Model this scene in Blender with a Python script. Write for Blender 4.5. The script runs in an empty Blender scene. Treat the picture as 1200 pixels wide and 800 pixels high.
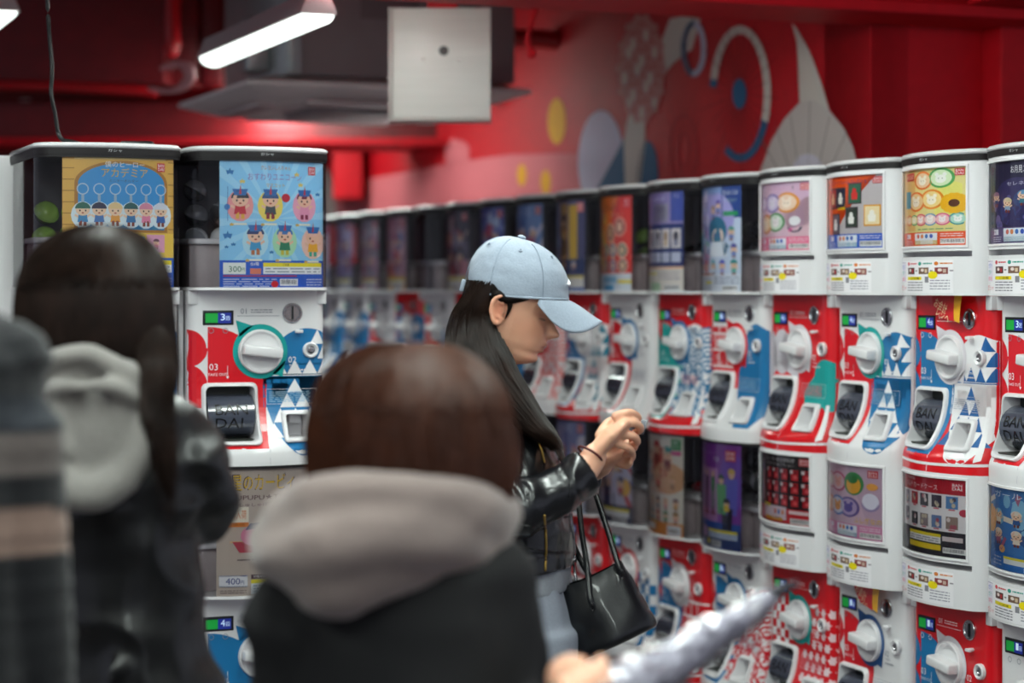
import bpy, bmesh, math, random
import numpy as np
from mathutils import Vector, Matrix, noise

SC = bpy.context.scene
COL = SC.collection
# ---------------------------------------------------------------- camera
cam_d = bpy.data.cameras.new('camera')
cam = bpy.data.objects.new('camera', cam_d)
COL.objects.link(cam)
cam.location = (0, 0, 1.5)
cam.rotation_euler = (math.pi / 2, 0, 0)
cam_d.sensor_width = 36
cam_d.lens = 74.4
cam_d.shift_y = -0.0533
cam_d.clip_start = 0.05
cam_d.clip_end = 100
cam_d.dof.use_dof = True
cam_d.dof.focus_distance = 4.15
cam_d.dof.aperture_fstop = 2.2
cam_d.dof.aperture_blades = 9
SC.camera = cam
# ---------------------------------------------------------------- world, exposure
w = bpy.data.worlds.new('world')
SC.world = w
w.use_nodes = True
w.node_tree.nodes['Background'].inputs[0].default_value = (0.80, 0.84, 1.0, 1)
w.node_tree.nodes['Background'].inputs[1].default_value = 0.26
SC.view_settings.view_transform = 'Standard'
SC.view_settings.look = 'None'
SC.view_settings.gamma = 1
SC.view_settings.use_curve_mapping = False
SC.view_settings.exposure = 0.80
LAMP = 24.0          # emission of the added unseen lamps
SC.cycles.use_denoising = True
SC.cycles.max_bounces = 7
SC.cycles.transparent_max_bounces = 16

F = 2480.0
TH = math.radians(21.8)
DX, DY = -math.sin(TH), math.cos(TH)      # along the machine row, away from the camera
NX, NY = math.cos(TH), math.sin(TH)       # into the wall behind the row


def P(px, py, Y):
    return Vector(((px - 600) / F * Y, Y, 1.5 + (336 - py) / F * Y))


# ---------------------------------------------------------------- materials
def lin(c):
    if isinstance(c, str):
        c = [int(c[i:i + 2], 16) / 255 for i in (0, 2, 4)]
    return tuple(((x / 12.92) if x <= 0.04045 else ((x + 0.055) / 1.055) ** 2.4) for x in c)


MATS = {}


def mat(name, color=(0.8, 0.8, 0.8), rough=0.4, metal=0.0, coat=0.0, bump=0.0, scale=40.0, emit=0.0,
        trans=0.0, vcol=False, var=0.0, sheen=0.0, spec=0.5, sss=0.0, stretch=None, aniso=0.0):
    if name in MATS:
        return MATS[name]
    m = bpy.data.materials.new(name)
    m.use_nodes = True
    nt = m.node_tree
    b = nt.nodes['Principled BSDF']
    c = lin(color)
    b.inputs['Base Color'].default_value = (*c, 1)
    b.inputs['Roughness'].default_value = rough
    b.inputs['Metallic'].default_value = metal
    b.inputs['Coat Weight'].default_value = coat
    b.inputs['Coat Roughness'].default_value = 0.08
    b.inputs['Sheen Weight'].default_value = sheen
    b.inputs['Specular IOR Level'].default_value = spec
    b.inputs['Transmission Weight'].default_value = trans
    b.inputs['Anisotropic'].default_value = aniso
    if sss:
        b.inputs['Subsurface Weight'].default_value = sss
        b.inputs['Subsurface Radius'].default_value = (0.02, 0.008, 0.004)
        b.inputs['Subsurface Scale'].default_value = 0.4
    tc = nt.nodes.new('ShaderNodeTexCoord')
    mp = nt.nodes.new('ShaderNodeMapping')
    nt.links.new(tc.outputs['Object'], mp.inputs[0])
    if stretch:
        mp.inputs['Scale'].default_value = stretch
    nz = nt.nodes.new('ShaderNodeTexNoise')
    nz.inputs['Scale'].default_value = scale
    nz.inputs['Detail'].default_value = 4
    nt.links.new(mp.outputs[0], nz.inputs['Vector'])
    src = None
    if vcol:
        at = nt.nodes.new('ShaderNodeVertexColor')
        at.layer_name = 'Col'
        src = at.outputs['Color']
    if var:
        mx = nt.nodes.new('ShaderNodeMix')
        mx.data_type = 'RGBA'
        mx.blend_type = 'MULTIPLY'
        mx.inputs[0].default_value = 1
        rp = nt.nodes.new('ShaderNodeMapRange')
        rp.inputs[1].default_value = 0.3
        rp.inputs[2].default_value = 0.7
        rp.inputs[3].default_value = 1 - var
        rp.inputs[4].default_value = 1
        nt.links.new(nz.outputs['Fac'], rp.inputs[0])
        if src:
            nt.links.new(src, mx.inputs[6])
        else:
            mx.inputs[6].default_value = (*c, 1)
        nt.links.new(rp.outputs[0], mx.inputs[7])
        src = mx.outputs[2]
    if src:
        nt.links.new(src, b.inputs['Base Color'])
    if bump:
        bp = nt.nodes.new('ShaderNodeBump')
        bp.inputs['Strength'].default_value = bump
        bp.inputs['Distance'].default_value = 0.002
        nt.links.new(nz.outputs['Fac'], bp.inputs['Height'])
        nt.links.new(bp.outputs[0], b.inputs['Normal'])
    if emit:
        b.inputs['Emission Color'].default_value = (*c, 1)
        if vcol:
            nt.links.new(src, b.inputs['Emission Color'])
        b.inputs['Emission Strength'].default_value = emit
    MATS[name] = m
    return m


def clear_mat(name, tint=(1, 1, 1), gloss=0.6, rough=0.03):
    m = bpy.data.materials.new(name)
    m.use_nodes = True
    nt = m.node_tree
    nt.nodes.clear()
    out = nt.nodes.new('ShaderNodeOutputMaterial')
    mix = nt.nodes.new('ShaderNodeMixShader')
    tr = nt.nodes.new('ShaderNodeBsdfTransparent')
    tr.inputs[0].default_value = (*tint, 1)
    gl = nt.nodes.new('ShaderNodeBsdfGlossy')
    gl.inputs['Roughness'].default_value = rough
    lw = nt.nodes.new('ShaderNodeFresnel')
    lw.inputs['IOR'].default_value = 1.4
    mu = nt.nodes.new('ShaderNodeMath')
    mu.operation = 'MULTIPLY'
    mu.inputs[1].default_value = gloss
    nt.links.new(lw.outputs[0], mu.inputs[0])
    nt.links.new(mu.outputs[0], mix.inputs[0])
    nt.links.new(tr.outputs[0], mix.inputs[1])
    nt.links.new(gl.outputs[0], mix.inputs[2])
    nt.links.new(mix.outputs[0], out.inputs[0])
    MATS[name] = m
    return m


M_WHITE = mat('white_plastic', 'e6e4e6', 0.28, coat=0.3, bump=0.03, scale=300)
M_RED = mat('red_plastic', 'de0f1c', 0.28, coat=0.3, bump=0.03, scale=300)
M_DARK = mat('dark_plastic', '17161a', 0.3)
M_BAND = mat('dark_lid_band', '1b1719', 0.5, spec=0.3)
M_BIN = clear_mat('clear_bin_plastic', (0.95, 0.95, 0.97), 0.9, 0.04)
M_COVER = clear_mat('clear_cover_plastic', (0.97, 0.97, 0.97), 0.8, 0.03)
M_BACK = mat('bin_interior', '5a555c', 0.5, var=0.3, scale=12)
M_HOP = mat('hopper_plastic', 'b8a9aa', 0.4, var=0.2, scale=20)
M_PRINT = mat('printed_card', 'ffffff', 0.35, vcol=True, coat=0.2)
M_GRAPH = mat('printed_film', 'ffffff', 0.28, vcol=True, coat=0.3)
M_METAL = mat('metal', 'b9b9bd', 0.25, metal=1.0, bump=0.05)
M_SMOKE = mat('smoked_plastic', '4a4e5c', 0.16, coat=0.8)
M_LCD = mat('display_glow', 'ffffff', 0.3, vcol=True, emit=0.25)
M_GREY = mat('grey_plastic', 'a9a6aa', 0.35)


# ---------------------------------------------------------------- object helpers
def link(name, me, m=None, parent=None, smooth=None):
    o = bpy.data.objects.new(name, me)
    COL.objects.link(o)
    if m is not None:
        for x in (m if isinstance(m, (list, tuple)) else [m]):
            me.materials.append(x)
    if parent is not None:
        o.parent = parent
    return o


def bm_mesh(name, bm, smooth=True, angle=40):
    bmesh.ops.recalc_face_normals(bm, faces=bm.faces[:])
    me = bpy.data.meshes.new(name)
    if smooth:
        for f in bm.faces:
            f.smooth = True
        a = math.radians(angle)
        for e in bm.edges:
            if len(e.link_faces) == 2 and e.calc_face_angle(0) > a:
                e.smooth = False
    bm.to_mesh(me)
    bm.free()
    return me


def obj(name, bm, m, parent=None, smooth=True, angle=40):
    return link(name, bm_mesh(name, bm, smooth, angle), m, parent)


def empty(name, loc=(0, 0, 0), rz=0.0):
    o = bpy.data.objects.new(name, None)
    o.empty_display_size = 0.1
    COL.objects.link(o)
    o.location = loc
    o.rotation_euler = (0, 0, rz)
    return o


def tag(o, label, cat, group=None, kind=None):
    if label:
        o['label'] = label
    if cat:
        o['category'] = cat
    if group:
        o['group'] = group
    if kind:
        o['kind'] = kind
    return o


def struct(name, bm, m, **k):
    o = obj(name, bm, m, **k)
    o['kind'] = 'structure'
    return o


def box(bm, x0, x1, y0, y1, z0, z1, bev=0.0, mtx=None, mi=0):
    r = bmesh.ops.create_cube(bm, size=1)
    vs = r['verts']
    for v in vs:
        v.co = Vector(((x0 + x1) / 2 + v.co.x * (x1 - x0), (y0 + y1) / 2 + v.co.y * (y1 - y0),
                       (z0 + z1) / 2 + v.co.z * (z1 - z0)))
    fs = set()
    for v in vs:
        fs.update(v.link_faces)
    if bev > 0:
        es = set()
        for v in vs:
            es.update(v.link_edges)
        r = bmesh.ops.bevel(bm, geom=list(es), offset=bev, segments=2, profile=0.5, affect='EDGES')
        vs = list(set(v for f in r['faces'] for v in f.verts) | set(v for v in vs if v.is_valid))
        fs = set()
        for v in vs:
            fs.update(v.link_faces)
    for f in fs:
        f.material_index = mi
    if mtx is not None:
        bmesh.ops.transform(bm, matrix=mtx, verts=list(set(v for f in fs for v in f.verts)))
    return fs


def frame_of(t, up=Vector((0, 0, 1))):
    t = t.normalized()
    if abs(t.dot(up)) > 0.98:
        up = Vector((0, 1, 0))
    a = t.cross(up).normalized()
    b = a.cross(t).normalized()
    return a, b


def tube(bm, pts, rad, n=14, up=Vector((0, 0, 1)), caps=True, rnd=True):
    """closed tapered tube; rad = list of r or (ra, rb)"""
    pts = [Vector(p) for p in pts]
    if not isinstance(rad, (list, tuple)):
        rad = [rad] * len(pts)
    rad = [(r, r) if not isinstance(r, (tuple, list)) else r for r in rad]
    if rnd and caps:
        # rounded ends
        def endpts(p, q, r):
            d = (p - q).normalized()
            m = (r[0] + r[1]) / 2
            return [(p + d * m * math.sin(a), (r[0] * math.cos(a), r[1] * math.cos(a))) for a in (0.5, 1.0, 1.4)]
        s = endpts(pts[0], pts[1], rad[0])[::-1]
        e = endpts(pts[-1], pts[-2], rad[-1])
        pts = [x[0] for x in s] + pts + [x[0] for x in e]
        rad = [x[1] for x in s] + list(rad) + [x[1] for x in e]
    rings = []
    for i, p in enumerate(pts):
        t = (pts[min(i + 1, len(pts) - 1)] - pts[max(i - 1, 0)])
        a, b = frame_of(t, up)
        rings.append([bm.verts.new(p + a * rad[i][0] * math.cos(2 * math.pi * k / n) +
                                   b * rad[i][1] * math.sin(2 * math.pi * k / n)) for k in range(n)])
    fs = []
    for i in range(len(rings) - 1):
        for k in range(n):
            fs.append(bm.faces.new((rings[i][k], rings[i][(k + 1) % n], rings[i + 1][(k + 1) % n], rings[i + 1][k])))
    if caps:
        fs.append(bm.faces.new(rings[0][::-1]))
        fs.append(bm.faces.new(rings[-1]))
    return fs


def smoothpath(pts, n=6):
    """Catmull-Rom through 3D points (or tuples of any size)"""
    a = np.array([list(p) for p in pts], float)
    a = np.vstack([2 * a[0] - a[1], a, 2 * a[-1] - a[-2]])
    out = []
    for i in range(1, len(a) - 2):
        for k in range(n):
            t = k / n
            p0, p1, p2, p3 = a[i - 1], a[i], a[i + 1], a[i + 2]
            out.append(0.5 * ((2 * p1) + (-p0 + p2) * t + (2 * p0 - 5 * p1 + 4 * p2 - p3) * t * t +
                              (-p0 + 3 * p1 - 3 * p2 + p3) * t ** 3))
    out.append(a[-2])
    return out


def lathe(bm, prof, n=28, mtx=None):
    """profile [(r, h)] spun about local -y (h towards -y)"""
    rings = []
    for r, h in prof:
        rings.append([bm.verts.new((r * math.cos(2 * math.pi * k / n), -h, r * math.sin(2 * math.pi * k / n))) for k in range(n)])
    for i in range(len(rings) - 1):
        for k in range(n):
            bm.faces.new((rings[i][k], rings[i][(k + 1) % n], rings[i + 1][(k + 1) % n], rings[i + 1][k]))
    bm.faces.new(rings[-1])
    if mtx is not None:
        bmesh.ops.transform(bm, matrix=mtx, verts=[v for r in rings for v in r])


def ellipsoid(bm, c, r, mtx=None, seg=20):
    m = Matrix.Translation(Vector(c)) @ (mtx.to_4x4() if mtx else Matrix.Identity(4)) @ Matrix.Diagonal((*r, 1))
    return bmesh.ops.create_uvsphere(bm, u_segments=seg, v_segments=seg // 2 + 2, radius=1, matrix=m)


# ---------------------------------------------------------------- flat print
_TX = {}


def glyphs(s, ):
    if s in _TX:
        return _TX[s]
    cu = bpy.data.curves.new('t', 'FONT')
    cu.body = s
    cu.size = 1
    cu.resolution_u = 2
    o = bpy.data.objects.new('t', cu)
    COL.objects.link(o)
    dg = bpy.context.evaluated_depsgraph_get()
    me = o.evaluated_get(dg).to_mesh()
    vs = [(v.co.x, v.co.y) for v in me.vertices]
    fs = [tuple(p.vertices) for p in me.polygons]
    o.evaluated_get(dg).to_mesh_clear()
    bpy.data.objects.remove(o)
    bpy.data.curves.remove(cu)
    x0 = min([v[0] for v in vs] or [0]); x1 = max([v[0] for v in vs] or [1])
    y0 = min([v[1] for v in vs] or [0]); y1 = max([v[1] for v in vs] or [1])
    vs = [((x - x0) / max(x1 - x0, 1e-6), (y - y0) / max(y1 - y0, 1e-6)) for x, y in vs]
    _TX[s] = (vs, fs, (x1 - x0) / max(y1 - y0, 1e-6))
    return _TX[s]


class Canvas:
    """flat print: polygons (u right, v down) with a colour each; z = paint layer"""
    def __init__(s):
        s.P = []          # (pts, colour, layer)
        s.z = 0

    def poly(s, pts, c):
        s.P.append((pts, lin(c), s.z))
        return s

    def rect(s, x0, y0, x1, y1, c):
        return s.poly([(x0, y0), (x1, y0), (x1, y1), (x0, y1)], c)

    def ell(s, cx, cy, rx, ry, c, n=18, a0=0, a1=360):
        full = abs(a1 - a0) >= 360
        k = n if full else n + 1
        pts = [(cx + rx * math.cos(math.radians(a0 + (a1 - a0) * i / n)), cy + ry * math.sin(math.radians(a0 + (a1 - a0) * i / n))) for i in range(k)]
        if not full:
            pts.append((cx, cy))
        return s.poly(pts, c)

    def ring(s, cx, cy, rx, ry, t, c, n=20, a0=0, a1=360):
        ty = t * ry / rx
        for i in range(n):
            q = [math.radians(a0 + (a1 - a0) * j / n) for j in (i, i + 1)]
            s.poly([(cx + rx * math.cos(q[0]), cy + ry * math.sin(q[0])), (cx + rx * math.cos(q[1]), cy + ry * math.sin(q[1])),
                    (cx + (rx - t) * math.cos(q[1]), cy + (ry - ty) * math.sin(q[1])), (cx + (rx - t) * math.cos(q[0]), cy + (ry - ty) * math.sin(q[0]))], c)
        return s

    def line(s, x0, y0, x1, y1, t, c):
        dx, dy = x1 - x0, y1 - y0
        l = math.hypot(dx, dy) or 1
        a, b = -dy / l * t / 2, dx / l * t / 2
        return s.poly([(x0 + a, y0 + b), (x1 + a, y1 + b), (x1 - a, y1 - b), (x0 - a, y0 - b)], c)

    def text(s, t, x, y, h, c, w=None, rot=0, al='l', asp=1.0):
        """top-left (or centre) anchored text of cap height h; w fits the width"""
        vs, fs, ar = glyphs(t)
        ww = w if w else h * ar * asp
        if al == 'c':
            x -= ww / 2
        cr, sr = math.cos(rot), math.sin(rot)
        q = [(x + a * ww * cr - (1 - b) * h * sr, y + a * ww * sr + (1 - b) * h * cr) for a, b in vs]
        for f in fs:
            s.poly([q[i] for i in f], c)
        return s

    def fine(s, x0, y0, x1, y1, n, c, seed=1):
        """rows of small print too fine to read"""
        r = random.Random(seed)
        h = (y1 - y0) / n
        for i in range(n):
            x = x0
            while x < x1 - 0.01 * (x1 - x0):
                l = (x1 - x0) * r.uniform(0.06, 0.3)
                s.rect(x, y0 + i * h + h * 0.25, min(x + l, x1), y0 + i * h + h * 0.62, c)
                x += l + (x1 - x0) * 0.04
        return s

    def mesh(s, name, fn, ucuts=(), vcuts=(), holes=(), clip=None):
        bm = bmesh.new()
        cl = bm.loops.layers.float_color.new('Col')
        for pts, c, z in s.P:
            ar = sum(pts[i][0] * pts[(i + 1) % len(pts)][1] - pts[(i + 1) % len(pts)][0] * pts[i][1] for i in range(len(pts)))
            if abs(ar) < 1e-9:
                continue
            if ar < 0:
                pts = pts[::-1]
            vs = [bm.verts.new((u, z, v)) for u, v in pts]
            try:
                f = bm.faces.new(vs)
            except ValueError:
                continue
            for l in f.loops:
                l[cl] = (*c, 1)
        big = [f for f in bm.faces if len(f.verts) > 4]
        bmesh.ops.triangulate(bm, faces=big)

        def cut(co, no, **k):
            g = bm.verts[:] + bm.edges[:] + bm.faces[:]
            bmesh.ops.bisect_plane(bm, geom=g, dist=1e-7, plane_co=co, plane_no=no, **k)
        if clip:
            cut((clip[0], 0, 0), (1, 0, 0), clear_inner=True)
            cut((clip[2], 0, 0), (1, 0, 0), clear_outer=True)
            cut((0, 0, clip[1]), (0, 0, 1), clear_inner=True)
            cut((0, 0, clip[3]), (0, 0, 1), clear_outer=True)
        for h in holes:
            for u in (h[0], h[2]):
                cut((u, 0, 0), (1, 0, 0))
            for v in (h[1], h[3]):
                cut((0, 0, v), (0, 0, 1))
        for u in ucuts:
            cut((u, 0, 0), (1, 0, 0))
        for v in vcuts:
            cut((0, 0, v), (0, 0, 1))
        if holes:
            dead = []
            for f in bm.faces:
                m = f.calc_center_median()
                if any(h[0] < m.x < h[2] and h[1] < m.z < h[3] for h in holes):
                    dead.append(f)
            bmesh.ops.delete(bm, geom=dead, context='FACES')
        for v in bm.verts:
            v.co = Vector(fn(v.co.x, v.co.z, 0.0004 + 0.0003 * v.co.y))
        me = bpy.data.meshes.new(name)
        bm.to_mesh(me)
        bm.free()
        return me
# ---------------------------------------------------------------- capsule vending machine
BH = 0.371     # body height
NH = 0.279     # bin height
PITCH = 0.322


def yf(u):     # plan outline of bin and lip
    u = abs(u)
    if u <= 0.11:
        return -0.064 + 0.024 * (u / 0.11) ** 2
    q = min((u - 0.11) / 0.038, 1)
    return 0.015 - 0.055 * math.sqrt(1 - q * q)


def yb(u):     # plan outline of the body face
    u = abs(u)
    if u <= 0.12:
        return 0.0
    q = min((u - 0.12) / 0.026, 1)
    return 0.025 - 0.025 * math.sqrt(1 - q * q)


def sv(v):     # how far the body has flared out to the lip
    if v < 0.19:
        return 0.0
    q = min((v - 0.19) / 0.15, 1)
    return q ** 2.5


def body_fn(u, v, lift=0.0):
    s = sv(v)
    return (u * (1 + 0.0137 * s), yb(u) * (1 - s) + yf(u * 1.0137) * s - lift, BH - v)


US = [-0.146, -0.1455, -0.143, -0.138, -0.13, -0.12, -0.1, -0.08, -0.06, -0.04, -0.02, 0, 0.02, 0.04, 0.06, 0.08, 0.1, 0.12, 0.13, 0.138, 0.143, 0.1455, 0.146]
CH = (-0.114, 0.203, -0.008, 0.322)       # chute opening (u0, v0, u1, v1)
CR = (0.052, 0.264, 0.104, 0.318)         # coin return opening


def shell(us, vs, fn, back, holes, deep=0.06):
    """closed shell whose front is the surface fn over a grid, with real openings"""
    us = sorted(set(us) | {h[0] for h in holes} | {h[2] for h in holes})
    vs = sorted(set(vs) | {h[1] for h in holes} | {h[3] for h in holes})
    bm = bmesh.new()
    G = [[bm.verts.new(fn(u, v, 0)) for u in us] for v in vs]
    for j in range(len(vs) - 1):
        for i in range(len(us) - 1):
            cu, cv = (us[i] + us[i + 1]) / 2, (vs[j] + vs[j + 1]) / 2
            if any(h[0] < cu < h[2] and h[1] < cv < h[3] for h in holes):
                continue
            bm.faces.new((G[j][i], G[j][i + 1], G[j + 1][i + 1], G[j + 1][i]))
    B = []
    for j, v in enumerate(vs):
        a = G[j][0].co; b = G[j][-1].co
        B.append((bm.verts.new((a.x, back, a.z)), bm.verts.new((b.x, back, b.z))))
    for j in range(len(vs) - 1):
        bm.faces.new((G[j][0], G[j + 1][0], B[j + 1][0], B[j][0]))
        bm.faces.new((G[j][-1], B[j][1], B[j + 1][1], G[j + 1][-1]))
        bm.faces.new((B[j][0], B[j + 1][0], B[j + 1][1], B[j][1]))
    bm.faces.new([*G[0][::-1], B[0][0], B[0][1]])
    bm.faces.new([*G[-1], B[-1][1], B[-1][0]])
    for h in holes:
        hu = [u for u in us if h[0] <= u <= h[2]]
        hv = [v for v in vs if h[1] <= v <= h[3]]
        loop = [(u, hv[0]) for u in hu] + [(hu[-1], v) for v in hv[1:]] + [(u, hv[-1]) for u in hu[-2::-1]] + [(hu[0], v) for v in hv[-2:0:-1]]
        o = [G[vs.index(v)][us.index(u)] for u, v in loop]
        i = [bm.verts.new((fn(u, v, 0)[0], deep, fn(u, v, 0)[2])) for u, v in loop]
        for k in range(len(o)):
            bm.faces.new((o[k], o[(k + 1) % len(o)], i[(k + 1) % len(o)], i[k]))
        bm.faces.new(i)
    return bm


def mk_body(name):
    vs = [0, 0.004, 0.05, 0.1, 0.15, 0.19, 0.21, 0.23, 0.25, 0.27, 0.285, 0.3, 0.312, 0.325, 0.337, 0.345, 0.366, 0.371]
    return bm_mesh(name, shell(US, vs, body_fn, 0.31, [CH, CR]), angle=50)


ME = {}
ME['body_white'] = mk_body('body_white')
ME['body_white'].materials.append(M_WHITE)
ME['body_red'] = ME['body_white'].copy()
ME['body_red'].materials.clear()
ME['body_red'].materials.append(M_RED)


def bin_fn(u, v, lift=0.0):      # v down from bin top; stands on the body top
    return (u, yf(u) - lift, BH + NH - v)


UB = [-0.148, -0.1477, -0.1465, -0.143, -0.138, -0.131, -0.122, -0.11, -0.09, -0.07, -0.045, -0.02, 0, 0.02, 0.045, 0.07, 0.09, 0.11, 0.122, 0.131, 0.138, 0.143, 0.1465, 0.1477, 0.148]
VW = [0.0, 0.004, 0.012, 0.172, 0.186, 0.200, 0.206, 0.272, 0.279]
WIN = (-0.122, 0.010, 0.119, 0.176)
SLT = (-0.132, 0.186, 0.128, 0.198)


def reg(name, bm, m, smooth=True, angle=40):
    me = bm_mesh(name, bm, smooth, angle)
    me.materials.append(m)
    ME[name] = me


# clear bin: open shell of thin plastic plus its rims
bm = bmesh.new()
zs = [0.004, 0.02, 0.14, 0.262, 0.275]
for k, (off, flip) in enumerate(((0.0, 1),)):
    G = [[bm.verts.new((u, yf(u), BH + z)) for u in UB] for z in zs]
    for j in range(len(zs) - 1):
        for i in range(len(UB) - 1):
            bm.faces.new((G[j][i], G[j][i + 1], G[j + 1][i + 1], G[j + 1][i]))
    for s in (0, -1):
        q = [bm.verts.new((G[j][s].co.x, 0.29, G[j][s].co.z)) for j in range(len(zs))]
        for j in range(len(zs) - 1):
            bm.faces.new((G[j][s], G[j + 1][s], q[j + 1], q[j]))
reg('capsule_bin', bm, M_BIN)


def slab(z0, z1, grow=0.0, back=0.31, rnd=0.0, yoff=0.0):
    bm = bmesh.new()
    rings = []
    zs = [(z0, grow - rnd), (z0 + rnd, grow), (z1 - rnd, grow), (z1, grow - rnd)] if rnd else [(z0, grow), (z1, grow)]
    for z, g in zs:
        sc = 1 + g / 0.148
        r = [bm.verts.new((u * sc, yf(u) - g + yoff, z)) for u in UB] + [bm.verts.new((0.148 * sc, back + g, z)), bm.verts.new((-0.148 * sc, back + g, z))]
        rings.append(r)
    n = len(rings[0])
    for a, b in zip(rings, rings[1:]):
        for k in range(n):
            bm.faces.new((a[k], a[(k + 1) % n], b[(k + 1) % n], b[k]))
    bm.faces.new(rings[0][::-1])
    bm.faces.new(rings[-1])
    return bm


reg('bin_floor', slab(BH, BH + 0.006, 0.001), M_WHITE)
reg('bin_rim', slab(BH + NH - 0.006, BH + NH, 0.001), M_BAND)
bm = bmesh.new()
box(bm, -0.146, 0.146, 0.16, 0.29, BH + 0.006, BH + NH - 0.006)
reg('bin_back', bm, M_BACK)
bm = bmesh.new()
box(bm, -0.143, 0.143, 0.022, 0.16, BH + 0.098, BH + 0.110, 0.003, mi=1)
box(bm, -0.138, 0.138, 0.035, 0.16, BH + 0.006, BH + 0.098, 0.004)
tube(bm, [(0, 0.02, BH + 0.02), (0, 0.02, BH + 0.07)], 0.03, 12)
reg('hopper', bm, M_HOP)
ME['hopper'].materials.append(mat('hopper_rim', 'dcd6da', 0.4))
# white bin with window, note slot
reg('white_bin', shell(UB, [v * 1.0 for v in VW], bin_fn, 0.31, [WIN, SLT], 0.0), M_WHITE, angle=50)
# window frame
bm = bmesh.new()
h = WIN
uu = [u for u in UB if h[0] < u < h[2]]
loop = [(u, h[1]) for u in [h[0]] + uu + [h[2]]] + [(h[2], h[3])] + [(u, h[3]) for u in uu[::-1]] + [(h[0], h[3])]
cx, cy = (h[0] + h[2]) / 2, (h[1] + h[3]) / 2
R = []
for g, l in ((0.004, 0.0), (0.003, 0.003), (-0.001, 0.003), (-0.002, -0.001)):
    r = []
    for u, v in loop:
        u2 = cx + (u - cx) * (1 + g / 0.12)
        v2 = cy + (v - cy) * (1 + g / 0.08)
        r.append(bm.verts.new(bin_fn(u2, v2, l)))
    R.append(r)
for a, b in zip(R, R[1:]):
    for k in range(len(a)):
        bm.faces.new((a[k], a[(k + 1) % len(a)], b[(k + 1) % len(a)], b[k]))
reg('window_rim', bm, M_WHITE)
# clear cover over the poster window
bm = bmesh.new()
a = [bm.verts.new(bin_fn(u, WIN[1], 0.0005)) for u in [WIN[0]] + uu + [WIN[2]]]
b = [bm.verts.new(bin_fn(u, WIN[3], 0.0005)) for u in [WIN[0]] + uu + [WIN[2]]]
for k in range(len(a) - 1):
    bm.faces.new((a[k], a[k + 1], b[k + 1], b[k]))
reg('window_cover', bm, M_COVER)
# lid
reg('lid_band', slab(BH + NH, BH + NH + 0.013, 0.002), M_BAND)
bm = slab(BH + NH + 0.0125, BH + NH + 0.0245, 0.003, rnd=0.005)
reg('lid_top', bm, M_WHITE, angle=70)
c = Canvas()
c.z = 1
c.text('ガシャ', -0.012, -0.011, 0.006, 'd8d8dc', w=0.028)
ME['lid_logo'] = c.mesh('lid_logo', lambda u, v, l: (u, yf(u) - 0.003 - l, BH + NH - v))
ME['lid_logo'].materials.append(M_PRINT)

# dial (spun about -y) and its grip
DC = (0.004, 0.131)
bm = bmesh.new()
lathe(bm, [(0.0475, 0.0), (0.0475, 0.008), (0.0455, 0.011), (0.0425, 0.011), (0.040, 0.006), (0.036, 0.004), (0.02, 0.006), (0.004, 0.007)], 36,
      Matrix.Translation((DC[0], 0, BH - DC[1])))
reg('dial', bm, M_WHITE, angle=50)
bm = bmesh.new()
for sx in (1,):
    box(bm, -0.041, 0.041, -0.036, -0.003, -0.011, 0.011, 0.004)
for v in bm.verts:      # waisted, tapering grip
    k = 1 - 0.30 * (-v.co.y / 0.042) * 0.6
    v.co.z *= k * (1.15 - 0.25 * (1 - abs(v.co.x) / 0.041))
bmesh.ops.transform(bm, matrix=Matrix.Translation((DC[0], 0, BH - DC[1])) @ Matrix.Rotation(math.radians(-7), 4, 'Y').inverted(), verts=bm.verts[:])
reg('handle', bm, M_WHITE, angle=50)
# coin slot
bm = bmesh.new()
lathe(bm, [(0.0215, 0), (0.0215, 0.003), (0.020, 0.0045), (0.017, 0.0045), (0.0155, 0.002), (0.004, 0.002)], 28, Matrix.Translation((0.073, 0, BH - 0.049)))
reg('coin_slot', bm, M_METAL)
bm = bmesh.new()
box(bm, 0.0712, 0.0748, -0.0045, 0, BH - 0.063, BH - 0.035)
reg('slit', bm, M_DARK)
# key lock
bm = bmesh.new()
lathe(bm, [(0.017, 0), (0.0165, 0.007), (0.014, 0.009), (0.0095, 0.006), (0.009, 0.003), (0.003, 0.003)], 24, Matrix.Translation((0.112, 0, BH - 0.129)))
reg('key_lock', bm, M_WHITE)
bm = bmesh.new()
lathe(bm, [(0.009, 0.003), (0.008, 0.007), (0.005, 0.0075), (0.003, 0.005)], 18, Matrix.Translation((0.112, 0, BH - 0.129)))
reg('lock_cylinder', bm, M_METAL)
# reject lever
bm = bmesh.new()
tube(bm, [(0.084, 0.0, BH - 0.088), (0.084, -0.012, BH - 0.088)], 0.004, 10)
box(bm, 0.076, 0.093, -0.016, -0.009, BH - 0.092, BH - 0.085, 0.002)
reg('reject_lever', bm, M_WHITE)
# display bezel
bm = bmesh.new()
box(bm, -0.1175, -0.0525, -0.0012, 0.004, BH - 0.074, BH - 0.043, 0.0005)
reg('display_bezel', bm, M_DARK)
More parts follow.
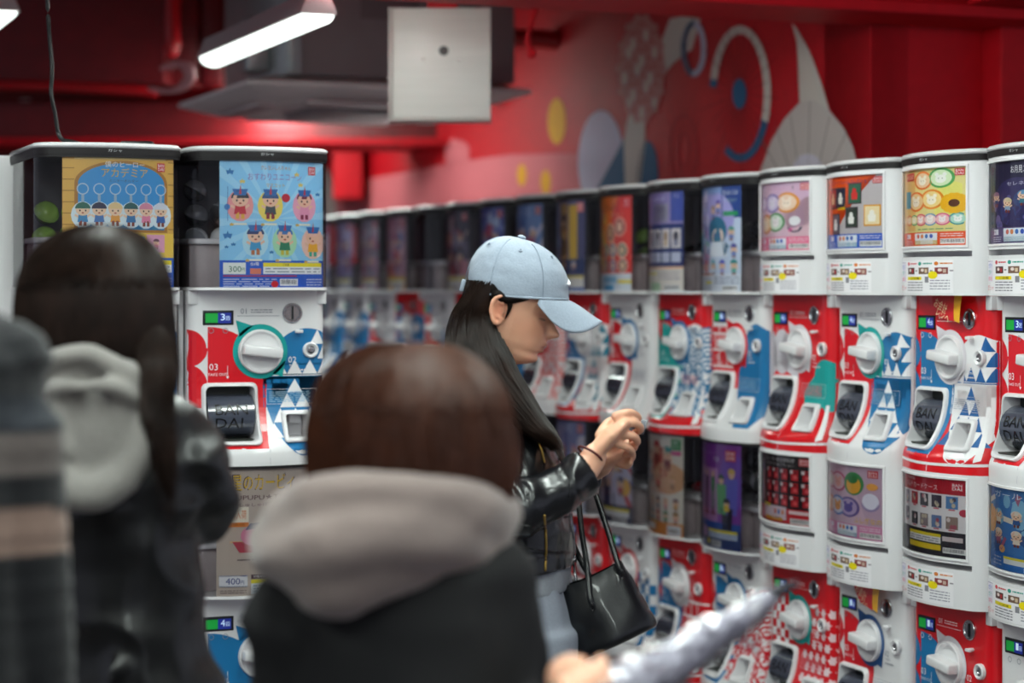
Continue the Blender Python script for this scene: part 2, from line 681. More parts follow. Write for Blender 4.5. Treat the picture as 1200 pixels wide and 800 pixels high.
# chute frame: rounded collar that follows the flare
def collar(h, outs, n=5, rad=0.012, deep=0.05, fwd=0.008):
    bm = bmesh.new()
    def loop(g):
        u0, v0, u1, v1 = h[0] - g, h[1] - g, h[2] + g, h[3] + g
        r = rad + g
        pts = []
        for (cu, cv, a0) in ((u1 - r, v0 + r, -90), (u1 - r, v1 - r, 0), (u0 + r, v1 - r, 90), (u0 + r, v0 + r, 180)):
            for k in range(n + 1):
                a = math.radians(a0 + 90 * k / n)
                pts.append((cu + r * math.cos(a), cv + r * math.sin(a)))
            # straight side points so the collar follows the curve
            nu, nv = pts[-1]
        full = []
        for i, p in enumerate(pts):
            q = pts[(i + 1) % len(pts)]
            full.append(p)
            L = math.hypot(q[0] - p[0], q[1] - p[1])
            m = int(L / 0.02)
            for k in range(1, m):
                full.append((p[0] + (q[0] - p[0]) * k / m, p[1] + (q[1] - p[1]) * k / m))
        return full
    base = loop(0)
    R = []
    for g, l in outs:
        r = rad
        R.append([])
        cu, cv = (h[0] + h[2]) / 2, (h[1] + h[3]) / 2
        wu, wv = (h[2] - h[0]) / 2, (h[3] - h[1]) / 2
        for u, v in base:
            u2 = cu + (u - cu) * (1 + g / wu)
            v2 = cv + (v - cv) * (1 + g / wv)
            p = body_fn(max(-0.146, min(0.146, u2)), v2, l)
            if l < -0.02:
                p = (p[0], deep, p[2])
            R[-1].append(bm.verts.new(p))
    for a, b in zip(R, R[1:]):
        for k in range(len(a)):
            bm.faces.new((a[k], a[(k + 1) % len(a)], b[(k + 1) % len(a)], b[k]))
    return bm


reg('chute_frame', collar(CH, [(0.007, -0.001), (0.0055, 0.005), (0.003, 0.009), (-0.001, 0.009), (-0.002, 0.004), (-0.002, -0.05)]), M_WHITE, angle=60)
reg('return_frame', collar(CR, [(0.007, -0.001), (0.006, 0.006), (0.003, 0.010), (-0.001, 0.010), (-0.003, 0.004), (-0.003, -0.05)], rad=0.006), M_WHITE, angle=60)
# chute door: smoked curved flap
bm = bmesh.new()
cu = (CH[0] + CH[2]) / 2
zc = BH - 0.268
prof = [(0.030 - 0.051 * math.cos(a), zc + 0.046 * math.sin(a)) for a in [math.radians(x) for x in range(-75, 91, 15)]]
prof = [(max(-0.032, y), z) for y, z in prof]
A = [bm.verts.new((cu - 0.049, y, z)) for y, z in prof]
B = [bm.verts.new((cu + 0.049, y, z)) for y, z in prof]
for k in range(len(A) - 1):
    bm.faces.new((A[k], B[k], B[k + 1], A[k + 1]))
bm.faces.new(A)
bm.faces.new(B[::-1])
reg('chute_door', bm, M_SMOKE, angle=50)
c = Canvas()
c.text('BAN', -0.034, 0.0, 0.022, '0d0d12', w=0.068)
c.text('DAI', -0.034, 0.029, 0.022, '0d0d12', w=0.058)


def door_fn(u, v, l):
    z = zc + 0.026 - v
    s = max(-1, min(1, (z - zc) / 0.046))
    return (cu + u, 0.030 - 0.051 * math.sqrt(1 - s * s) - l - 0.0006, z)


ME['door_lettering'] = c.mesh('door_lettering', door_fn, vcuts=[0.006, 0.012, 0.018, 0.034, 0.04, 0.046])
ME['door_lettering'].materials.append(mat('raised_black', '15161c', 0.25))
bm = bmesh.new()
box(bm, CH[0] + 0.005, CH[2] - 0.005, 0.03, 0.055, BH - CH[3] + 0.003, BH - CH[1] - 0.003)
box(bm, CH[0] + 0.006, CH[2] - 0.006, -0.025, 0.05, BH - CH[3] + 0.002, BH - CH[3] + 0.006)
reg('chute_lining', bm, mat('chute_lining', '2a2d28', 0.4))
# coin return: tab and cup
bm = bmesh.new()
box(bm, 0.066, 0.090, -0.002, 0.02, BH - 0.285, BH - 0.267, 0.002)
box(bm, CR[0] + 0.004, CR[2] - 0.004, 0.02, 0.05, BH - CR[3] + 0.004, BH - CR[1] - 0.004)
reg('coin_return', bm, M_GREY)
# brackets
bm = bmesh.new()
box(bm, 0.127, 0.1475, 0.0, 0.07, BH - 0.030, BH - 0.001, 0.002)
reg('bracket_a', bm, M_WHITE)
bm = bmesh.new()
box(bm, -0.1475, -0.127, 0.0, 0.07, BH - 0.030, BH - 0.001, 0.002)
reg('bracket_b', bm, M_WHITE)

# card of instructions on the white bins
c = Canvas()
c.rect(0, 0, 1, 1, 'f2eff2')
c.z = 1
c.rect(0.02, 0.04, 0.17, 0.66, 'e8e0ee')
c.line(0.03, 0.06, 0.17, 0.06, 0.015, '6a6080')
for i, (t, k) in enumerate((('ガチ', '4a6fc0'), ('ガチ', '4ab0a0'), ('体験', 'e06a80'))):
    c.text(t, 0.045, 0.12 + 0.19 * i, 0.14, k, w=0.10)
c.text('ガシャ', 0.02, 0.76, 0.16, 'd81838', w=0.17)
for i, k in enumerate(('d83040', '30a090', 'e08030')):
    x = 0.27 + 0.26 * i
    c.ell(x, 0.10, 0.03, 0.06, k, 10)
    c.fine(x + 0.05, 0.05, x + 0.2, 0.16, 1, k, i)
    c.rect(x - 0.02, 0.22, x + 0.15, 0.42, ('5a3a38', '7a5a48', '8a3a3a')[i])
    c.rect(x + 0.17, 0.30, x + 0.21, 0.34, '908890')
c.z = 2
for i in range(3):
    x = 0.27 + 0.26 * i
    c.ell(x + 0.05, 0.30, 0.03, 0.05, 'e8d8d0', 8)
    c.rect(x + 0.09, 0.27, x + 0.13, 0.38, ('c03038', 'd8c0a0', 'c8b0a0')[i])
c.z = 1
c.rect(0.24, 0.50, 0.56, 0.60, 'f2dc00')
c.ell(0.74, 0.45, 0.07, 0.12, 'f2dc00', 12)
c.rect(0.62, 0.50, 0.68, 0.68, '8a8890')
c.fine(0.24, 0.64, 0.58, 0.96, 4, '77727e', 5)
c.fine(0.70, 0.58, 0.96, 0.92, 4, '9a96a4', 6)
c.z = 2
c.text('ご注意', 0.34, 0.52, 0.06, '333333')
CARD = (-0.130, 0.205, 0.086, 0.274)
ME['label_card'] = c.mesh('label_card', lambda u, v, l: bin_fn(CARD[0] + u * (CARD[2] - CARD[0]), CARD[1] + v * (CARD[3] - CARD[1]), l),
                          ucuts=[i * 0.1 for i in range(1, 10)])
ME['label_card'].materials.append(M_PRINT)

# ---------------------------------------------------------------- body graphics
RED, BLUE, TEAL, WHT = 'e01020', '1273ac', '12a09c', 'f0eef0'
UC = [-0.146, -0.143, -0.138, -0.13, -0.12, -0.09, -0.06, -0.03, 0.0, 0.03, 0.06, 0.09, 0.12, 0.13, 0.138, 0.143]
VC = [0.19, 0.21, 0.23, 0.25, 0.27, 0.285, 0.3, 0.312, 0.325, 0.337]
_GR = {}


def tri_pattern(c, col, u0, v0, n, s, down=False):
    for r in range(n):
        for k in range(r + 1):
            x = u0 + (k - r / 2) * s
            y = v0 + r * s * 0.95
            c.poly([(x - s / 2, y + s * 0.9), (x + s / 2, y + s * 0.9), (x, y)], col)


def waves(c, u0, v0, u1, v1, s, fg, bg, z):
    j = 0
    v = v0
    while v < v1 + s:
        u = u0 + (s if j % 2 else 0)
        while u < u1 + s:
            for k, r in enumerate((1.0, 0.80, 0.60, 0.40, 0.2)):
                c.z = z + 0.12 * j + 0.02 * k
                c.ell(u, v, s * r, s * r, fg if k % 2 == 0 else bg, 12, 180, 360)
            u += 2 * s
        v += s * 0.62
        j += 1


def graphics(base, left, ring, right, num, lip=True):
    key = (base, left, ring, right, num)
    if key in _GR:
        return _GR[key]
    c = Canvas()
    bg = RED if base == 'red' else 'e6e4e6'
    ink = 'f4e8ea' if base == 'red' else '8d8f9c'
    c.z = 0
    # left figure
    L = {'red': RED, 'blue': BLUE, 'teal': TEAL, 'white': 'd6d0d8', 'brick': RED, 'checker': WHT, 'none': bg}[left]
    if left == 'white':
        c.poly([(-0.146, 0.17), (-0.13, 0.10), (-0.118, 0.09), (-0.095, 0.17), (-0.07, 0.10), (-0.02, 0.09), (0.0, 0.2), (-0.02, 0.2), (-0.05, 0.19), (-0.09, 0.17), (-0.14, 0.215)], L)
        c.ell(-0.08, 0.14, 0.045, 0.055, L)
    elif left == 'brick':
        c.rect(-0.146, 0.085, 0.0, 0.20, RED)
        c.rect(-0.146, 0.20, -0.118, 0.30, RED)
        c.rect(-0.003, 0.15, 0.02, 0.24, RED)
        c.z = 1
        for v in (0.10, 0.142, 0.184):
            c.rect(-0.146, v, 0.0, v + 0.005, WHT)
        for i, v in enumerate((0.085, 0.105, 0.147)):
            for u in (-0.13 + 0.02 * (i % 2), -0.09 + 0.02 * (i % 2), -0.05 + 0.02 * (i % 2)):
                c.rect(u, v, u + 0.005, v + 0.038, WHT)
    elif left == 'checker':
        for i in range(6):
            for j in range(6):
                if (i + j) % 2:
                    c.rect(-0.146 + i * 0.02, 0.085 + j * 0.02, -0.126 + i * 0.02, 0.105 + j * 0.02, WHT)
    elif left != 'none':
        c.ell(-0.107, 0.200, 0.125, 0.122, L, 14, 270, 360)
        c.poly([(-0.107, 0.198), (0.018, 0.198), (0.012, 0.30), (0.008, 0.335), (-0.107, 0.335)], L)
        alt = RED if base != 'red' else L
        if left in ('red', 'blue'):
            c.ell(-0.150, 0.123, 0.043, 0.040, alt, 14, 0, 90)
            c.ell(-0.150, 0.123, 0.040, 0.040, alt, 14, 270, 360)
            c.ell(-0.150, 0.205, 0.043, 0.048, alt, 14, 270, 360)
            c.rect(-0.146, 0.205, -0.116, 0.25, alt)
        else:
            c.ell(-0.150, 0.17, 0.05, 0.07, L, 18)
    # right figure
    if right == 'tri_blue' or right == 'tri_white' or right == 'tri_teal':
        A, B = (BLUE, WHT) if right == 'tri_blue' else ((WHT if base == 'red' else 'f4f2f4'), '1c5fa0' if right == 'tri_white' else '167f9a')
        c.z = 0
        c.ell(0.105, 0.160, 0.078, 0.078, A, 24, 180, 360)
        c.rect(0.027, 0.158, 0.146, 0.182, A)
        c.ell(0.088, 0.178, 0.078, 0.175, A, 20, 0, 180)
        c.rect(0.010, 0.186, 0.146, 0.25, A)
        c.z = 1
        tri_pattern(c, B, 0.077, 0.192, 2, 0.0) if False else None
        tri_pattern(c, B, 0.078, 0.190, 4, 0.033)
        c.z = 2
        for (x, y) in ((0.1275, 0.085), (0.144, 0.117)):
            c.poly([(x - 0.0165, y + 0.031), (x + 0.0165, y + 0.031), (x, y)], B)
        for k in range(4):
            x = 0.045 + 0.033 * k
            c.poly([(x - 0.0165, 0.180), (x + 0.0165, 0.180), (x, 0.150)], B)
        c.rect(0.010, 0.182, 0.146, 0.184, B)
    elif right in ('wave_blue', 'wave_red', 'wave_pink'):
        fg = {'wave_blue': '0f76a8', 'wave_red': 'd82030', 'wave_pink': 'ee6a66'}[right]
        c.z = 0
        c.ell(0.09, 0.15, 0.075, 0.07, WHT, 20, 180, 360)
        c.rect(0.015, 0.148, 0.146, 0.30, WHT)
        waves(c, 0.02, 0.118, 0.15, 0.30, 0.030, fg, WHT, 1)
    elif right == 'blob_blue':
        c.ell(0.105, 0.15, 0.062, 0.075, BLUE, 20, 180, 360)
        c.poly([(0.043, 0.148), (0.146, 0.148), (0.146, 0.30), (0.12, 0.335), (0.07, 0.335), (0.05, 0.30), (0.02, 0.25), (0.015, 0.2)], BLUE)
    elif right == 'blob_teal':
        c.ell(0.118, 0.195, 0.045, 0.042, TEAL, 18, 180, 360)
        c.poly([(0.073, 0.194), (0.146, 0.194), (0.146, 0.275), (0.13, 0.275), (0.12, 0.265), (0.105, 0.275), (0.075, 0.275), (0.045, 0.27), (0.03, 0.235), (0.05, 0.21)], TEAL)
    elif right in ('brick',):
        c.z = 0
        for v in (0.165, 0.205, 0.245):
            c.rect(0.01, v, 0.146, v + 0.005, WHT)
        for i, v in enumerate((0.17, 0.21, 0.25)):
            for u in (0.03 + 0.018 * (i % 2), 0.065 + 0.018 * (i % 2), 0.10 + 0.018 * (i % 2)):
                c.rect(u, v, u + 0.005, v + 0.04, WHT)
    elif right == 'star':
        k = 0
        for j in range(8):
            for i in range(5):
                x = 0.03 + i * 0.028 + (0.014 if j % 2 else 0)
                y = 0.10 + j * 0.027
                if y < 0.19 and x < 0.07:
                    continue
                c.z = 0
                q = []
                for a in range(12):
                    r = 0.0125 if a % 2 == 0 else 0.0065
                    q.append((min(x + r * math.cos(a * math.pi / 6), 0.146), y + r * math.sin(a * math.pi / 6)))
                c.poly(q, 'f0d8dc' if base == 'red' else RED)
    elif right == 'check_blue':
        for i in range(5):
            for j in range(7):
                if (i + j) % 2:
                    c.rect(0.03 + i * 0.024, 0.13 + j * 0.028, 0.054 + i * 0.024, 0.158 + j * 0.028, BLUE)
    # ring round the dial with two speech tails
    if ring:
        R = {'red': RED, 'blue': BLUE, 'teal': TEAL, 'white': 'ddd6dc', 'navy': '1d4f88'}[ring]
        c.z = 4
        c.ell(DC[0], DC[1], 0.0585, 0.0585, R, 36)
        c.poly([(-0.048, 0.064), (-0.012, 0.076), (-0.040, 0.100)], R)
        c.poly([(0.052, 0.186), (0.058, 0.150), (0.030, 0.178)], R)
        if left == 'none' or base == 'red':
            pass
    # lettering
    c.z = 5
    tl = 'f4f0f4' if (left not in ('none', 'checker', 'white') or base == 'red') else ink
    c.text('01', -0.038, 0.039, 0.0115, ink)
    c.fine(-0.016, 0.040, 0.03, 0.050, 2, ink, 3)
    c.rect(-0.045, 0.0545, 0.045, 0.0555, ink)
    c.text('03', -0.104, 0.156, 0.014, tl)
    c.text('TAKE OUT', -0.107, 0.176, 0.006, tl)
    c.rect(-0.066, 0.160, -0.0650, 0.186, tl)
    c.poly([(-0.069, 0.183), (-0.062, 0.183), (-0.0655, 0.189)], tl)
    tr = 'f4f0f4' if (right in ('tri_blue', 'blob_blue') or base == 'red') and right != 'tri_white' else ink
    c.text('02', 0.064, 0.143, 0.013, tr)
    c.text('TURN', 0.066, 0.160, 0.005, tr)
    c.fine(0.066, 0.168, 0.10, 0.176, 1, tr, 4)
    for x in (-0.10, -0.07):
        c.ring(x, 0.086, 0.006, 0.006, 0.0012, ink, 10)
    # small framed notice
    c.z = 6
    for q in ((0.016, 0.212, 0.126, 0.2126), (0.016, 0.2434, 0.126, 0.244), (0.016, 0.212, 0.0166, 0.244), (0.1254, 0.212, 0.126, 0.244)):
        c.rect(*q, tr)
    c.fine(0.022, 0.2165, 0.112, 0.2405, 6, '9ac4e0' if right in ('tri_blue', 'blob_blue') else ('e88a94' if base == 'red' and right != 'tri_white' else 'b8bac6'), 8)
    # lip
    c.z = 3
    if base == 'red':
        q = [(-0.146, 0.345)]
        top = [(-0.146 + 0.0292 * i, 0.3465 + 0.004 * math.sin(math.pi * i / 10)) for i in range(11)]
        bot = [(u, v + 0.0065) for u, v in top][::-1]
        for a in range(10):
            c.poly([top[a], top[a + 1], (top[a + 1][0], top[a + 1][1] + 0.006), (top[a][0], top[a][1] + 0.006)], WHT)
        c.poly([(0.128, 0.345), (0.138, 0.34), (0.138, 0.26), (0.131, 0.26)], WHT)
    c.rect(0.0085, 0.330, 0.0100, 0.369, 'f4f0f4' if base == 'red' else 'cfccd2')
    me = c.mesh('body_graphics', body_fn, UC, VC, [(CH[0] - 0.003, CH[1] - 0.003, CH[2] + 0.003, CH[3] + 0.003), (CR[0] - 0.002, CR[1] - 0.002, CR[2] + 0.002, CR[3] + 0.002)],
                clip=(-0.1459, 0.002, 0.1459, 0.370))
    me.materials.append(M_GRAPH)
    _GR[key] = me
    return me


def lcd(n):
    if ('lcd', n) in _GR:
        return _GR[('lcd', n)]
    c = Canvas()
    c.rect(-0.115, 0.0455, -0.055, 0.0715, '101418')
    c.z = 1
    c.rect(-0.112, 0.049, -0.086, 0.069, '149038')
    c.rect(-0.086, 0.048, -0.058, 0.070, '1c2c86')
    c.z = 2
    c.text(str(n), -0.080, 0.050, 0.014, 'cfe8ff', w=0.009)
    c.text('回', -0.069, 0.055, 0.009, 'cfe8ff', w=0.008)
    me = c.mesh('display', lambda u, v, l: (u, -l - 0.0012, BH - v))
    me.materials.append(M_LCD)
    _GR[('lcd', n)] = me
    return me


def machine(loc, rz, base, style, post, gfx, n, top, label, group, detail=True, rect=None):
    t = empty('capsule_machine', loc, rz)
    t.scale = (1.03, 1, 1)
    tag(t, label, 'capsule machine', group)

    def part(name, key, parent=t):
        return link(name, ME[key] if isinstance(key, str) else key, None, parent)
    part('body', 'body_' + base)['label'] = ('red' if base == 'red' else 'white') + ' moulded body with flared lip'
    part('body_graphics', gfx)
    d = part('dial', 'dial')
    part('handle', 'handle', d)
    s = part('coin_slot', 'coin_slot')
    part('slit', 'slit', s)
    k = part('key_lock', 'key_lock')
    part('lock_cylinder', 'lock_cylinder', k)
    part('reject_lever', 'reject_lever')
    b = part('display', 'display_bezel')
    part('display_digits', lcd(n), b)
    part('chute_frame', 'chute_frame')
    part('chute_lining', 'chute_lining')
    cd = part('chute_door', 'chute_door')
    cd['label'] = 'dark smoked flap with raised lettering'
    part('door_lettering', 'door_lettering', cd)
    r = part('coin_return', 'coin_return')
    part('return_frame', 'return_frame', r)
    part('bracket', 'bracket_a')
    part('bracket', 'bracket_b')
    if style == 'clear':
        cb = part('capsule_bin', 'capsule_bin')
        cb['label'] = 'clear plastic capsule bin'
        part('bin_floor', 'bin_floor', cb)
        part('bin_rim', 'bin_rim', cb)
        part('bin_back', 'bin_back', cb)
        part('hopper', 'hopper', cb)
        rect = rect or (-0.128, 0.006, 0.098, 0.277)
        lift0 = -0.004
    else:
        cb = part('capsule_bin', 'white_bin')
        cb['label'] = 'white capsule bin with poster window and slot'
        part('window_rim', 'window_rim', cb)
        part('window_cover', 'window_cover', cb)
        part('label_card', 'label_card')
        rect = (-0.1205, 0.0115, 0.1175, 0.1745)
        lift0 = -0.0015 - 0.002
    if post is not None:
        W_, H_ = rect[2] - rect[0], rect[3] - rect[1]
        lf = lift0 - 0.003
        me = post.mesh('poster', lambda u, v, l: (rect[0] + u * W_, yf((rect[0] + u * W_) * 0.97) - (lf + l * 0.8) + 0.0005, BH + NH - rect[1] - v * H_),
                       ucuts=[i * 0.1 for i in range(1, 10)], clip=(0, 0, 1, 1))
        me.materials.append(M_PRINT)
        link('poster', me, None, t)
    if top:
        ld = part('lid', 'lid_top')
        part('lid_band', 'lid_band', ld)
        part('lid_logo', 'lid_logo', ld)
    return t
# ---------------------------------------------------------------- poster prints (unit canvas, u right, v down)
def chibi(c, x, y, s, hair, cloth, skin='f2c8a8', z=3, halo=None, a=0.8, feet='8a4030'):
    """small generic cartoon child: a = width/height of the card"""
    sx = s / a
    c.z = z
    if halo:
        c.ell(x, y + 0.3 * s, sx * 0.62, s * 0.75, halo, 14)
    c.z = z + 1
    c.rect(x - sx * 0.20, y + s * 0.62, x - sx * 0.04, y + s * 0.92, feet)
    c.rect(x + sx * 0.04, y + s * 0.62, x + sx * 0.20, y + s * 0.92, feet)
    c.line(x - sx * 0.2, y + s * 0.42, x - sx * 0.42, y + s * 0.30, s * 0.12, skin)
    c.line(x + sx * 0.2, y + s * 0.42, x + sx * 0.42, y + s * 0.26, s * 0.12, skin)
    c.z = z + 1.4
    c.poly([(x - sx * 0.22, y + s * 0.30), (x + sx * 0.22, y + s * 0.30), (x + sx * 0.28, y + s * 0.70), (x - sx * 0.28, y + s * 0.70)], cloth)
    c.z = z + 2
    c.ell(x, y, sx * 0.38, s * 0.35, skin, 16)
    c.z = z + 2.4
    c.ell(x, y - s * 0.05, sx * 0.41, s * 0.36, hair, 14, 180, 360)
    c.ell(x - sx * 0.15, y + s * 0.06, sx * 0.045, s * 0.055, '2a2028', 8)
    c.ell(x + sx * 0.15, y + s * 0.06, sx * 0.045, s * 0.055, '2a2028', 8)
    c.ell(x, y + s * 0.19, sx * 0.07, s * 0.04, 'b04038', 8)


def star(c, x, y, r, col, a=0.8):
    q = []
    for i in range(10):
        k = r if i % 2 == 0 else r * 0.42
        q.append((x + k / a * math.sin(i * math.pi / 5), y - k * math.cos(i * math.pi / 5)))
    c.poly(q, col)


def logo(c, x, y, w, h, t1='BAN', t2='DAI', col='d01830'):
    c.z = 6
    c.rect(x, y, x + w, y + h, col)
    c.z = 7
    c.text(t1, x + w * 0.12, y + h * 0.12, h * 0.34, 'ffffff', w=w * 0.76)
    c.text(t2, x + w * 0.12, y + h * 0.54, h * 0.34, 'ffffff', w=w * 0.76)


def barcode(c, x0, y0, x1, y1, seed=1):
    c.z = 7
    c.rect(x0, y0, x1, y1, 'f6f4f4')
    r = random.Random(seed)
    c.z = 8
    x = x0 + 0.01
    while x < x1 - 0.012:
        q = r.uniform(0.003, 0.008)
        c.rect(x, y0 + (y1 - y0) * 0.12, x + q, y1 - (y1 - y0) * 0.25, '3a3a44')
        x += q + r.uniform(0.004, 0.009)


def footer(c, y, col, price='300', yel='f4e020', n='全6種', seed=1, style=0):
    c.z = 4
    c.rect(0, y, 1, 1, col)
    h = 1 - y
    c.z = 5
    if style == 0:
        c.rect(0.03, y + h * 0.08, 0.23, y + h * 0.48, 'f2f4ec')
        c.z = 6
        c.text(price, 0.08, y + h * 0.20, h * 0.2, '1a7048' if price == '300' else '203a90', w=0.11)
        c.text('円', 0.195, y + h * 0.26, h * 0.12, '1a7048')
        c.text(n, 0.27, y + h * 0.06, h * 0.12, 'ffffff', w=0.08)
        c.z = 5
        c.rect(0.27, y + h * 0.28, 0.37, y + h * 0.48, 'e88060')
        c.rect(0.39, y + h * 0.08, 0.98, y + h * 0.22, yel)
        c.z = 6
        c.text('ご注意', 0.58, y + h * 0.10, h * 0.09, '333333')
        c.rect(0.39, y + h * 0.22, 0.98, y + h * 0.47, 'f4f4f6')
        c.z = 7
        c.fine(0.41, y + h * 0.24, 0.96, y + h * 0.45, 2, '9098a8', seed)
        c.rect(0.03, y + h * 0.52, 0.72, y + h * 0.56, 'c02028')
        c.fine(0.03, y + h * 0.62, 0.52, y + h * 0.94, 4, 'c8d4f0', seed + 1)
        barcode(c, 0.55, y + h * 0.64, 0.73, y + h * 0.88, seed)
        c.fine(0.82, y + h * 0.62, 0.98, y + h * 0.9, 3, 'c8d4f0', seed + 2)
        c.z = 8
        c.ell(0.5, y + h * 0.82, 0.035, h * 0.12, 'd81020', 16)
    else:
        c.rect(0.04, y + h * 0.12, 0.2, y + h * 0.45, 'f0eef8')
        c.rect(0.3, y + h * 0.08, 0.66, y + h * 0.9, 'e8eef8')
        c.rect(0.30, y + h * 0.60, 0.66, y + h * 0.9, '9cd0e4' if style == 1 else 'f0d020')
        c.z = 6
        c.text('300', 0.07, y + h * 0.2, h * 0.16, '30308a')
        for i, k in enumerate(('e07060', 'e88a50', '3878c8', '3a5ac0')):
            c.ell(0.37 + i * 0.07, y + h * 0.30, 0.024, h * 0.16, k, 10)
        c.fine(0.32, y + h * 0.66, 0.64, y + h * 0.86, 2, 'f6fcff', seed)
        c.fine(0.04, y + h * 0.55, 0.26, y + h * 0.92, 3, 'e4e0f0', seed)
        c.fine(0.70, y + h * 0.1, 0.97, y + h * 0.4, 2, 'f0e8f0', seed + 3)
        barcode(c, 0.70, y + h * 0.50, 0.96, y + h * 0.88, seed)


def rings(c, spec, a=0.8):
    for x, y, r, k1, k2, k3 in spec:
        c.z = 2
        c.ell(x, y, r / a, r * 1.0, k1, 22)
        c.z = 3
        c.ell(x, y, r / a * 0.80, r * 0.80, k2, 20)
        c.z = 4
        c.ell(x, y + r * 0.1, r / a * 0.42, r * 0.42, k3, 14)
        c.ell(x - r / a * 0.3, y - r * 0.35, r / a * 0.16, r * 0.2, k3, 10)
        c.ell(x + r / a * 0.3, y - r * 0.35, r / a * 0.16, r * 0.2, k3, 10)
        c.z = 5
        c.ell(x - r / a * 0.14, y + r * 0.05, r / a * 0.04, r * 0.05, '4a3a3a', 6)
        c.ell(x + r / a * 0.14, y + r * 0.05, r / a * 0.04, r * 0.05, '4a3a3a', 6)


def busy(c, x0, y0, x1, y1, cols, n, seed, z=2, smin=0.02, smax=0.08):
    r = random.Random(seed)
    for i in range(n):
        c.z = z + 0.05 * (i % 20)
        x, y = r.uniform(x0, x1), r.uniform(y0, y1)
        s = r.uniform(smin, smax)
        k = r.choice(cols)
        if r.random() < 0.5:
            c.ell(x, y, s, s * r.uniform(0.7, 1.6), k, 10)
        else:
            a = r.uniform(0, 3.1)
            c.line(x - s * math.cos(a), y - s * math.sin(a), x + s * math.cos(a), y + s * math.sin(a), s * 0.5, k)


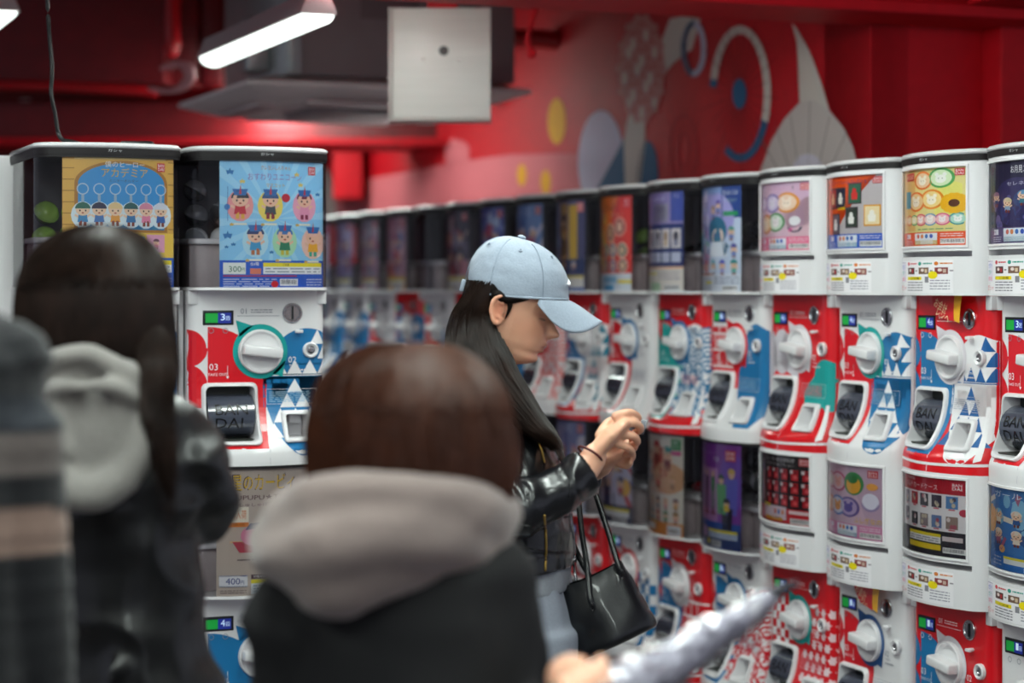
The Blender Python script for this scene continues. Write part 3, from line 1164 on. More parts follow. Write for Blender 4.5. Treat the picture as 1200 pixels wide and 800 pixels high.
def posters():
    D = {}
    # sky-blue card with six little figures
    c = Canvas(); c.rect(0, 0, 1, 1, '8ecdf2'); c.z = 1
    for i in range(9):
        a = math.radians(-80 + i * 20)
        c.poly([(0.5, 0.45), (0.5 + 1.2 * math.cos(a), 0.45 - 1.2 * math.sin(a)), (0.5 + 1.2 * math.cos(a + 0.12), 0.45 - 1.2 * math.sin(a + 0.12))], 'a6daf6')
        c.poly([(0.5, 0.45), (0.5 - 1.2 * math.cos(a), 0.45 + 1.2 * math.sin(a)), (0.5 - 1.2 * math.cos(a + 0.12), 0.45 + 1.2 * math.sin(a + 0.12))], 'a6daf6')
    c.z = 3
    c.text('クレヨンしんちゃん', 0.37, 0.035, 0.034, 'd8702c', w=0.29)
    c.text('おすわりユニコーン', 0.25, 0.095, 0.055, 'a078b8', w=0.52)
    c.text('マスコット', 0.42, 0.175, 0.03, 'd89a30', w=0.18)
    for x, y, r in ((0.09, 0.085, 0.03), (0.94, 0.25, 0.02), (0.07, 0.58, 0.035), (0.12, 0.65, 0.018), (0.06, 0.67, 0.015), (0.47, 0.71, 0.018)):
        star(c, x, y, r, '2a78b8')
    for x, y in ((0.2, 0.16), (0.72, 0.10), (0.76, 0.18)):
        star(c, x, y, 0.022, 'f0d070')
    F = [(0.18, 0.30, '30303a', 'c82838', 'ee9a9a', 'e8b040'), (0.46, 0.30, '3a5a88', '404a50', 'f4d860', '8a2838'), (0.80, 0.30, '7a3040', 'e89ab8', 'f0a8c0', '8a2848'),
         (0.32, 0.58, '28386a', '3a98c8', 'b8e0f0', 'c07040'), (0.60, 0.58, '4a7ab8', '287a58', 'b0e0b8', 'd0c040'), (0.89, 0.59, 'f0c0b0', 'f0b030', 'f6c8b8', '40a890')]
    for x, y, hr, cl, ha, ft in F:
        chibi(c, x, y, 0.165, hr, cl, 'f0c0a4', 3, ha, 0.84, ft)
        c.z = 6
        c.poly([(x - 0.012, y - 0.04), (x + 0.012, y - 0.04), (x + 0.004, y - 0.12)], 'c03a50')
        c.poly([(x - 0.05, y - 0.03), (x + 0.05, y - 0.03), (x + 0.07, y - 0.08), (x - 0.07, y - 0.08)], '2f6cb0')
        c.rect(x - 0.06, y + 0.185, x + 0.06, y + 0.20, 'f4eedc')
        star(c, x - 0.075, y + 0.195, 0.016, 'e8b850')
    c.z = 5
    c.ell(0.61, 0.285, 0.042, 0.034, 'c82838')
    c.line(0.07, 0.20, 0.07, 0.47, 0.004, '3060b0')
    c.ell(0.065, 0.36, 0.026, 0.024, '4080c8')
    logo(c, 0.84, 0.035, 0.075, 0.065)
    footer(c, 0.775, '1a5ccc', '300')
    D['sky_figures'] = c
    # gate frame with six key rings
    c = Canvas(); c.rect(0, 0, 1, 1, 'e0b050'); c.z = 1
    for i in range(9):
        c.rect(0, i * 0.085, 0.10, i * 0.085 + 0.006, 'a07028'); c.rect(0.92, i * 0.085 + 0.03, 1, i * 0.085 + 0.036, 'a07028')
    c.rect(0.10, 0.0, 0.94, 0.02, 'f0d890')
    c.z = 2
    c.ell(0.52, 0.20, 0.42, 0.17, 'b07a30', 24, 180, 360); c.rect(0.10, 0.198, 0.94, 0.57, 'b07a30')
    c.z = 3
    c.ell(0.52, 0.205, 0.39, 0.155, '3a96d4', 24, 180, 360); c.rect(0.13, 0.204, 0.91, 0.55, '3a96d4')
    c.rect(0.13, 0.43, 0.91, 0.55, '60b4e0')
    c.z = 4
    c.text('僕のヒーロー', 0.36, 0.035, 0.045, 'f4efe0', w=0.36)
    c.text('アカデミア', 0.33, 0.085, 0.070, 'e8b820', w=0.42)
    c.text('ミニキーホルダー', 0.40, 0.17, 0.022, '4a4a58', w=0.26)
    for i in range(6):
        x = 0.17 + 0.141 * i
        c.z = 5
        c.ring(x, 0.245, 0.052, 0.044, 0.010, 'b8cfe0', 16)
        c.rect(x - 0.012, 0.285, x + 0.012, 0.345, 'a0b8cc')
        chibi(c, x, 0.40, 0.135, ('2a6a58', '30304a', 'e8c890', '285a58', 'e090a8', 'd8dce8')[i], ('3a8ac0', '4878b8', 'e8a040', '3878b0', 'e888a8', '3868b0')[i], 'f2cfb0', 5, 'dcecf4', 0.84)
    c.z = 4
    c.rect(0, 0.575, 1, 0.76, 'f0cc50')
    c.z = 5
    c.rect(0.46, 0.60, 0.60, 0.66, 'd87a40'); c.rect(0.60, 0.60, 0.72, 0.68, '68a8d0')
    c.rect(0.74, 0.585, 0.93, 0.72, 'e8a8c8')
    chibi(c, 0.83, 0.64, 0.06, '704858', 'd87090', z=5)
    logo(c, 0.84, 0.04, 0.075, 0.065)
    footer(c, 0.76, '1e5cc4', '300', seed=4)
    D['gate_keyrings'] = c
    # beige card, toy train
    c = Canvas(); c.rect(0, 0, 1, 1, 'c9b8ac'); c.z = 1
    c.rect(0, 0, 1, 0.006, 'a8968c')
    c.z = 3
    c.text('星のカービィ', 0.115, 0.045, 0.135, '3c2c50', w=0.575)
    c.z = 4
    c.text('星のカービィ', 0.128, 0.052, 0.122, 'f6c81c', w=0.55)
    c.text('PUPUPU★TRAIN', 0.12, 0.205, 0.042, '5a2a38', w=0.60)
    c.text('しゅしゅぽぽこっこ', 0.19, 0.27, 0.028, '7a5868', w=0.46)
    c.rect(0.0, 0.30, 0.27, 0.42, 'f4ead8'); c.rect(0.0, 0.42, 0.27, 0.455, 'e88838')
    c.z = 5
    c.text('再入荷', 0.11, 0.325, 0.07, 'e07a38', w=0.14)
    c.text('5月15日', 0.14, 0.425, 0.024, '6a3a20')
    # toy trains: plain round rider in a tray
    for x, k, h in ((0.30, 'e08aa8', '2a3a6a'), (0.55, 'e8a070', 'c05a48')):
        c.z = 4
        c.poly([(x - 0.17, 0.57), (x + 0.15, 0.57), (x + 0.11, 0.655), (x - 0.11, 0.655)], 'c04858')
        c.rect(x - 0.19, 0.565, x + 0.16, 0.58, 'e8c090')
        c.z = 5
        c.ell(x, 0.525, 0.10, 0.075, k, 20)
        c.ell(x + 0.10, 0.54, 0.04, 0.035, k, 12)
        c.z = 6
        c.poly([(x - 0.06, 0.48), (x + 0.10, 0.47), (x + 0.07, 0.425), (x - 0.02, 0.43)], h)
    c.z = 5
    c.fine(0.17, 0.70, 0.56, 0.725, 1, '7a6a6a', 2)
    c.rect(0.02, 0.83, 0.26, 0.92, 'f0eef2')
    c.rect(0.02, 0.83, 0.26, 0.838, '4050a0'); c.rect(0.02, 0.912, 0.26, 0.92, '4050a0')
    c.rect(0.29, 0.825, 0.56, 0.86, '5a4048'); c.rect(0.29, 0.865, 0.72, 0.895, 'f0e030'); c.rect(0.29, 0.895, 0.72, 0.98, 'e4e8ec')
    c.z = 6
    c.text('400', 0.075, 0.85, 0.05, '28388a', w=0.12); c.text('円', 0.20, 0.87, 0.03, '28388a')
    c.text('全4種', 0.60, 0.83, 0.03, '5a4048', w=0.12)
    c.text('対象年齢15才以上', 0.31, 0.832, 0.02, 'f0e8e8', w=0.23)
    c.fine(0.31, 0.905, 0.60, 0.97, 3, '8898b0', 3)
    c.fine(0.03, 0.94, 0.25, 0.975, 2, '8a7a78', 4)
    c.ell(0.665, 0.94, 0.045, 0.036, 'e01828')
    logo(c, 0.84, 0.03, 0.08, 0.06, col='c04860')
    D['train'] = c
    # round badges on yellow
    c = Canvas(); c.rect(0, 0, 1, 1, 'e4d890'); c.z = 1
    c.rect(0, 0, 0.30, 0.8, 'e8b870'); c.ell(0.82, 0.46, 0.22, 0.28, 'e6e07a', 24)
    rings(c, [(0.44, 0.15, 0.12, 'e87828', 'f0c8a0', 'f4ead8'), (0.70, 0.13, 0.13, '50a858', 'dcecc8', 'f4f4f0'), (0.32, 0.42, 0.13, 'f07830', 'f0c890', 'f2e4d4'),
              (0.58, 0.40, 0.13, 'f09028', 'f4d890', 'f8f0e0'), (0.04, 0.66, 0.07, 'e05070', 'f0b090', 'f8e0d0'), (0.16, 0.66, 0.07, 'e06040', 'f0c090', 'f8e0d0'), (0.28, 0.66, 0.07, '40a880', 'e0d8a0', 'f4ead8'),
              (0.41, 0.66, 0.08, 'e04868', 'f0b0a8', 'f8e8e8'), (0.56, 0.66, 0.08, '60a0c8', 'f0d8d8', 'f8f0f0'), (0.72, 0.66, 0.08, 'e05a90', 'f4c0c8', 'f8f0f4'), (0.89, 0.66, 0.08, '3a9a9c', 'b0dcd0', 'f4f4f4')])
    c.z = 3
    for i in range(14):
        a = i * math.tau / 14
        c.ell(0.85 + 0.11 * math.cos(a), 0.46 + 0.09 * math.sin(a), 0.05, 0.045, 'f0b818', 10)
    c.z = 4
    c.ell(0.85, 0.46, 0.06, 0.05, '5a3018')
    c.rect(0.08, 0.04, 0.28, 0.14, 'c83030'); c.text('ぬくもり', 0.10, 0.06, 0.06, 'f4e8d0', w=0.16)
    c.rect(0.06, 0.28, 0.20, 0.50, '4a98b0')
    c.fine(0.36, 0.77, 0.84, 0.80, 1, '60a070', 3)
    logo(c, 0.86, 0.02, 0.10, 0.09)
    footer(c, 0.82, 'ee5a28', '300', 'f0c020', style=2, seed=6)
    D['badges_yellow'] = c
    # framed pictures on orange and grey
    c = Canvas(); c.rect(0, 0, 1, 1, 'c4bcc0'); c.z = 1
    c.poly([(0, 0), (0.9, 0), (0.45, 0.20), (0.30, 0.45), (0.24, 0.8), (0, 0.8)], 'f05c18')
    c.z = 3
    c.text('ミニアートフレームコレクション', 0.10, 0.05, 0.06, '5a3a88', w=0.74)
    for i, (x, y, k, f) in enumerate(((0.17, 0.30, 'b03038', 'f0c8a0'), (0.37, 0.30, '283048', 'f4f0e8'), (0.62, 0.25, '2a6a50', 'e03028'), (0.25, 0.66, '6a6070', 'f8f6f6'), (0.57, 0.58, '28382c', 'f8f6f2'), (0.85, 0.56, 'f0dcb0', 'f8f4ec'))):
        c.z = 3
        c.rect(x - 0.10, y - 0.15, x + 0.10, y + 0.14, '4a4048' if i != 5 else 'e8a020')
        c.z = 4
        c.rect(x - 0.085, y - 0.13, x + 0.085, y + 0.12, k)
        c.z = 5
        c.poly([(x - 0.04, y + 0.08), (x + 0.04, y + 0.08), (x + 0.05, y), (x, y - 0.06), (x - 0.05, y)], f)
        c.ell(x, y - 0.045, 0.03, 0.035, f)
    c.z = 3
    c.rect(0.30, 0.38, 0.46, 0.46, 'f0c020')
    logo(c, 0.86, 0.03, 0.11, 0.09)
    footer(c, 0.80, '1a58c8', '300', style=1, seed=7)
    D['frames_orange'] = c
    # lilac card with rings
    c = Canvas(); c.rect(0, 0, 1, 1, 'dcb8cc'); c.z = 1
    c.poly([(0.3, 0), (1, 0), (1, 0.6), (0.7, 0.7)], 'd8b4d0'); c.poly([(0.6, 0.4), (1, 0.2), (1, 0.8), (0.7, 0.8)], 'e0bcc8')
    c.z = 3
    c.text('ヘアゴムマスコット', 0.22, 0.06, 0.05, 'c890b0', w=0.42); c.text('2', 0.74, 0.06, 0.05, '505060')
    rings(c, [(0.38, 0.30, 0.14, '8878c0', 'd8c8e4', 'e8e0f0'), (0.66, 0.30, 0.15, 'e89838', 'f0d0b8', 'f6e4d4'), (0.20, 0.60, 0.15, 'd07840', 'e8c098', 'f2dcc8'), (0.46, 0.58, 0.14, '4a9858', 'd0e0d0', 'f0e8ec'),
              (0.10, 0.30, 0.12, 'b080b0', 'dcc0dc', 'efe0ef')])
    c.z = 4
    c.ell(0.78, 0.57, 0.08, 0.07, 'f0eef4'); c.ring(0.78, 0.66, 0.10, 0.08, 0.03, '5a5a70', 14, 0, 180)
    c.ell(0.72, 0.70, 0.03, 0.03, 'e060a0')
    logo(c, 0.86, 0.03, 0.12, 0.10)
    footer(c, 0.80, 'f06a98', '300', style=1, seed=8)
    D['rings_lilac'] = c
    # night blue
    c = Canvas(); c.rect(0, 0, 1, 1, '272440'); c.z = 1
    c.ell(0.5, 0.5, 0.4, 0.3, '3a3460', 20); busy(c, 0.02, 0.4, 0.98, 0.8, ['4a4478', '605890', '38487a', '7a6a9a', '303060'], 60, 5)
    c.z = 3.6
    c.text('お月見コレクション', 0.42, 0.06, 0.09, 'f0eef4', w=0.5); c.text('セレネの冒険', 0.36, 0.25, 0.05, 'dcd8ec', w=0.5)
    for i in range(4):
        chibi(c, 0.15 + i * 0.22, 0.42 + 0.08 * (i % 2), 0.14, ('a0708c', 'd8c8a0', '6a98c0', 'c8b8e0')[i], ('384a80', '90a8c8', '3a7a90', '805a98')[i], z=4)
    footer(c, 0.80, '5a4878', '300', style=1, seed=9)
    D['night_figures'] = c
    # teal-haired figure on white-blue
    c = Canvas(); c.rect(0, 0, 1, 1, 'ccd8ec'); c.z = 1
    c.rect(0.68, 0.0, 1, 0.30, '2c4c98'); c.rect(0, 0, 0.68, 0.08, '8ca8d8'); c.ell(0.5, 0.3, 0.4, 0.25, 'b0a8e0', 20)
    busy(c, 0.0, 0.05, 0.35, 0.75, ['d8a0c8', 'c05878', '78b8d8', '9ad0c0', 'e8e0f4', '6a6ab0'], 40, 3)
    c.z = 4
    c.ell(0.58, 0.42, 0.20, 0.14, '2a7a9a', 20)
    c.ell(0.60, 0.47, 0.13, 0.085, 'f2d4c4', 16)
    c.z = 5
    c.ell(0.57, 0.40, 0.19, 0.11, '237090', 16, 180, 360); c.poly([(0.38, 0.40), (0.48, 0.40), (0.44, 0.52)], '237090')
    c.poly([(0.45, 0.52), (0.74, 0.52), (0.80, 0.66), (0.42, 0.66)], 'e8ecf4'); c.poly([(0.70, 0.5), (0.82, 0.56), (0.74, 0.66)], '206080')
    c.ell(0.55, 0.46, 0.018, 0.02, '2050a0', 8); c.ell(0.65, 0.46, 0.018, 0.02, '2050a0', 8)
    for x, y, h in ((0.62, 0.17, '6a58b8'), (0.50, 0.22, 'b89878'), (0.86, 0.42, '50a090'), (0.9, 0.58, '5050a0')):
        chibi(c, x, y, 0.10, h, '7088c8', z=5)
    for i in range(5):
        chibi(c, 0.10 + i * 0.20, 0.73, 0.11, ('8ab0d8', 'd05a80', '7ab8c8', '5a60c0', '2a9090')[i], ('b0c0d8', 'f0b0b0', 'd0e0f0', 'a0a0d8', '60b0a8')[i], z=4)
    c.z = 5
    c.text('推しぬいぐるみ', 0.72, 0.04, 0.05, 'f0f4ff', w=0.24); c.text('マスコット', 0.74, 0.12, 0.035, 'c8e8d0', w=0.2)
    c.rect(0.72, 0.24, 0.96, 0.28, '30a060')
    c.z = 4
    c.rect(0, 0.82, 1, 1, 'dfe4ee'); c.z = 5
    c.rect(0, 0.815, 0.45, 0.83, 'd07040'); c.rect(0.25, 0.89, 0.46, 0.91, 'f0e020'); c.text('ご注意', 0.26, 0.85, 0.02, '555')if False else None
    c.fine(0.05, 0.85, 0.45, 0.98, 5, '8a94ac', 3); c.fine(0.52, 0.84, 0.98, 0.92, 3, '8a94ac', 5)
    barcode(c, 0.70, 0.93, 0.95, 0.98, 3)
    D['teal_hair'] = c
    # cards on navy grid
    c = Canvas(); c.rect(0, 0, 1, 1, 'a898c8'); c.z = 1
    c.rect(0.02, 0.02, 0.75, 0.30, '9a8cc4'); c.rect(0.30, 0.12, 0.72, 0.30, 'c8c8b8'); c.rect(0.78, 0, 1, 0.30, '4858a8')
    c.rect(0, 0.32, 1, 0.74, '2c3c78')
    c.z = 2
    for i in range(5):
        c.rect(0.02 + i * 0.195, 0.37, 0.18 + i * 0.195, 0.56, 'e4dcdc'); c.rect(0.02 + i * 0.195, 0.60, 0.18 + i * 0.195, 0.70, 'c8cce0')
        c.z = 3
        c.ell(0.10 + i * 0.195, 0.44, 0.045, 0.045, ('4a4858', '80788a', '585868', 'b09070', '404050')[i]); c.rect(0.06 + i * 0.195, 0.47, 0.14 + i * 0.195, 0.54, ('d0a890', '8088a0', 'a0a0b0', 'd8c0a0', '9090a8')[i])
        c.z = 2
    for i in range(5):
        c.text('アニメ', 0.84, 0.03, 0.04, 'e8e0f8', w=0.1) if i == 0 else None
    c.rect(0, 0.74, 1, 1, 'ece4dc'); c.z = 3
    c.rect(0.02, 0.80, 0.45, 0.82, 'f0dc20'); c.rect(0.0, 0.745, 1, 0.76, 'e8a060'); c.rect(0.20, 0.90, 0.55, 0.99, 'b8d8b8')
    c.fine(0.5, 0.78, 0.96, 0.88, 3, 'a09aa8', 4); barcode(c, 0.66, 0.92, 0.95, 0.98, 8)
    c.z = 4
    c.text('トレーディングカード', 0.05, 0.05, 0.05, 'f4f0fc', w=0.6)
    D['cards_navy'] = c
    # red and orange roundels
    c = Canvas(); c.rect(0, 0, 1, 1, 'e04038'); c.z = 1
    c.rect(0, 0, 0.40, 0.78, 'e88a40'); c.poly([(0.4, 0), (0.75, 0), (0.55, 0.3), (0.4, 0.4)], 'e87838')
    rings(c, [(0.78, 0.32, 0.10, 'f0b0a0', 'a04848', 'e8c8b0'), (0.55, 0.38, 0.10, 'f0c8a0', '905060', 'e0b890'), (0.42, 0.56, 0.08, 'e8d0b0', '407a80', 'e8d0b8'), (0.62, 0.56, 0.08, 'e8d0b0', '406098', 'f0d8c0'), (0.83, 0.56, 0.08, 'f0d8c0', '50685a', 'e8c8a8'),
              (0.40, 0.72, 0.075, 'e8c0b0', '6a6078', 'e8c0a0'), (0.62, 0.72, 0.075, 'f0c8b8', '585098', 'ecc8b0'), (0.84, 0.72, 0.075, 'f0d0c0', '805040', 'f0d0b0')])
    busy(c, 0.0, 0.1, 0.35, 0.75, ['d06a88', 'e8c8a0', '8870a0', 'f0d060', 'c05040'], 30, 8)
    c.z = 4.5
    c.text('まんぷく', 0.36, 0.07, 0.08, '4a2030', w=0.4); c.text('ラバー', 0.55, 0.18, 0.03, 'd8c0a0', w=0.3)
    c.rect(0, 0.80, 1, 1, 'dde4ec'); c.z = 5
    c.rect(0.30, 0.83, 0.72, 0.90, '88b8d8'); c.rect(0.35, 0.92, 0.65, 0.98, '58b0e0'); c.rect(0.74, 0.87, 1, 0.90, 'f0dc20')
    c.fine(0.03, 0.83, 0.27, 0.97, 4, '8090a8', 5)
    logo(c, 0.86, 0.03, 0.12, 0.10, 'ガ', 'シャ', 'd84050')
    D['roundels_red'] = c
    # dark/gold stripes
    c = Canvas(); c.rect(0, 0, 1, 1, '6a6890'); c.z = 1
    c.rect(0.35, 0.03, 0.62, 0.72, 'c09860'); c.rect(0.66, 0.05, 0.85, 0.70, 'd8b030'); c.rect(0.86, 0, 1, 0.75, '50507a')
    c.rect(0.4, 0.15, 0.58, 0.32, '484050'); c.rect(0.36, 0.42, 0.60, 0.60, '3c3c54')
    busy(c, 0, 0.05, 0.32, 0.7, ['8a98c8', 'a0b8d8', 'b8b0d8', '5868a0', 'c8d8e8'], 30, 11)
    c.z = 4
    c.rect(0.38, 0.64, 1, 0.80, '28386a'); c.rect(0.42, 0.84, 0.98, 0.95, 'e8e4e0'); c.rect(0.42, 0.82, 0.98, 0.845, 'f0d840'); c.rect(0, 0.95, 1, 1, '2858b0')
    c.z = 5
    chibi(c, 0.52, 0.70, 0.09, 'e0b060', '805838'); chibi(c, 0.78, 0.70, 0.09, 'd0d0e0', '606090')
    chibi(c, 0.49, 0.23, 0.12, '3a3040', 'b08850')
    logo(c, 0.86, 0.03, 0.12, 0.10, 'ガ', 'シャ', 'e07070')
    D['gold_stripes'] = c
    # pool of loose cards for the blurred far machines and the low row
    def generic(seed, bg, cols, foot, tcol, title='コレクション'):
        c = Canvas(); c.rect(0, 0, 1, 1, bg)
        r = random.Random(seed)
        busy(c, 0.0, 0.15, 1, 0.75, cols, 26, seed, 1, 0.04, 0.14)
        for j in range(2):
            for i in range(3):
                chibi(c, 0.2 + i * 0.3, 0.32 + j * 0.24, 0.15, r.choice(cols), r.choice(cols), z=3)
        c.z = 4
        c.rect(0, 0.80, 1, 1, foot); c.z = 5
        c.rect(0.30, 0.83, 0.96, 0.86, 'f0dc30'); c.rect(0.30, 0.86, 0.96, 0.92, 'f0f0f0')
        c.fine(0.04, 0.84, 0.26, 0.97, 3, 'c8c8d8', seed)
        c.text(title, 0.12, 0.04, 0.08, tcol, w=0.62)
        barcode(c, 0.6, 0.93, 0.92, 0.985, seed)
        logo(c, 0.86, 0.03, 0.11, 0.09)
        return c
    D['blue_pink'] = generic(21, '7a9cd4', ['e0a0c0', 'c05880', '90b8e8', 'e8e0f0', '4868b0'], 'b0c8e8', 'f4f0fc', 'ぷちっと')
    D['blue_red'] = generic(22, '5a68b8', ['d85070', '3848a0', 'e8e0f0', '8a98e0', 'c8d8f4'], '90a8dc', 'f8e8f0', 'スター')
    D['dark_pink'] = generic(23, '4a4458', ['d89aa8', '7a7088', 'b05060', '989ab8', 'e8c8c8'], 'e0d8c0', 'f0c8d0', 'めじるし')
    D['pink_stripe'] = generic(24, 'c898ac', ['d04868', '6080c0', 'f0c8d0', 'b87890', 'e89858'], 'e8b870', 'a83050', 'アクセサリー')
    D['pale_grey'] = generic(25, 'a8a0b0', ['d0a0b8', 'e0dce8', '8888a8', 'c87898'], 'c890a8', '705070')
    D['lilac_far'] = generic(26, '9c90b8', ['b0a8d8', '8878a8', 'd8d0e8', 'a06888'], 'a0a8b8', 'f0e8f8')
    D['blue_scene'] = generic(27, '3f7cc0', ['e8a860', '2a5a9a', 'f0e0d0', '8ac0e0', 'b06080'], '2a70c0', 'f0f4fc', 'ガールズ')
    D['lilac_grid'] = generic(28, '8a92c8', ['b8b8e8', 'd89ab8', '6878b8', 'e8e4f4'], 'd8dcec', 'f0f0ff', 'ねむねむ')
    D['red_mixed'] = generic(29, 'c8c4dc', ['c84048', '5060b0', 'e8d0d8', '303868', 'e8b850'], '303450', 'c03048', 'ロボット')
    # white and orange card with many little figures
    c = Canvas(); c.rect(0, 0, 1, 1, 'ece6dc'); c.z = 1
    c.ell(0.7, 0.42, 0.35, 0.16, 'e0b088', 18); c.ell(0.55, 0.28, 0.24, 0.16, 'c85848', 18); c.ell(0.15, 0.35, 0.14, 0.10, 'b8c8dc', 14)
    for x, y, s, h, k in ((0.45, 0.13, 0.17, 'c83840', 'a84848'), (0.72, 0.18, 0.18, '389898', '8a3838'), (0.22, 0.22, 0.15, 'a87848', '889078'), (0.25, 0.36, 0.15, 'e0d8c8', '607890'), (0.5, 0.40, 0.14, 'f0c0a0', 'e87878'), (0.82, 0.43, 0.10, 'd8a878', 'c8a080'), (0.1, 0.12, 0.10, 'e0b848', '988050')):
        chibi(c, x, y, s, h, k, z=3, a=0.7)
    c.z = 5
    c.text('たからばこ', 0.18, 0.52, 0.06, 'e88850', w=0.55)
    for j in range(2):
        for i in range(5):
            chibi(c, 0.12 + i * 0.19, 0.65 + j * 0.13, 0.09, ('a86848', 'd8c8a0', '604858', 'e0c0a0', '805a68', 'd09060', '487a90', 'c84040', '38885a', 'a07838')[j * 5 + i], ('c87850', 'e0b8a0', '7890a8', 'e09898', 'd8a860', '806858', '5a98a8', 'd05050', '58a070', 'e8b0a0')[j * 5 + i], z=4, a=0.7)
    logo(c, 0.80, 0.03, 0.17, 0.11, 'ギ', 'フト', '158a48'); c.z = 6; c.rect(0.80, 0.15, 0.97, 0.19, 'd85898')
    c.z = 4
    c.rect(0, 0.86, 1, 1, 'ee9a40'); c.rect(0, 0.855, 0.45, 0.875, 'f4d840'); c.z = 5
    c.rect(0.03, 0.885, 0.42, 0.95, 'f0ece8'); c.rect(0.72, 0.88, 0.97, 0.98, 'e4e8f0'); barcode(c, 0.75, 0.91, 0.93, 0.96, 4)
    D['chibi_white'] = c
    # purple card with long-legged figures
    c = Canvas(); c.rect(0, 0, 1, 1, '8a3ea8'); c.z = 1
    c.rect(0.04, 0.24, 0.60, 0.74, 'c890c8'); c.ell(0.85, 0.35, 0.2, 0.3, '7a50b8', 16)
    for i, (k, m) in enumerate((('4858b0', 'd07898'), ('483858', 'a04858'), ('489060', '904868'))):
        x = 0.13 + i * 0.18
        c.z = 3
        c.line(x - 0.02, 0.38, x - 0.035, 0.62, 0.03, k); c.line(x + 0.02, 0.38, x + 0.035, 0.62, 0.03, k)
        c.rect(x - 0.05, 0.32, x + 0.05, 0.45, k); c.ell(x, 0.295, 0.035, 0.03, 'e8c8a8')
        c.poly([(x - 0.08, 0.68), (x + 0.08, 0.68), (x, 0.60)], m)
    for x, y0, y1, k, h in ((0.68, 0.30, 0.66, '58a868', '305a40'), (0.86, 0.24, 0.66, '6a68c8', 'd8b860'), (0.78, 0.52, 0.80, '1c1c38', '181828')):
        c.z = 4
        c.poly([(x - 0.08, y1), (x + 0.08, y1), (x + 0.10, y0 + 0.08), (x - 0.10, y0 + 0.08)], k); c.ell(x, y0 + 0.04, 0.05, 0.045, 'e8c0a0')
        c.z = 5
        c.ell(x, y0 + 0.03, 0.06, 0.045, h, 12, 180, 360)
    c.ell(0.78, 0.60, 0.05, 0.035, 'e0c030', 10)
    c.z = 4
    c.rect(0, 0.74, 1, 0.80, '2a5ab0'); c.rect(0, 0.80, 1, 1, '223c78'); c.z = 5
    c.rect(0.14, 0.80, 0.30, 0.90, 'd8a8d8'); c.rect(0.35, 0.81, 0.95, 0.835, 'f0dc30'); c.rect(0.35, 0.835, 0.95, 0.89, 'c8d8f0'); c.fine(0.36, 0.84, 0.93, 0.885, 2, '8898b8', 4)
    c.fine(0.04, 0.92, 0.6, 0.98, 2, '90a0c8', 5); c.ell(0.37, 0.93, 0.05, 0.03, 'f0dc30', 10); barcode(c, 0.45, 0.91, 0.68, 0.97, 5)
    c.text('アクションフィギュア', 0.03, 0.08, 0.04, 'c8a0dc', w=0.5); c.text('02', 0.52, 0.13, 0.04, 'e8d8f0', w=0.12)
    logo(c, 0.76, 0.06, 0.17, 0.10)
    D['purple_figures'] = c
    # black card with rows of red items
    c = Canvas(); c.rect(0, 0, 1, 1, '1a161c'); c.z = 1
    c.rect(0, 0.78, 1, 1, 'd01c2c')
    c.z = 3
    c.text('トレーサー＆空想科学', 0.20, 0.04, 0.065, 'e8e4e8', w=0.58); c.text('パスケースコレクション', 0.22, 0.125, 0.04, 'd8d4d8', w=0.55)
    c.line(0.08, 0.12, 0.08, 0.70, 0.05, 'd8c8cc'); c.line(0.13, 0.25, 0.14, 0.74, 0.05, 'b83038')
    for j in range(3):
        for i in range(5):
            x, y = 0.31 + i * 0.155, 0.28 + j * 0.19
            c.z = 3
            c.rect(x - 0.045, y - 0.075, x + 0.055, y + 0.08, 'c01828')
            c.z = 4
            c.rect(x - 0.06, y - 0.07, x - 0.02, y - 0.02, 'd8d0d4'); c.ell(x + 0.015, y + 0.03, 0.03, 0.03, 'e85a60', 10); c.rect(x - 0.01, y - 0.05, x + 0.04, y - 0.03, '501018')
    c.z = 5
    c.rect(0.16, 0.76, 0.66, 0.95, 'e0ccd8'); c.rect(0.16, 0.74, 0.34, 0.79, 'f0dc20'); c.rect(0.22, 0.92, 0.60, 0.97, 'f0b020')
    c.z = 6
    for i, k in enumerate(('e07060', '3878c8', 'e88a50')):
        c.ell(0.46 + i * 0.07, 0.84, 0.022, 0.04, k, 10)
    c.rect(0.70, 0.80, 0.96, 0.85, 'f0d8dc'); barcode(c, 0.72, 0.91, 0.97, 0.985, 3); c.fine(0.02, 0.84, 0.14, 0.97, 3, 'f0c8cc', 4)
    logo(c, 0.84, 0.03, 0.13, 0.11)
    D['black_red'] = c
    # pink mirror rings
    c = Canvas(); c.rect(0, 0, 1, 1, 'd4b4c8'); c.z = 1
    c.poly([(0.5, 0), (1, 0), (1, 0.8), (0.8, 0.8)], 'c8a8c0')
    rings(c, [(0.31, 0.25, 0.14, 'c05a80', 'e0c0cc', 'e8a8a0'), (0.10, 0.25, 0.12, 'c87888', 'e0c0c8', 'e8dcd0'), (0.30, 0.58, 0.14, '6a88c8', 'd0d4e8', 'e8a060'), (0.52, 0.58, 0.14, '6a5898', 'b8a0c8', '5a48a0'), (0.08, 0.58, 0.12, 'd88060', 'e8c8b8', 'e8b090')])
    c.z = 3
    c.ell(0.60, 0.25, 0.15, 0.16, '388a50', 22); c.z = 4; c.ell(0.60, 0.27, 0.11, 0.12, 'e8a838', 18); c.z = 5; c.ell(0.59, 0.19, 0.08, 0.06, '2a7a40', 14)
    c.ell(0.85, 0.27, 0.07, 0.05, 'f0a850', 12); c.ell(0.83, 0.47, 0.10, 0.11, 'e8e4f4', 18); c.ring(0.83, 0.50, 0.11, 0.11, 0.03, 'a090b8', 14, 0, 180)
    c.z = 6
    c.text('ふしぎなの', 0.62, 0.70, 0.08, 'e8c020', w=0.34); c.text('ミラー', 0.26, 0.06, 0.04, 'b07898', w=0.2)
    logo(c, 0.80, 0.05, 0.12, 0.10)
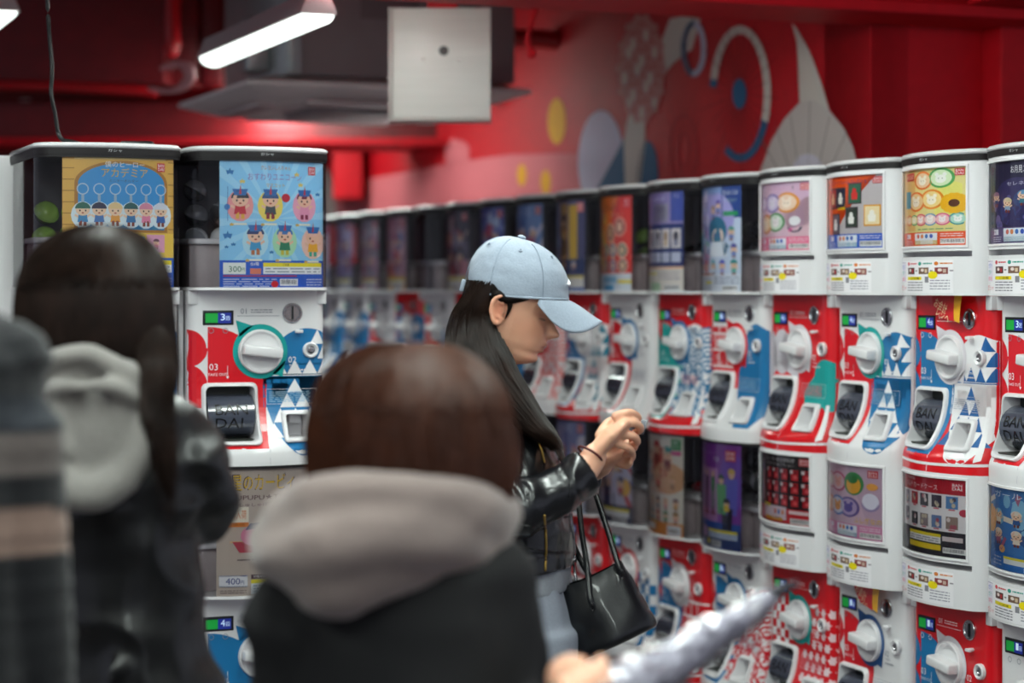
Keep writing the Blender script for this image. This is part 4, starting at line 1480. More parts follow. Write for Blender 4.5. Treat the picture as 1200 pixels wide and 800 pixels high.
    footer(c, 0.81, 'dc88b4', '300', style=1, seed=12)
    D['mirrors_pink'] = c
    # white grid under a red header
    c = Canvas(); c.rect(0, 0, 1, 1, 'ece6ea'); c.z = 1
    c.rect(0, 0, 1, 0.20, 'b8182c'); c.rect(0, 0.68, 1, 1, '1e1c28')
    c.z = 2
    c.text('マルチカードケース', 0.06, 0.09, 0.07, 'f0dce0', w=0.6); c.text('名場面', 0.10, 0.03, 0.035, 'f0dce0', w=0.2)
    r = random.Random(3)
    for i, (x, y) in enumerate(((0.08, 0.30), (0.28, 0.30), (0.46, 0.30), (0.64, 0.30), (0.82, 0.30), (0.08, 0.52), (0.28, 0.56), (0.46, 0.56), (0.64, 0.56), (0.82, 0.56))):
        c.z = 2
        c.rect(x - 0.06, y - 0.08, x + 0.07, y + 0.08, ('8a8098', 'b82838', '303038', '40384a', '5080b8', '6a6470', '282830', '8a7a80', '607aa8', '907a70')[i])
        c.z = 3
        for k in range(3):
            c.ell(x + r.uniform(-0.03, 0.04), y + r.uniform(-0.05, 0.05), 0.022, 0.03, r.choice(['e0d0d0', '3a3a58', 'a85060', 'c8b8a0']), 8)
        c.rect(x - 0.03, y + 0.085, x + 0.04, y + 0.10, 'd04058')
    c.ell(0.95, 0.42, 0.05, 0.05, 'c03048', 10)
    c.z = 3
    c.rect(0.17, 0.72, 0.70, 0.76, 'e8d020'); c.rect(0.17, 0.76, 0.70, 0.84, 'f0eef0'); c.rect(0.17, 0.86, 0.70, 0.93, 'e8c820'); c.rect(0.72, 0.74, 0.98, 0.80, 'd8c8cc'); barcode(c, 0.73, 0.88, 0.97, 0.95, 6)
    c.fine(0.19, 0.77, 0.68, 0.83, 2, '908a98', 5)
    logo(c, 0.82, 0.04, 0.13, 0.11, col='d02840')
    D['grid_red_head'] = c
    return D


PD = posters()
# ---------------------------------------------------------------- the room
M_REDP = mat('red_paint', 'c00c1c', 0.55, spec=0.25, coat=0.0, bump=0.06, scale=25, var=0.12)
M_REDC = mat('shade_toned_red_paint', '720510', 0.4, bump=0.1, scale=15, var=0.25)  # red paint darkened; dimness of ceiling and far wall put into the colour
M_BLACKW = mat('black_cladding', '0d0d10', 0.5)
M_FLOOR = mat('floor_vinyl', '6a6668', 0.35, bump=0.05, scale=60, var=0.2)
M_PIPE = mat('red_pipe_paint', 'b00a16', 0.3, bump=0.05)
M_AC = mat('air_conditioner_white', 'f0e4e4', 0.4, var=0.08, scale=8)
M_GALV = mat('galvanised_steel', 'aeb4b4', 0.35, metal=0.7, var=0.15, scale=10)
M_ACD = mat('air_conditioner_grey_side', '968a8e', 0.5, var=0.1, scale=10)
M_TUBE = mat('unseen_lamp_diffuser', 'f2fff8', 0.4, emit=LAMP)
M_HOUS = mat('lamp_housing', 'b9a9ab', 0.4)
M_DIM = mat('dim_diffuser', 'f2fff8', 0.4, emit=1.5)

W0 = Vector((1.471, 4.524))      # point on the mural wall plane (plan)


def wall_pt(t, z, o=0.0):        # t along the row direction, o out of the wall towards the aisle
    return Vector((W0.x + DX * t - NX * o, W0.y + DY * t - NY * o, z))


def on_wall(px, py, o=0.0):      # pixel -> (t, z) on the mural wall
    k = (px - 600) / F
    wx, wy = W0.x - NX * o, W0.y - NY * o
    t = (wx - k * wy) / (k * DY - DX)
    Y = wy + DY * t
    return t, 1.5 + (336 - py) / F * Y


def row_box(bm, t0, t1, o0, o1, z0, z1, bev=0.0, W=None):
    """box along the row: t along the row, o towards the aisle from the mural wall"""
    W = W or W0
    m = Matrix(((DX, -NX, 0, W.x), (DY, -NY, 0, W.y), (0, 0, 1, 0), (0, 0, 0, 1)))
    return box(bm, t0, t1, o0, o1, z0, z1, bev, m)


bm = bmesh.new(); box(bm, -7, 6, -3, 16, -0.1, 0); struct('floor', bm, M_FLOOR, smooth=False)
T_COL = on_wall(1020, 100)[0]
TOP = 2.95
bm = bmesh.new(); row_box(bm, T_COL, 10.5, -0.12, 0, 0, TOP); wr = struct('wall_right', bm, M_REDP, smooth=False)
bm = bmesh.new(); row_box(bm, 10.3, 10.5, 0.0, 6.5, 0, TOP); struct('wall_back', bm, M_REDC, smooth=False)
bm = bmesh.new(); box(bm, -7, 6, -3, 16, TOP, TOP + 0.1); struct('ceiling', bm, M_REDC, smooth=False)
# pillar at the end of the mural: wide face square to the row, a second one beside it
bm = bmesh.new(); row_box(bm, T_COL, T_COL + 0.25, -0.36, 0.0, 0, 2.6, 0.004)
p = struct('pillar', bm, M_REDP, smooth=False)
bm = bmesh.new(); row_box(bm, T_COL - 0.09, T_COL + 0.3, -0.50, -0.36, 0, 2.6, 0.004)
struct('pillar_return', bm, M_REDP, smooth=False)
bm = bmesh.new(); row_box(bm, T_COL + 0.1, T_COL + 0.2, -2.2, -0.50, 0, TOP)
struct('wall_far_right', bm, M_BLACKW, smooth=False)
for i in range(8):
    bm = bmesh.new(); row_box(bm, T_COL + 0.085, T_COL + 0.1, -0.56 - i * 0.05, -0.535 - i * 0.05, 0, 2.35)
    s = obj('slat', bm, mat('black_slat', '15141a', 0.4)); s.parent = bpy.data.objects['wall_far_right']
# steel beam across the aisle, seen from below
zb = on_wall(1020, 28)[1]
bm = bmesh.new()
row_box(bm, T_COL - 0.18, T_COL - 0.02, -2.2, 4.0, zb + 0.03, TOP)
row_box(bm, T_COL - 0.24, T_COL + 0.04, -2.2, 4.0, zb, zb + 0.03, 0.003)
struct('trim_1', bm, M_REDP, smooth=False)
bm = bmesh.new(); row_box(bm, T_COL - 2.4, T_COL - 0.24, -0.75, -0.15, zb + 0.03, TOP, 0.004)
struct('trim_2', bm, M_REDP, smooth=False)

# mural
CM = Canvas()
CREAM, SLATE, GOLD, PALE, LAV = 'cfc4bc', '2c5c84', 'd89a18', 'c96a70', 'c4bcd2'


class WallCanvas(Canvas):
    """same canvas, but drawn in metres on the wall: (t, height)"""


mu = Canvas()


def W(px, py):
    return on_wall(px, py)


def mpoly(pts, col):
    mu.poly([W(*p) for p in pts], col)


def mell(x, y, rx, ry, col, a0=0, a1=360, n=28):
    mpoly([(x + rx * math.cos(math.radians(a0 + (a1 - a0) * i / n)), y + ry * math.sin(math.radians(a0 + (a1 - a0) * i / n))) for i in range(n + (0 if a1 - a0 >= 360 else 1))], col)


def mring(x, y, rx, ry, t, col, a0=0, a1=360, n=30):
    ty = t * 1.15
    for i in range(n):
        q = [math.radians(a0 + (a1 - a0) * j / n) for j in (i, i + 1)]
        mpoly([(x + rx * math.cos(q[0]), y + ry * math.sin(q[0])), (x + rx * math.cos(q[1]), y + ry * math.sin(q[1])),
               (x + (rx - t) * math.cos(q[1]), y + (ry - ty) * math.sin(q[1])), (x + (rx - t) * math.cos(q[0]), y + (ry - ty) * math.sin(q[0]))], col)


def mline(x0, y0, x1, y1, t, col):
    dx, dy = x1 - x0, y1 - y0
    l = math.hypot(dx, dy)
    a, b = -dy / l * t / 2, dx / l * t / 2
    mpoly([(x0 + a, y0 + b), (x1 + a, y1 + b), (x1 - a, y1 - b), (x0 - a, y0 - b)], col)


mu.z = 0
mpoly([(391, 226), (396, 214), (430, 210), (470, 203), (520, 193), (560, 186), (600, 181), (640, 180), (690, 180), (690, 300), (391, 300)], PALE)
mpoly([(522, 168), (530, 162), (545, 166), (550, 172), (550, 190), (522, 196)], PALE)
mu.z = 1
mell(612, 205, 5.5, 13, GOLD); mell(640, 213, 6, 14, GOLD); mell(653, 142, 10.5, 27, GOLD)
mpoly([(376, 190), (388, 205), (396, 260), (376, 260)], CREAM)
mu.z = 2
mell(705, 190, 27, 61, LAV)
mu.z = 3
mpoly([(733, 160), (734, 240), (690, 240), (712, 200)], SLATE)
mu.z = 4
mpoly([(738, 130), (757, 130), (757, 170), (748, 240), (734, 240), (732, 165)], CREAM)
mpoly([(776, 48), (786, 22), (800, 19), (822, 22), (812, 58), (800, 66), (790, 74), (782, 84), (776, 92)], CREAM)
mell(760, 206, 12.5, 41, SLATE)
mu.z = 5
mell(753, 80, 26.5, 62, 'c0807c')
mu.z = 6
for j in range(12):
    for i in range(5):
        x = 733 + i * 10 + (5 if j % 2 else 0); y = 28 + j * 10
        if ((x - 753) / 23) ** 2 + ((y - 80) / 56) ** 2 < 1:
            if (i + j) % 3 == 0:
                mell(x, y + 4, 3.0, 8, 'd2c0b8', 0, 360, 12)
            else:
                mring(x, y + 4, 4.6, 6.5, 1.5, 'b03a40', 180, 360, 8)
for i in range(14):
    a = i * math.tau / 14
    mell(753 + 26 * math.cos(a), 80 + 61 * math.sin(a), 3, 5, 'c0807c', 0, 360, 10)
mu.z = 5
mring(814, 57, 15, 33, 6.5, LAV)
mring(814, 57, 15, 33, 6.5, SLATE, 100, 275)
mring(868.5, 110, 36, 80, 8.5, CREAM, 193, 385)
mring(868.5, 110, 36, 80, 8.5, SLATE, 25, 122)
mring(868.5, 110, 36, 80, 8.5, SLATE, 186, 193, 3)
mell(867.5, 110, 8.5, 18, SLATE)
mu.z = 4
mell(866, 110, 70, 84, 'b40c1e') if False else None
mu.z = 6
for i in range(26):
    a = i * math.tau / 26 + 0.05
    r0, r1 = 9, 34 + (i % 3 == 0) * 14
    x1, y1 = 867.5 + r1 * math.cos(a), 110 + r1 * 2.15 * math.sin(a)
    if y1 < 26:
        y1 = 26
    mline(867.5 + r0 * math.cos(a), 110 + r0 * 2.1 * math.sin(a), x1, y1, 0.8, '6a1018')
mu.z = 2
mring(802, 175, 17, 41, 2, '9a1824'); mring(802, 175, 8, 20, 2, '9a1824')
for i in range(18):
    a = i * math.tau / 18
    mline(802 + 8 * math.cos(a), 175 + 20 * math.sin(a), 802 + 30 * math.cos(a), 175 + 60 * math.sin(a), 0.6, '9a1824')
mu.z = 5
mpoly([(929, 27), (934, 32), (950, 60), (963, 95), (973, 130), (950, 140), (938, 118), (939, 80), (935, 50)], CREAM)
mu.z = 6
mpoly([(886, 240), (892, 200), (905, 165), (920, 140), (938, 120), (955, 117), (972, 128), (990, 150), (1001, 172), (1008, 200), (1010, 240)], 'c8bcb8')
mu.z = 7
for x in (900, 915, 930, 950, 970, 988):
    mline(947, 260, x + (x - 947) * 0.15, 118 + abs(x - 949) * 0.9, 0.8, '7a6a68')
mell(948, 200, 18, 20, 'd6cedc', 180, 360)
me = mu.mesh('mural', lambda t, z, l: wall_pt(t, z, l * 1.2 + 0.001))
me.materials.append(mat('mural_paint', 'ffffff', 0.6, vcol=True, spec=0.2, coat=0.0, bump=0.05, scale=25))
link('mural', me, None, wr)

# high dark beams and pipes at the far left
def hbeam(name, px0, px1, pyt, pyb, Y, m=M_REDC, dep=0.25):
    """beam parallel to the pillar faces"""
    bm = bmesh.new()
    a, b = P(px0, pyt, Y), P(px1, pyb, Y)
    box(bm, 0, (b.x - a.x) / NX, 0, dep, b.z, a.z, 0.004, Matrix.Translation((a.x, Y - (a.x - b.x) * 0, 0)) @ Matrix.Rotation(-math.radians(0), 4, 'Z'))
    return struct(name, bm, m, smooth=False)


bm = bmesh.new()
a = P(-60, 118, 9.0); b = P(560, 164, 9.0)
box(bm, a.x - 1, b.x, 9.0, 9.3, b.z, a.z, 0.01)
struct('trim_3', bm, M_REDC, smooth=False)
bm = bmesh.new()
a = P(-60, 150, 9.0); b = P(560, 172, 9.0)
box(bm, a.x - 1, b.x + 1.0, 8.85, 9.35, b.z, P(0, 164, 9.0).z, 0.006)
struct('trim_4', bm, M_REDP, smooth=False)
# dark recessed wall panels above the island
bm = bmesh.new()
a = P(-120, -70, 8.4); b = P(192, 96, 8.4)
box(bm, a.x, b.x, 8.4, 8.6, b.z, a.z)
struct('trim_5', bm, M_REDC, smooth=False)
for x0, x1 in ((186, 232), (236, 262), (266, 292)):
    bm = bmesh.new()
    a = P(x0, -70, 8.6); b = P(x1, 100, 8.6)
    box(bm, a.x, b.x, 8.6, 8.75, b.z, a.z, 0.01)
    q = obj('ceiling_panel', bm, M_REDC); q.parent = bpy.data.objects['ceiling']
# recess boxes at the back, with the black opening
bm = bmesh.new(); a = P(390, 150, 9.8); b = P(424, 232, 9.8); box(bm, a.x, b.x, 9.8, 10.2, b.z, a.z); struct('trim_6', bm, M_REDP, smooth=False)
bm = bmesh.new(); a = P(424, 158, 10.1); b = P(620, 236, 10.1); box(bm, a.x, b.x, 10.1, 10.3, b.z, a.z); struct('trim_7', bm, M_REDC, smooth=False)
bm = bmesh.new(); a = P(437, 158, 10.05); b = P(478, 236, 10.05); box(bm, a.x, b.x, 10.02, 10.1, b.z, a.z); struct('door_1', bm, M_BLACKW, smooth=False)

# pipes
def pipe(name, pts, r, label, m=M_PIPE, cat='pipe', n=12, group=None):
    bm = bmesh.new()
    tube(bm, smoothpath(pts, 5), r, n)
    o = obj(name, bm, m)
    tag(o, label, cat, group)
    return o


pipe('ceiling_pipe', [P(-40, 99, 8.2), P(60, 101, 8.2), P(180, 108, 8.2)], 0.020, 'thin red pipe running level under the dark red ceiling panel at far left')
pipe('ceiling_pipe', [P(570, 118, 8.3), P(585, 105, 8.3), P(620, 95, 8.3), P(650, 78, 8.3)], 0.030, 'dark red slanting pipe end above the dish-shaped air conditioner corner')
pipe('ceiling_pipe', [P(600, 45, 7.8), P(640, 46, 7.8), P(675, 54, 7.8), P(688, 50, 7.8), P(692, 30, 7.8), P(690, -10, 7.8)], 0.036, 'fat red pipe with elbow between white box and mural')
pipe('ceiling_pipe', [P(590, -10, 7.6), P(590, 62, 7.6)], 0.012, 'thin vertical red drop rod beside the white ceiling box')
pipe('ceiling_pipe', [P(203, -10, 7.9), P(202, 20, 7.9), P(203, 52, 7.9), P(200, 60, 7.9)], 0.028, 'vertical red conduit with couplings left of the fluorescent lamp')
# flexible cable loop
bm = bmesh.new()
for k, (r, dx) in enumerate(((0.009, 0), (0.009, 5), (0.008, 10))):
    tube(bm, smoothpath([P(190 + dx, 80, 7.7), P(200 + dx, 74, 7.7), P(214 + dx, 78, 7.7), P(218 + dx * 0.8, 92, 7.7), P(206 + dx, 104, 7.7), P(188 + dx, 107, 7.7), P(176, 104, 7.7)], 5), r, 8)
tag(obj('cable_loop', bm, mat('loop_cable', 'c08a90', 0.4)), 'pale looped cable bundle hanging by the red conduit', 'cable')
# red hook under the beam
yb_ = 5.95
q = empty('beam_bracket', P(626, 12, yb_))
tag(q, 'small red hooked rod hanging under the red steel beam', 'hook')


def rel(o, p):
    return Vector(p) - o.location


bm = bmesh.new(); tube(bm, [rel(q, p) for p in smoothpath([P(628, 8, yb_), P(626, 14, yb_), P(619, 42, yb_), P(619, 52, yb_), P(623, 62, yb_)], 4)], 0.009, 10); obj('rod', bm, M_REDP, q)
bm = bmesh.new(); ellipsoid(bm, rel(q, P(623, 63, yb_)), (0.014, 0.014, 0.014)); obj('ball_end', bm, M_REDP, q)
bm = bmesh.new(); a = rel(q, P(608, 4, yb_)); b = rel(q, P(646, 9, yb_)); box(bm, a.x, b.x, -0.03, 0.03, b.z, a.z, 0.003); obj('plate', bm, M_REDP, q)

# white access box under the beam
yb_ = 5.9
c0 = P(515, 138, yb_)
q = empty('ceiling_box', c0, TH * 0)
tag(q, 'square off-white box with round black hole hanging under the red beam', 'ceiling box')
s = 120 / F * yb_
bm = bmesh.new(); box(bm, -s / 2 + 0.012, s / 2, 0.0, 0.10, 0, s * 1.075, 0.003); obj('box_shell', bm, mat('aged_white_enamel', 'cfcbc6', 0.4, var=0.08, scale=6, stretch=(0.6, 1, 8)), q)
bm = bmesh.new(); box(bm, -s / 2, -s / 2 + 0.011, -0.004, 0.10, -0.004, s * 1.08, 0.002); obj('side_flange', bm, mat('aged_white_enamel_edge', 'b3aaa6', 0.4), q)
bm = bmesh.new(); box(bm, -s / 2, s / 2, -0.004, 0.10, -0.008, -0.001, 0.002); obj('bottom_flange', bm, mat('aged_white_enamel_edge'), q)
bm = bmesh.new()
n = 20
lathe(bm, [(0.0135, -0.001), (0.0135, 0.002), (0.0125, 0.002), (0.0125, 0.0005), (0.002, 0.0005)], 20, Matrix.Translation((0.012, 0, s * 0.655)))
obj('hole', bm, M_DARK, q)
for dx, dz in ((-0.045, 0.57), (0.055, 0.56)):
    bm = bmesh.new(); lathe(bm, [(0.003, 0), (0.003, 0.001), (0.001, 0.002)], 8, Matrix.Translation((dx, 0, s * dz))); obj('screw', bm, M_METAL, q)
bm = bmesh.new(); box(bm, -0.035, 0.05, 0.01, 0.06, s * 1.075, s * 1.075 + 0.10, 0.003); obj('hanger', bm, M_REDP, q)

# air conditioner cassette
B = P(290, 93, 6.6)
q = empty('air_conditioner', (B.x, B.y, B.z), TH)
tag(q, 'white four-way ceiling air conditioner with grey body and flared panel', 'air conditioner')
L = 0.96
bm = bmesh.new()
# flared square panel: rim, sloping underside, recessed centre
prof = [(0.0, 0.0), (0.0, -0.012), (0.10, -0.045), (0.20, -0.060), (0.26, -0.045), (0.30, -0.050)]
rings = []
for i, (d, z) in enumerate([(0.12, 0.03)] + prof):
    rings.append([bm.verts.new((x, y, z)) for x, y in ((d, d), (L - d, d), (L - d, L - d), (d, L - d))])
for a, b in zip(rings, rings[1:]):
    for k in range(4):
        bm.faces.new((a[k], a[(k + 1) % 4], b[(k + 1) % 4], b[k]))
bm.faces.new(rings[-1]); bm.faces.new(rings[0])
obj('panel', bm, M_AC, q, angle=20)
for k in range(4):
    bm = bmesh.new()
    m = Matrix.Translation((L / 2, L / 2, 0)) @ Matrix.Rotation(k * math.pi / 2, 4, 'Z') @ Matrix.Translation((-L / 2, -L / 2, 0))
    box(bm, 0.22, L - 0.22, 0.085, 0.15, -0.062, -0.048, 0.004, m @ Matrix.Translation((0, 0, 0)))
    obj('louvre', bm, mat('louvre_grey', 'b8a8aa', 0.4), q)
bm = bmesh.new(); box(bm, 0.30, L - 0.30, 0.30, L - 0.30, -0.066, -0.048, 0.01); obj('intake_grille', bm, M_ACD, q)
bm = bmesh.new(); box(bm, 0.17, L - 0.02, 0.10, L - 0.05, 0.03, 0.55, 0.006); obj('housing', bm, M_ACD, q)
bm = bmesh.new(); box(bm, 0.155, 0.17, 0.10, L - 0.05, 0.03, 0.50, 0.003); obj('side_plate', bm, M_GALV, q)
bm = bmesh.new(); box(bm, 0.08, 0.155, 0.30, 0.42, 0.06, 0.24, 0.006); obj('mounting_bracket', bm, M_GALV, q)
bm = bmesh.new(); box(bm, 0.16, 0.20, 0.085, 0.10, 0.03, 0.55, 0.003); obj('corner_strip', bm, M_GALV, q)
for x0 in (0.40, 0.62):
    bm = bmesh.new(); box(bm, x0, x0 + 0.2, 0.094, 0.10, 0.22, 0.40, 0.003); obj('cover_plate', bm, mat('cover_plate_grey', '78696e', 0.5), q)

# fluorescent lamps
def lamp(p, length, label, width=0.105, rz=None, group=None, dm=None):
    """batten lamp, long axis along the row unless rz is given"""
    q = empty('fluorescent_lamp', p, TH if rz is None else rz)
    tag(q, label, 'lamp', group)
    bm = bmesh.new()
    # trapezoid housing above, diffuser below
    hw = width / 2
    sec = [(-hw, 0.0), (-hw * 0.55, 0.055), (hw * 0.55, 0.055), (hw, 0.0)]
    a = [bm.verts.new((x, 0, z)) for x, z in sec]; b = [bm.verts.new((x, length, z)) for x, z in sec]
    for k in range(4):
        bm.faces.new((a[k], a[(k + 1) % 4], b[(k + 1) % 4], b[k]))
    bm.faces.new(a[::-1]); bm.faces.new(b)
    obj('housing', bm, M_HOUS, q, smooth=False)
    bm = bmesh.new()
    sec = [(-hw * 0.88 * math.cos(t), -0.028 * math.sin(t) - 0.0005) for t in [math.pi * i / 8 for i in range(9)]]
    a = [bm.verts.new((x, 0.01, z)) for x, z in sec]; b = [bm.verts.new((x, length - 0.01, z)) for x, z in sec]
    for k in range(len(sec) - 1):
        bm.faces.new((a[k], a[k + 1], b[k + 1], b[k]))
    bm.faces.new(a); bm.faces.new(b[::-1]); bm.faces.new([a[0], a[-1], b[-1], b[0]])
    obj('diffuser', bm, dm or M_TUBE, q)
    return q


LH = 2.31
a = P(374, 16, 5.25)
lamp((a.x, a.y, a.z), 1.10, 'white fluorescent batten lamp beside the grey air conditioner', width=.095, dm=M_DIM)
a = P(30, 165, 11.0)
lamp((a.x, 10.6, a.z), 1.2, 'distant fluorescent lamp above the left capsule machines, left of the black cable', dm=M_DIM)
a = P(10, 12, 6.0)
lamp((a.x - 0.02, a.y, a.z), 1.2, 'end of a dark fluorescent lamp in the top left corner', dm=M_DIM)
a = P(126, 164, 12.0)
lamp((a.x, 10.0, a.z), 0.3, 'tiny bright lamp end just right of the black cable', width=0.06, dm=M_DIM)
# unseen lamps added to light the aisle; last two behind the air conditioner
for i, (x, y, z) in enumerate(((0.45, 3.0, LH), (0.0, 4.35, LH), (0.95, 1.5, LH), (-0.25, 1.6, LH), (-0.95, 2.9, LH), (-1.2, 0.6, LH), (0.3, 0.0, LH), (-0.90, 7.75, 2.36), (-1.0, 8.8, 2.25))):
    lamp((x, y, z), 0.8 if y > 7 else 1.22, ('added unseen lamp over the front of the machine aisle', 'added unseen lamp over the shoppers')[i % 2] if False else
         'added unseen fluorescent lamp above the aisle', group='added unseen aisle lamps', width=0.2 if y > 7 else 0.105, rz=0 if y > 7 else None)

# black cable from the ceiling to the left machine
pts = [P(55, -460, 4.6), P(55, -60, 4.6), P(56, 10, 4.6), P(58, 45, 4.58), P(61, 80, 4.56), P(60, 110, 4.54), P(65, 135, 4.52), P(68, 155, 4.5), P(74, 164, 4.5), P(85, 166, 4.5), P(95, 169, 4.5)]
pipe('power_cable', pts, 0.0045, 'thin black cable dropping from the ceiling onto the left capsule machine', mat('black_cable', '121214', 0.4), 'cable', 8)
bm = bmesh.new(); a = P(140, 170, 4.5); a.z = 1.7965; box(bm, a.x, a.x + 0.07, a.y, a.y + 0.03, a.z, a.z + 0.014, 0.004)
tag(obj('cable_clip', bm, M_DARK), 'small black clip lying on the lid of the left capsule machine', 'clip')

# ---------------------------------------------------------------- machines on the right
C0 = Vector((1.049, 4.194))
ZU, ZL = 1.111, 0.461
RZ = -(math.pi / 2 - TH)


def col_at(k):
    return C0.x + DX * PITCH * k, C0.y + DY * PITCH * k


# (base, left, ring, right, bin style, poster, number, label words)
TOPROW = [
    ('white', 'red', 'teal', 'tri_blue', 'white', 'night_figures', 3, 'white capsule machine with dark blue night poster, cut by the right picture edge, upper row'),
    ('red', 'blue', 'white', 'tri_white', 'white', 'badges_yellow', 4, 'red capsule machine with yellow poster of round animal badges and sunflower'),
    ('white', 'red', 'teal', 'tri_blue', 'white', 'frames_orange', 4, 'white capsule machine with orange and grey poster of small framed pictures'),
    ('red', 'white', 'white', 'blob_teal', 'white', 'rings_lilac', 4, 'red capsule machine with pale lilac poster of ring shapes and teal patch'),
    ('white', 'brick', 'red', 'blob_blue', 'clear', 'teal_hair', 1, 'white capsule machine with clear bin and poster of a teal-haired cartoon figure'),
    ('red', 'teal', 'blue', 'wave_blue', 'clear', 'cards_navy', 5, 'red capsule machine with blue wave pattern and navy card-grid poster'),
    ('white', 'red', 'blue', 'none', 'clear', 'roundels_red', 5, 'white capsule machine with clear bin and red-orange poster of round portraits'),
    ('red', 'blue', 'white', 'tri_teal', 'clear', 'gold_stripes', 4, "red capsule machine behind the cap's visor with gold-striped poster"),
    ('white', 'red', 'red', 'wave_pink', 'clear', 'blue_pink', 3, 'white capsule machine with pink waves and blue-pink poster above the grey cap'),
    ('white', 'red', 'teal', 'tri_blue', 'clear', 'blue_red', 3, 'capsule machine with deep blue and red poster above the left half of the cap'),
    ('red', 'none', 'white', 'star', 'clear', 'dark_pink', 3, 'red capsule machine with dark pink-spotted poster left of the grey cap'),
    ('white', 'red', 'none', 'check_blue', 'clear', None, 3, 'white capsule machine with clear bin holding no poster, fifth from the far end'),
    ('red', 'blue', 'white', 'blob_blue', 'clear', 'pink_stripe', 3, 'capsule machine with pink poster and yellow footer, far part of upper row'),
    ('white', 'red', 'none', 'none', 'clear', 'pale_grey', 3, 'white capsule machine with pale grey-pink poster, far part of upper row'),
    ('white', 'blue', 'none', 'blob_blue', 'clear', 'lilac_far', 3, 'farthest visible capsule machine of the upper row, lilac poster'),
    ('white', 'blue', 'none', 'blob_blue', 'clear', 'lilac_grid', 3, 'capsule machine half hidden behind the left machines at the far end'),
]
LOWROW = [
    ('white', 'none', None, 'star', 'white', 'blue_scene', 1, 'lower white capsule machine with bright blue poster at the right picture edge'),
    ('red', 'blue', 'white', 'none', 'white', 'grid_red_head', 1, 'lower red capsule machine, white poster grid under a red header'),
    ('white', 'red', 'navy', 'none', 'white', 'mirrors_pink', 1, 'lower white capsule machine with pink poster of round mirrors'),
    ('red', 'checker', 'teal', 'star', 'white', 'black_red', 1, 'lower red star-patterned capsule machine with black poster of red items'),
    ('white', 'blue', 'blue', 'wave_red', 'clear', 'purple_figures', 1, 'lower white capsule machine with purple poster, behind the wrapped umbrella'),
    ('red', 'blue', 'white', 'brick', 'clear', 'chibi_white', 1, 'lower red capsule machine with white and orange poster of many little figures'),
    ('white', 'red', 'red', 'check_blue', 'clear', 'red_mixed', 1, "lower white capsule machine with mixed red poster, below the woman's hands"),
    ('red', 'none', 'white', 'none', 'clear', 'lilac_grid', 1, "lower red capsule machine with lilac poster, behind the leather sleeve cuff"),
    ('white', 'red', 'blue', 'none', 'clear', 'blue_pink', 1, 'lower white capsule machine mostly hidden behind the woman in leather jacket'),
    ('red', 'none', 'white', 'star', 'clear', 'lilac_far', 1, 'lower red capsule machine hidden behind the capped woman'),
] + [
    (('white', 'red')[i % 2], ('blue', 'none')[i % 2], 'white', 'blob_blue', 'clear', ('pink_stripe', 'blue_red', 'pale_grey')[i % 3], 1, 'lower capsule machine far along the row, behind the foreground heads') for i in range(6)]
LOWROW[0] = ('white', 'none', 'red', 'star', 'white', 'blue_scene', 1, LOWROW[0][-1])
RINGFIX = {'none': None}


def build(k, spec, z, top, grp):
    base, left, ring, right, style, post, n, label = spec
    x, y = col_at(k)
    g = graphics(base, left, None if ring in (None, 'none') else ring, right, n)
    return machine((x, y, z), RZ, base, style, PD[post] if post else None, g, n, top, label, grp)


UP, LO = [], []
for k, s in enumerate(TOPROW):
    UP.append(build(k, s, ZU, True, 'upper row of capsule machines'))
for k, s in enumerate(LOWROW):
    LO.append(build(k, s, ZL, False, 'lower row of capsule machines'))
x, y = col_at(-1)
g = graphics('red', 'blue', 'white', 'tri_white', 3)
# stand under the whole row
bm = bmesh.new()
xa, ya = col_at(-0.5); xb, yb2 = col_at(15.5)
m = Matrix(((DX, NX, 0, xa), (DY, NY, 0, ya), (0, 0, 1, 0), (0, 0, 0, 1)))
box(bm, 0, PITCH * 16, 0.03, 0.30, 0.0, ZL, 0.004, m)
tag(obj('machine_stand', bm, M_WHITE), 'long white plinth under the right row of capsule machines', 'plinth')

# sale stickers: curved red and yellow tags on two machines
def sticker(o, sc=1.0):
    c = Canvas()
    c.poly([(-0.045, -0.006), (0.040, -0.006), (0.060, 0.045), (0.050, 0.055), (0.0, 0.045), (-0.03, 0.02)], 'd2181e')
    c.z = 0.5
    c.poly([(0.040, -0.006), (0.068, -0.006), (0.072, 0.058), (0.052, 0.052)], 'f0b020')
    c.z = 1
    c.text('お会計', -0.022, 0.004, 0.020, 'f6e0b0', w=0.05, rot=0.35)
    c.text('レジへ', -0.010, 0.026, 0.016, 'f6e0b0', w=0.05, rot=0.35)
    me = c.mesh('price_flap', lambda u, v, l: (u, -0.016 - l - 0.25 * v + 1.6 * v * v, BH - v), ucuts=(-0.02, 0, 0.02, 0.04), vcuts=(0, 0.01, 0.02, 0.03, 0.04))
    me.materials.append(M_PRINT)
    s = link('price_flap', me, None, o)
    s['label'] = 'curled red and yellow paper flap'


sticker(UP[1]); sticker(LO[2])

# ---------------------------------------------------------------- machines on the left (end of the island)
CB = Vector((-0.543, 4.528))
ZB = 1.493 - BH


def left_at(i):
    return CB.x + NX * 0.322 * i, CB.y + NY * 0.322 * i


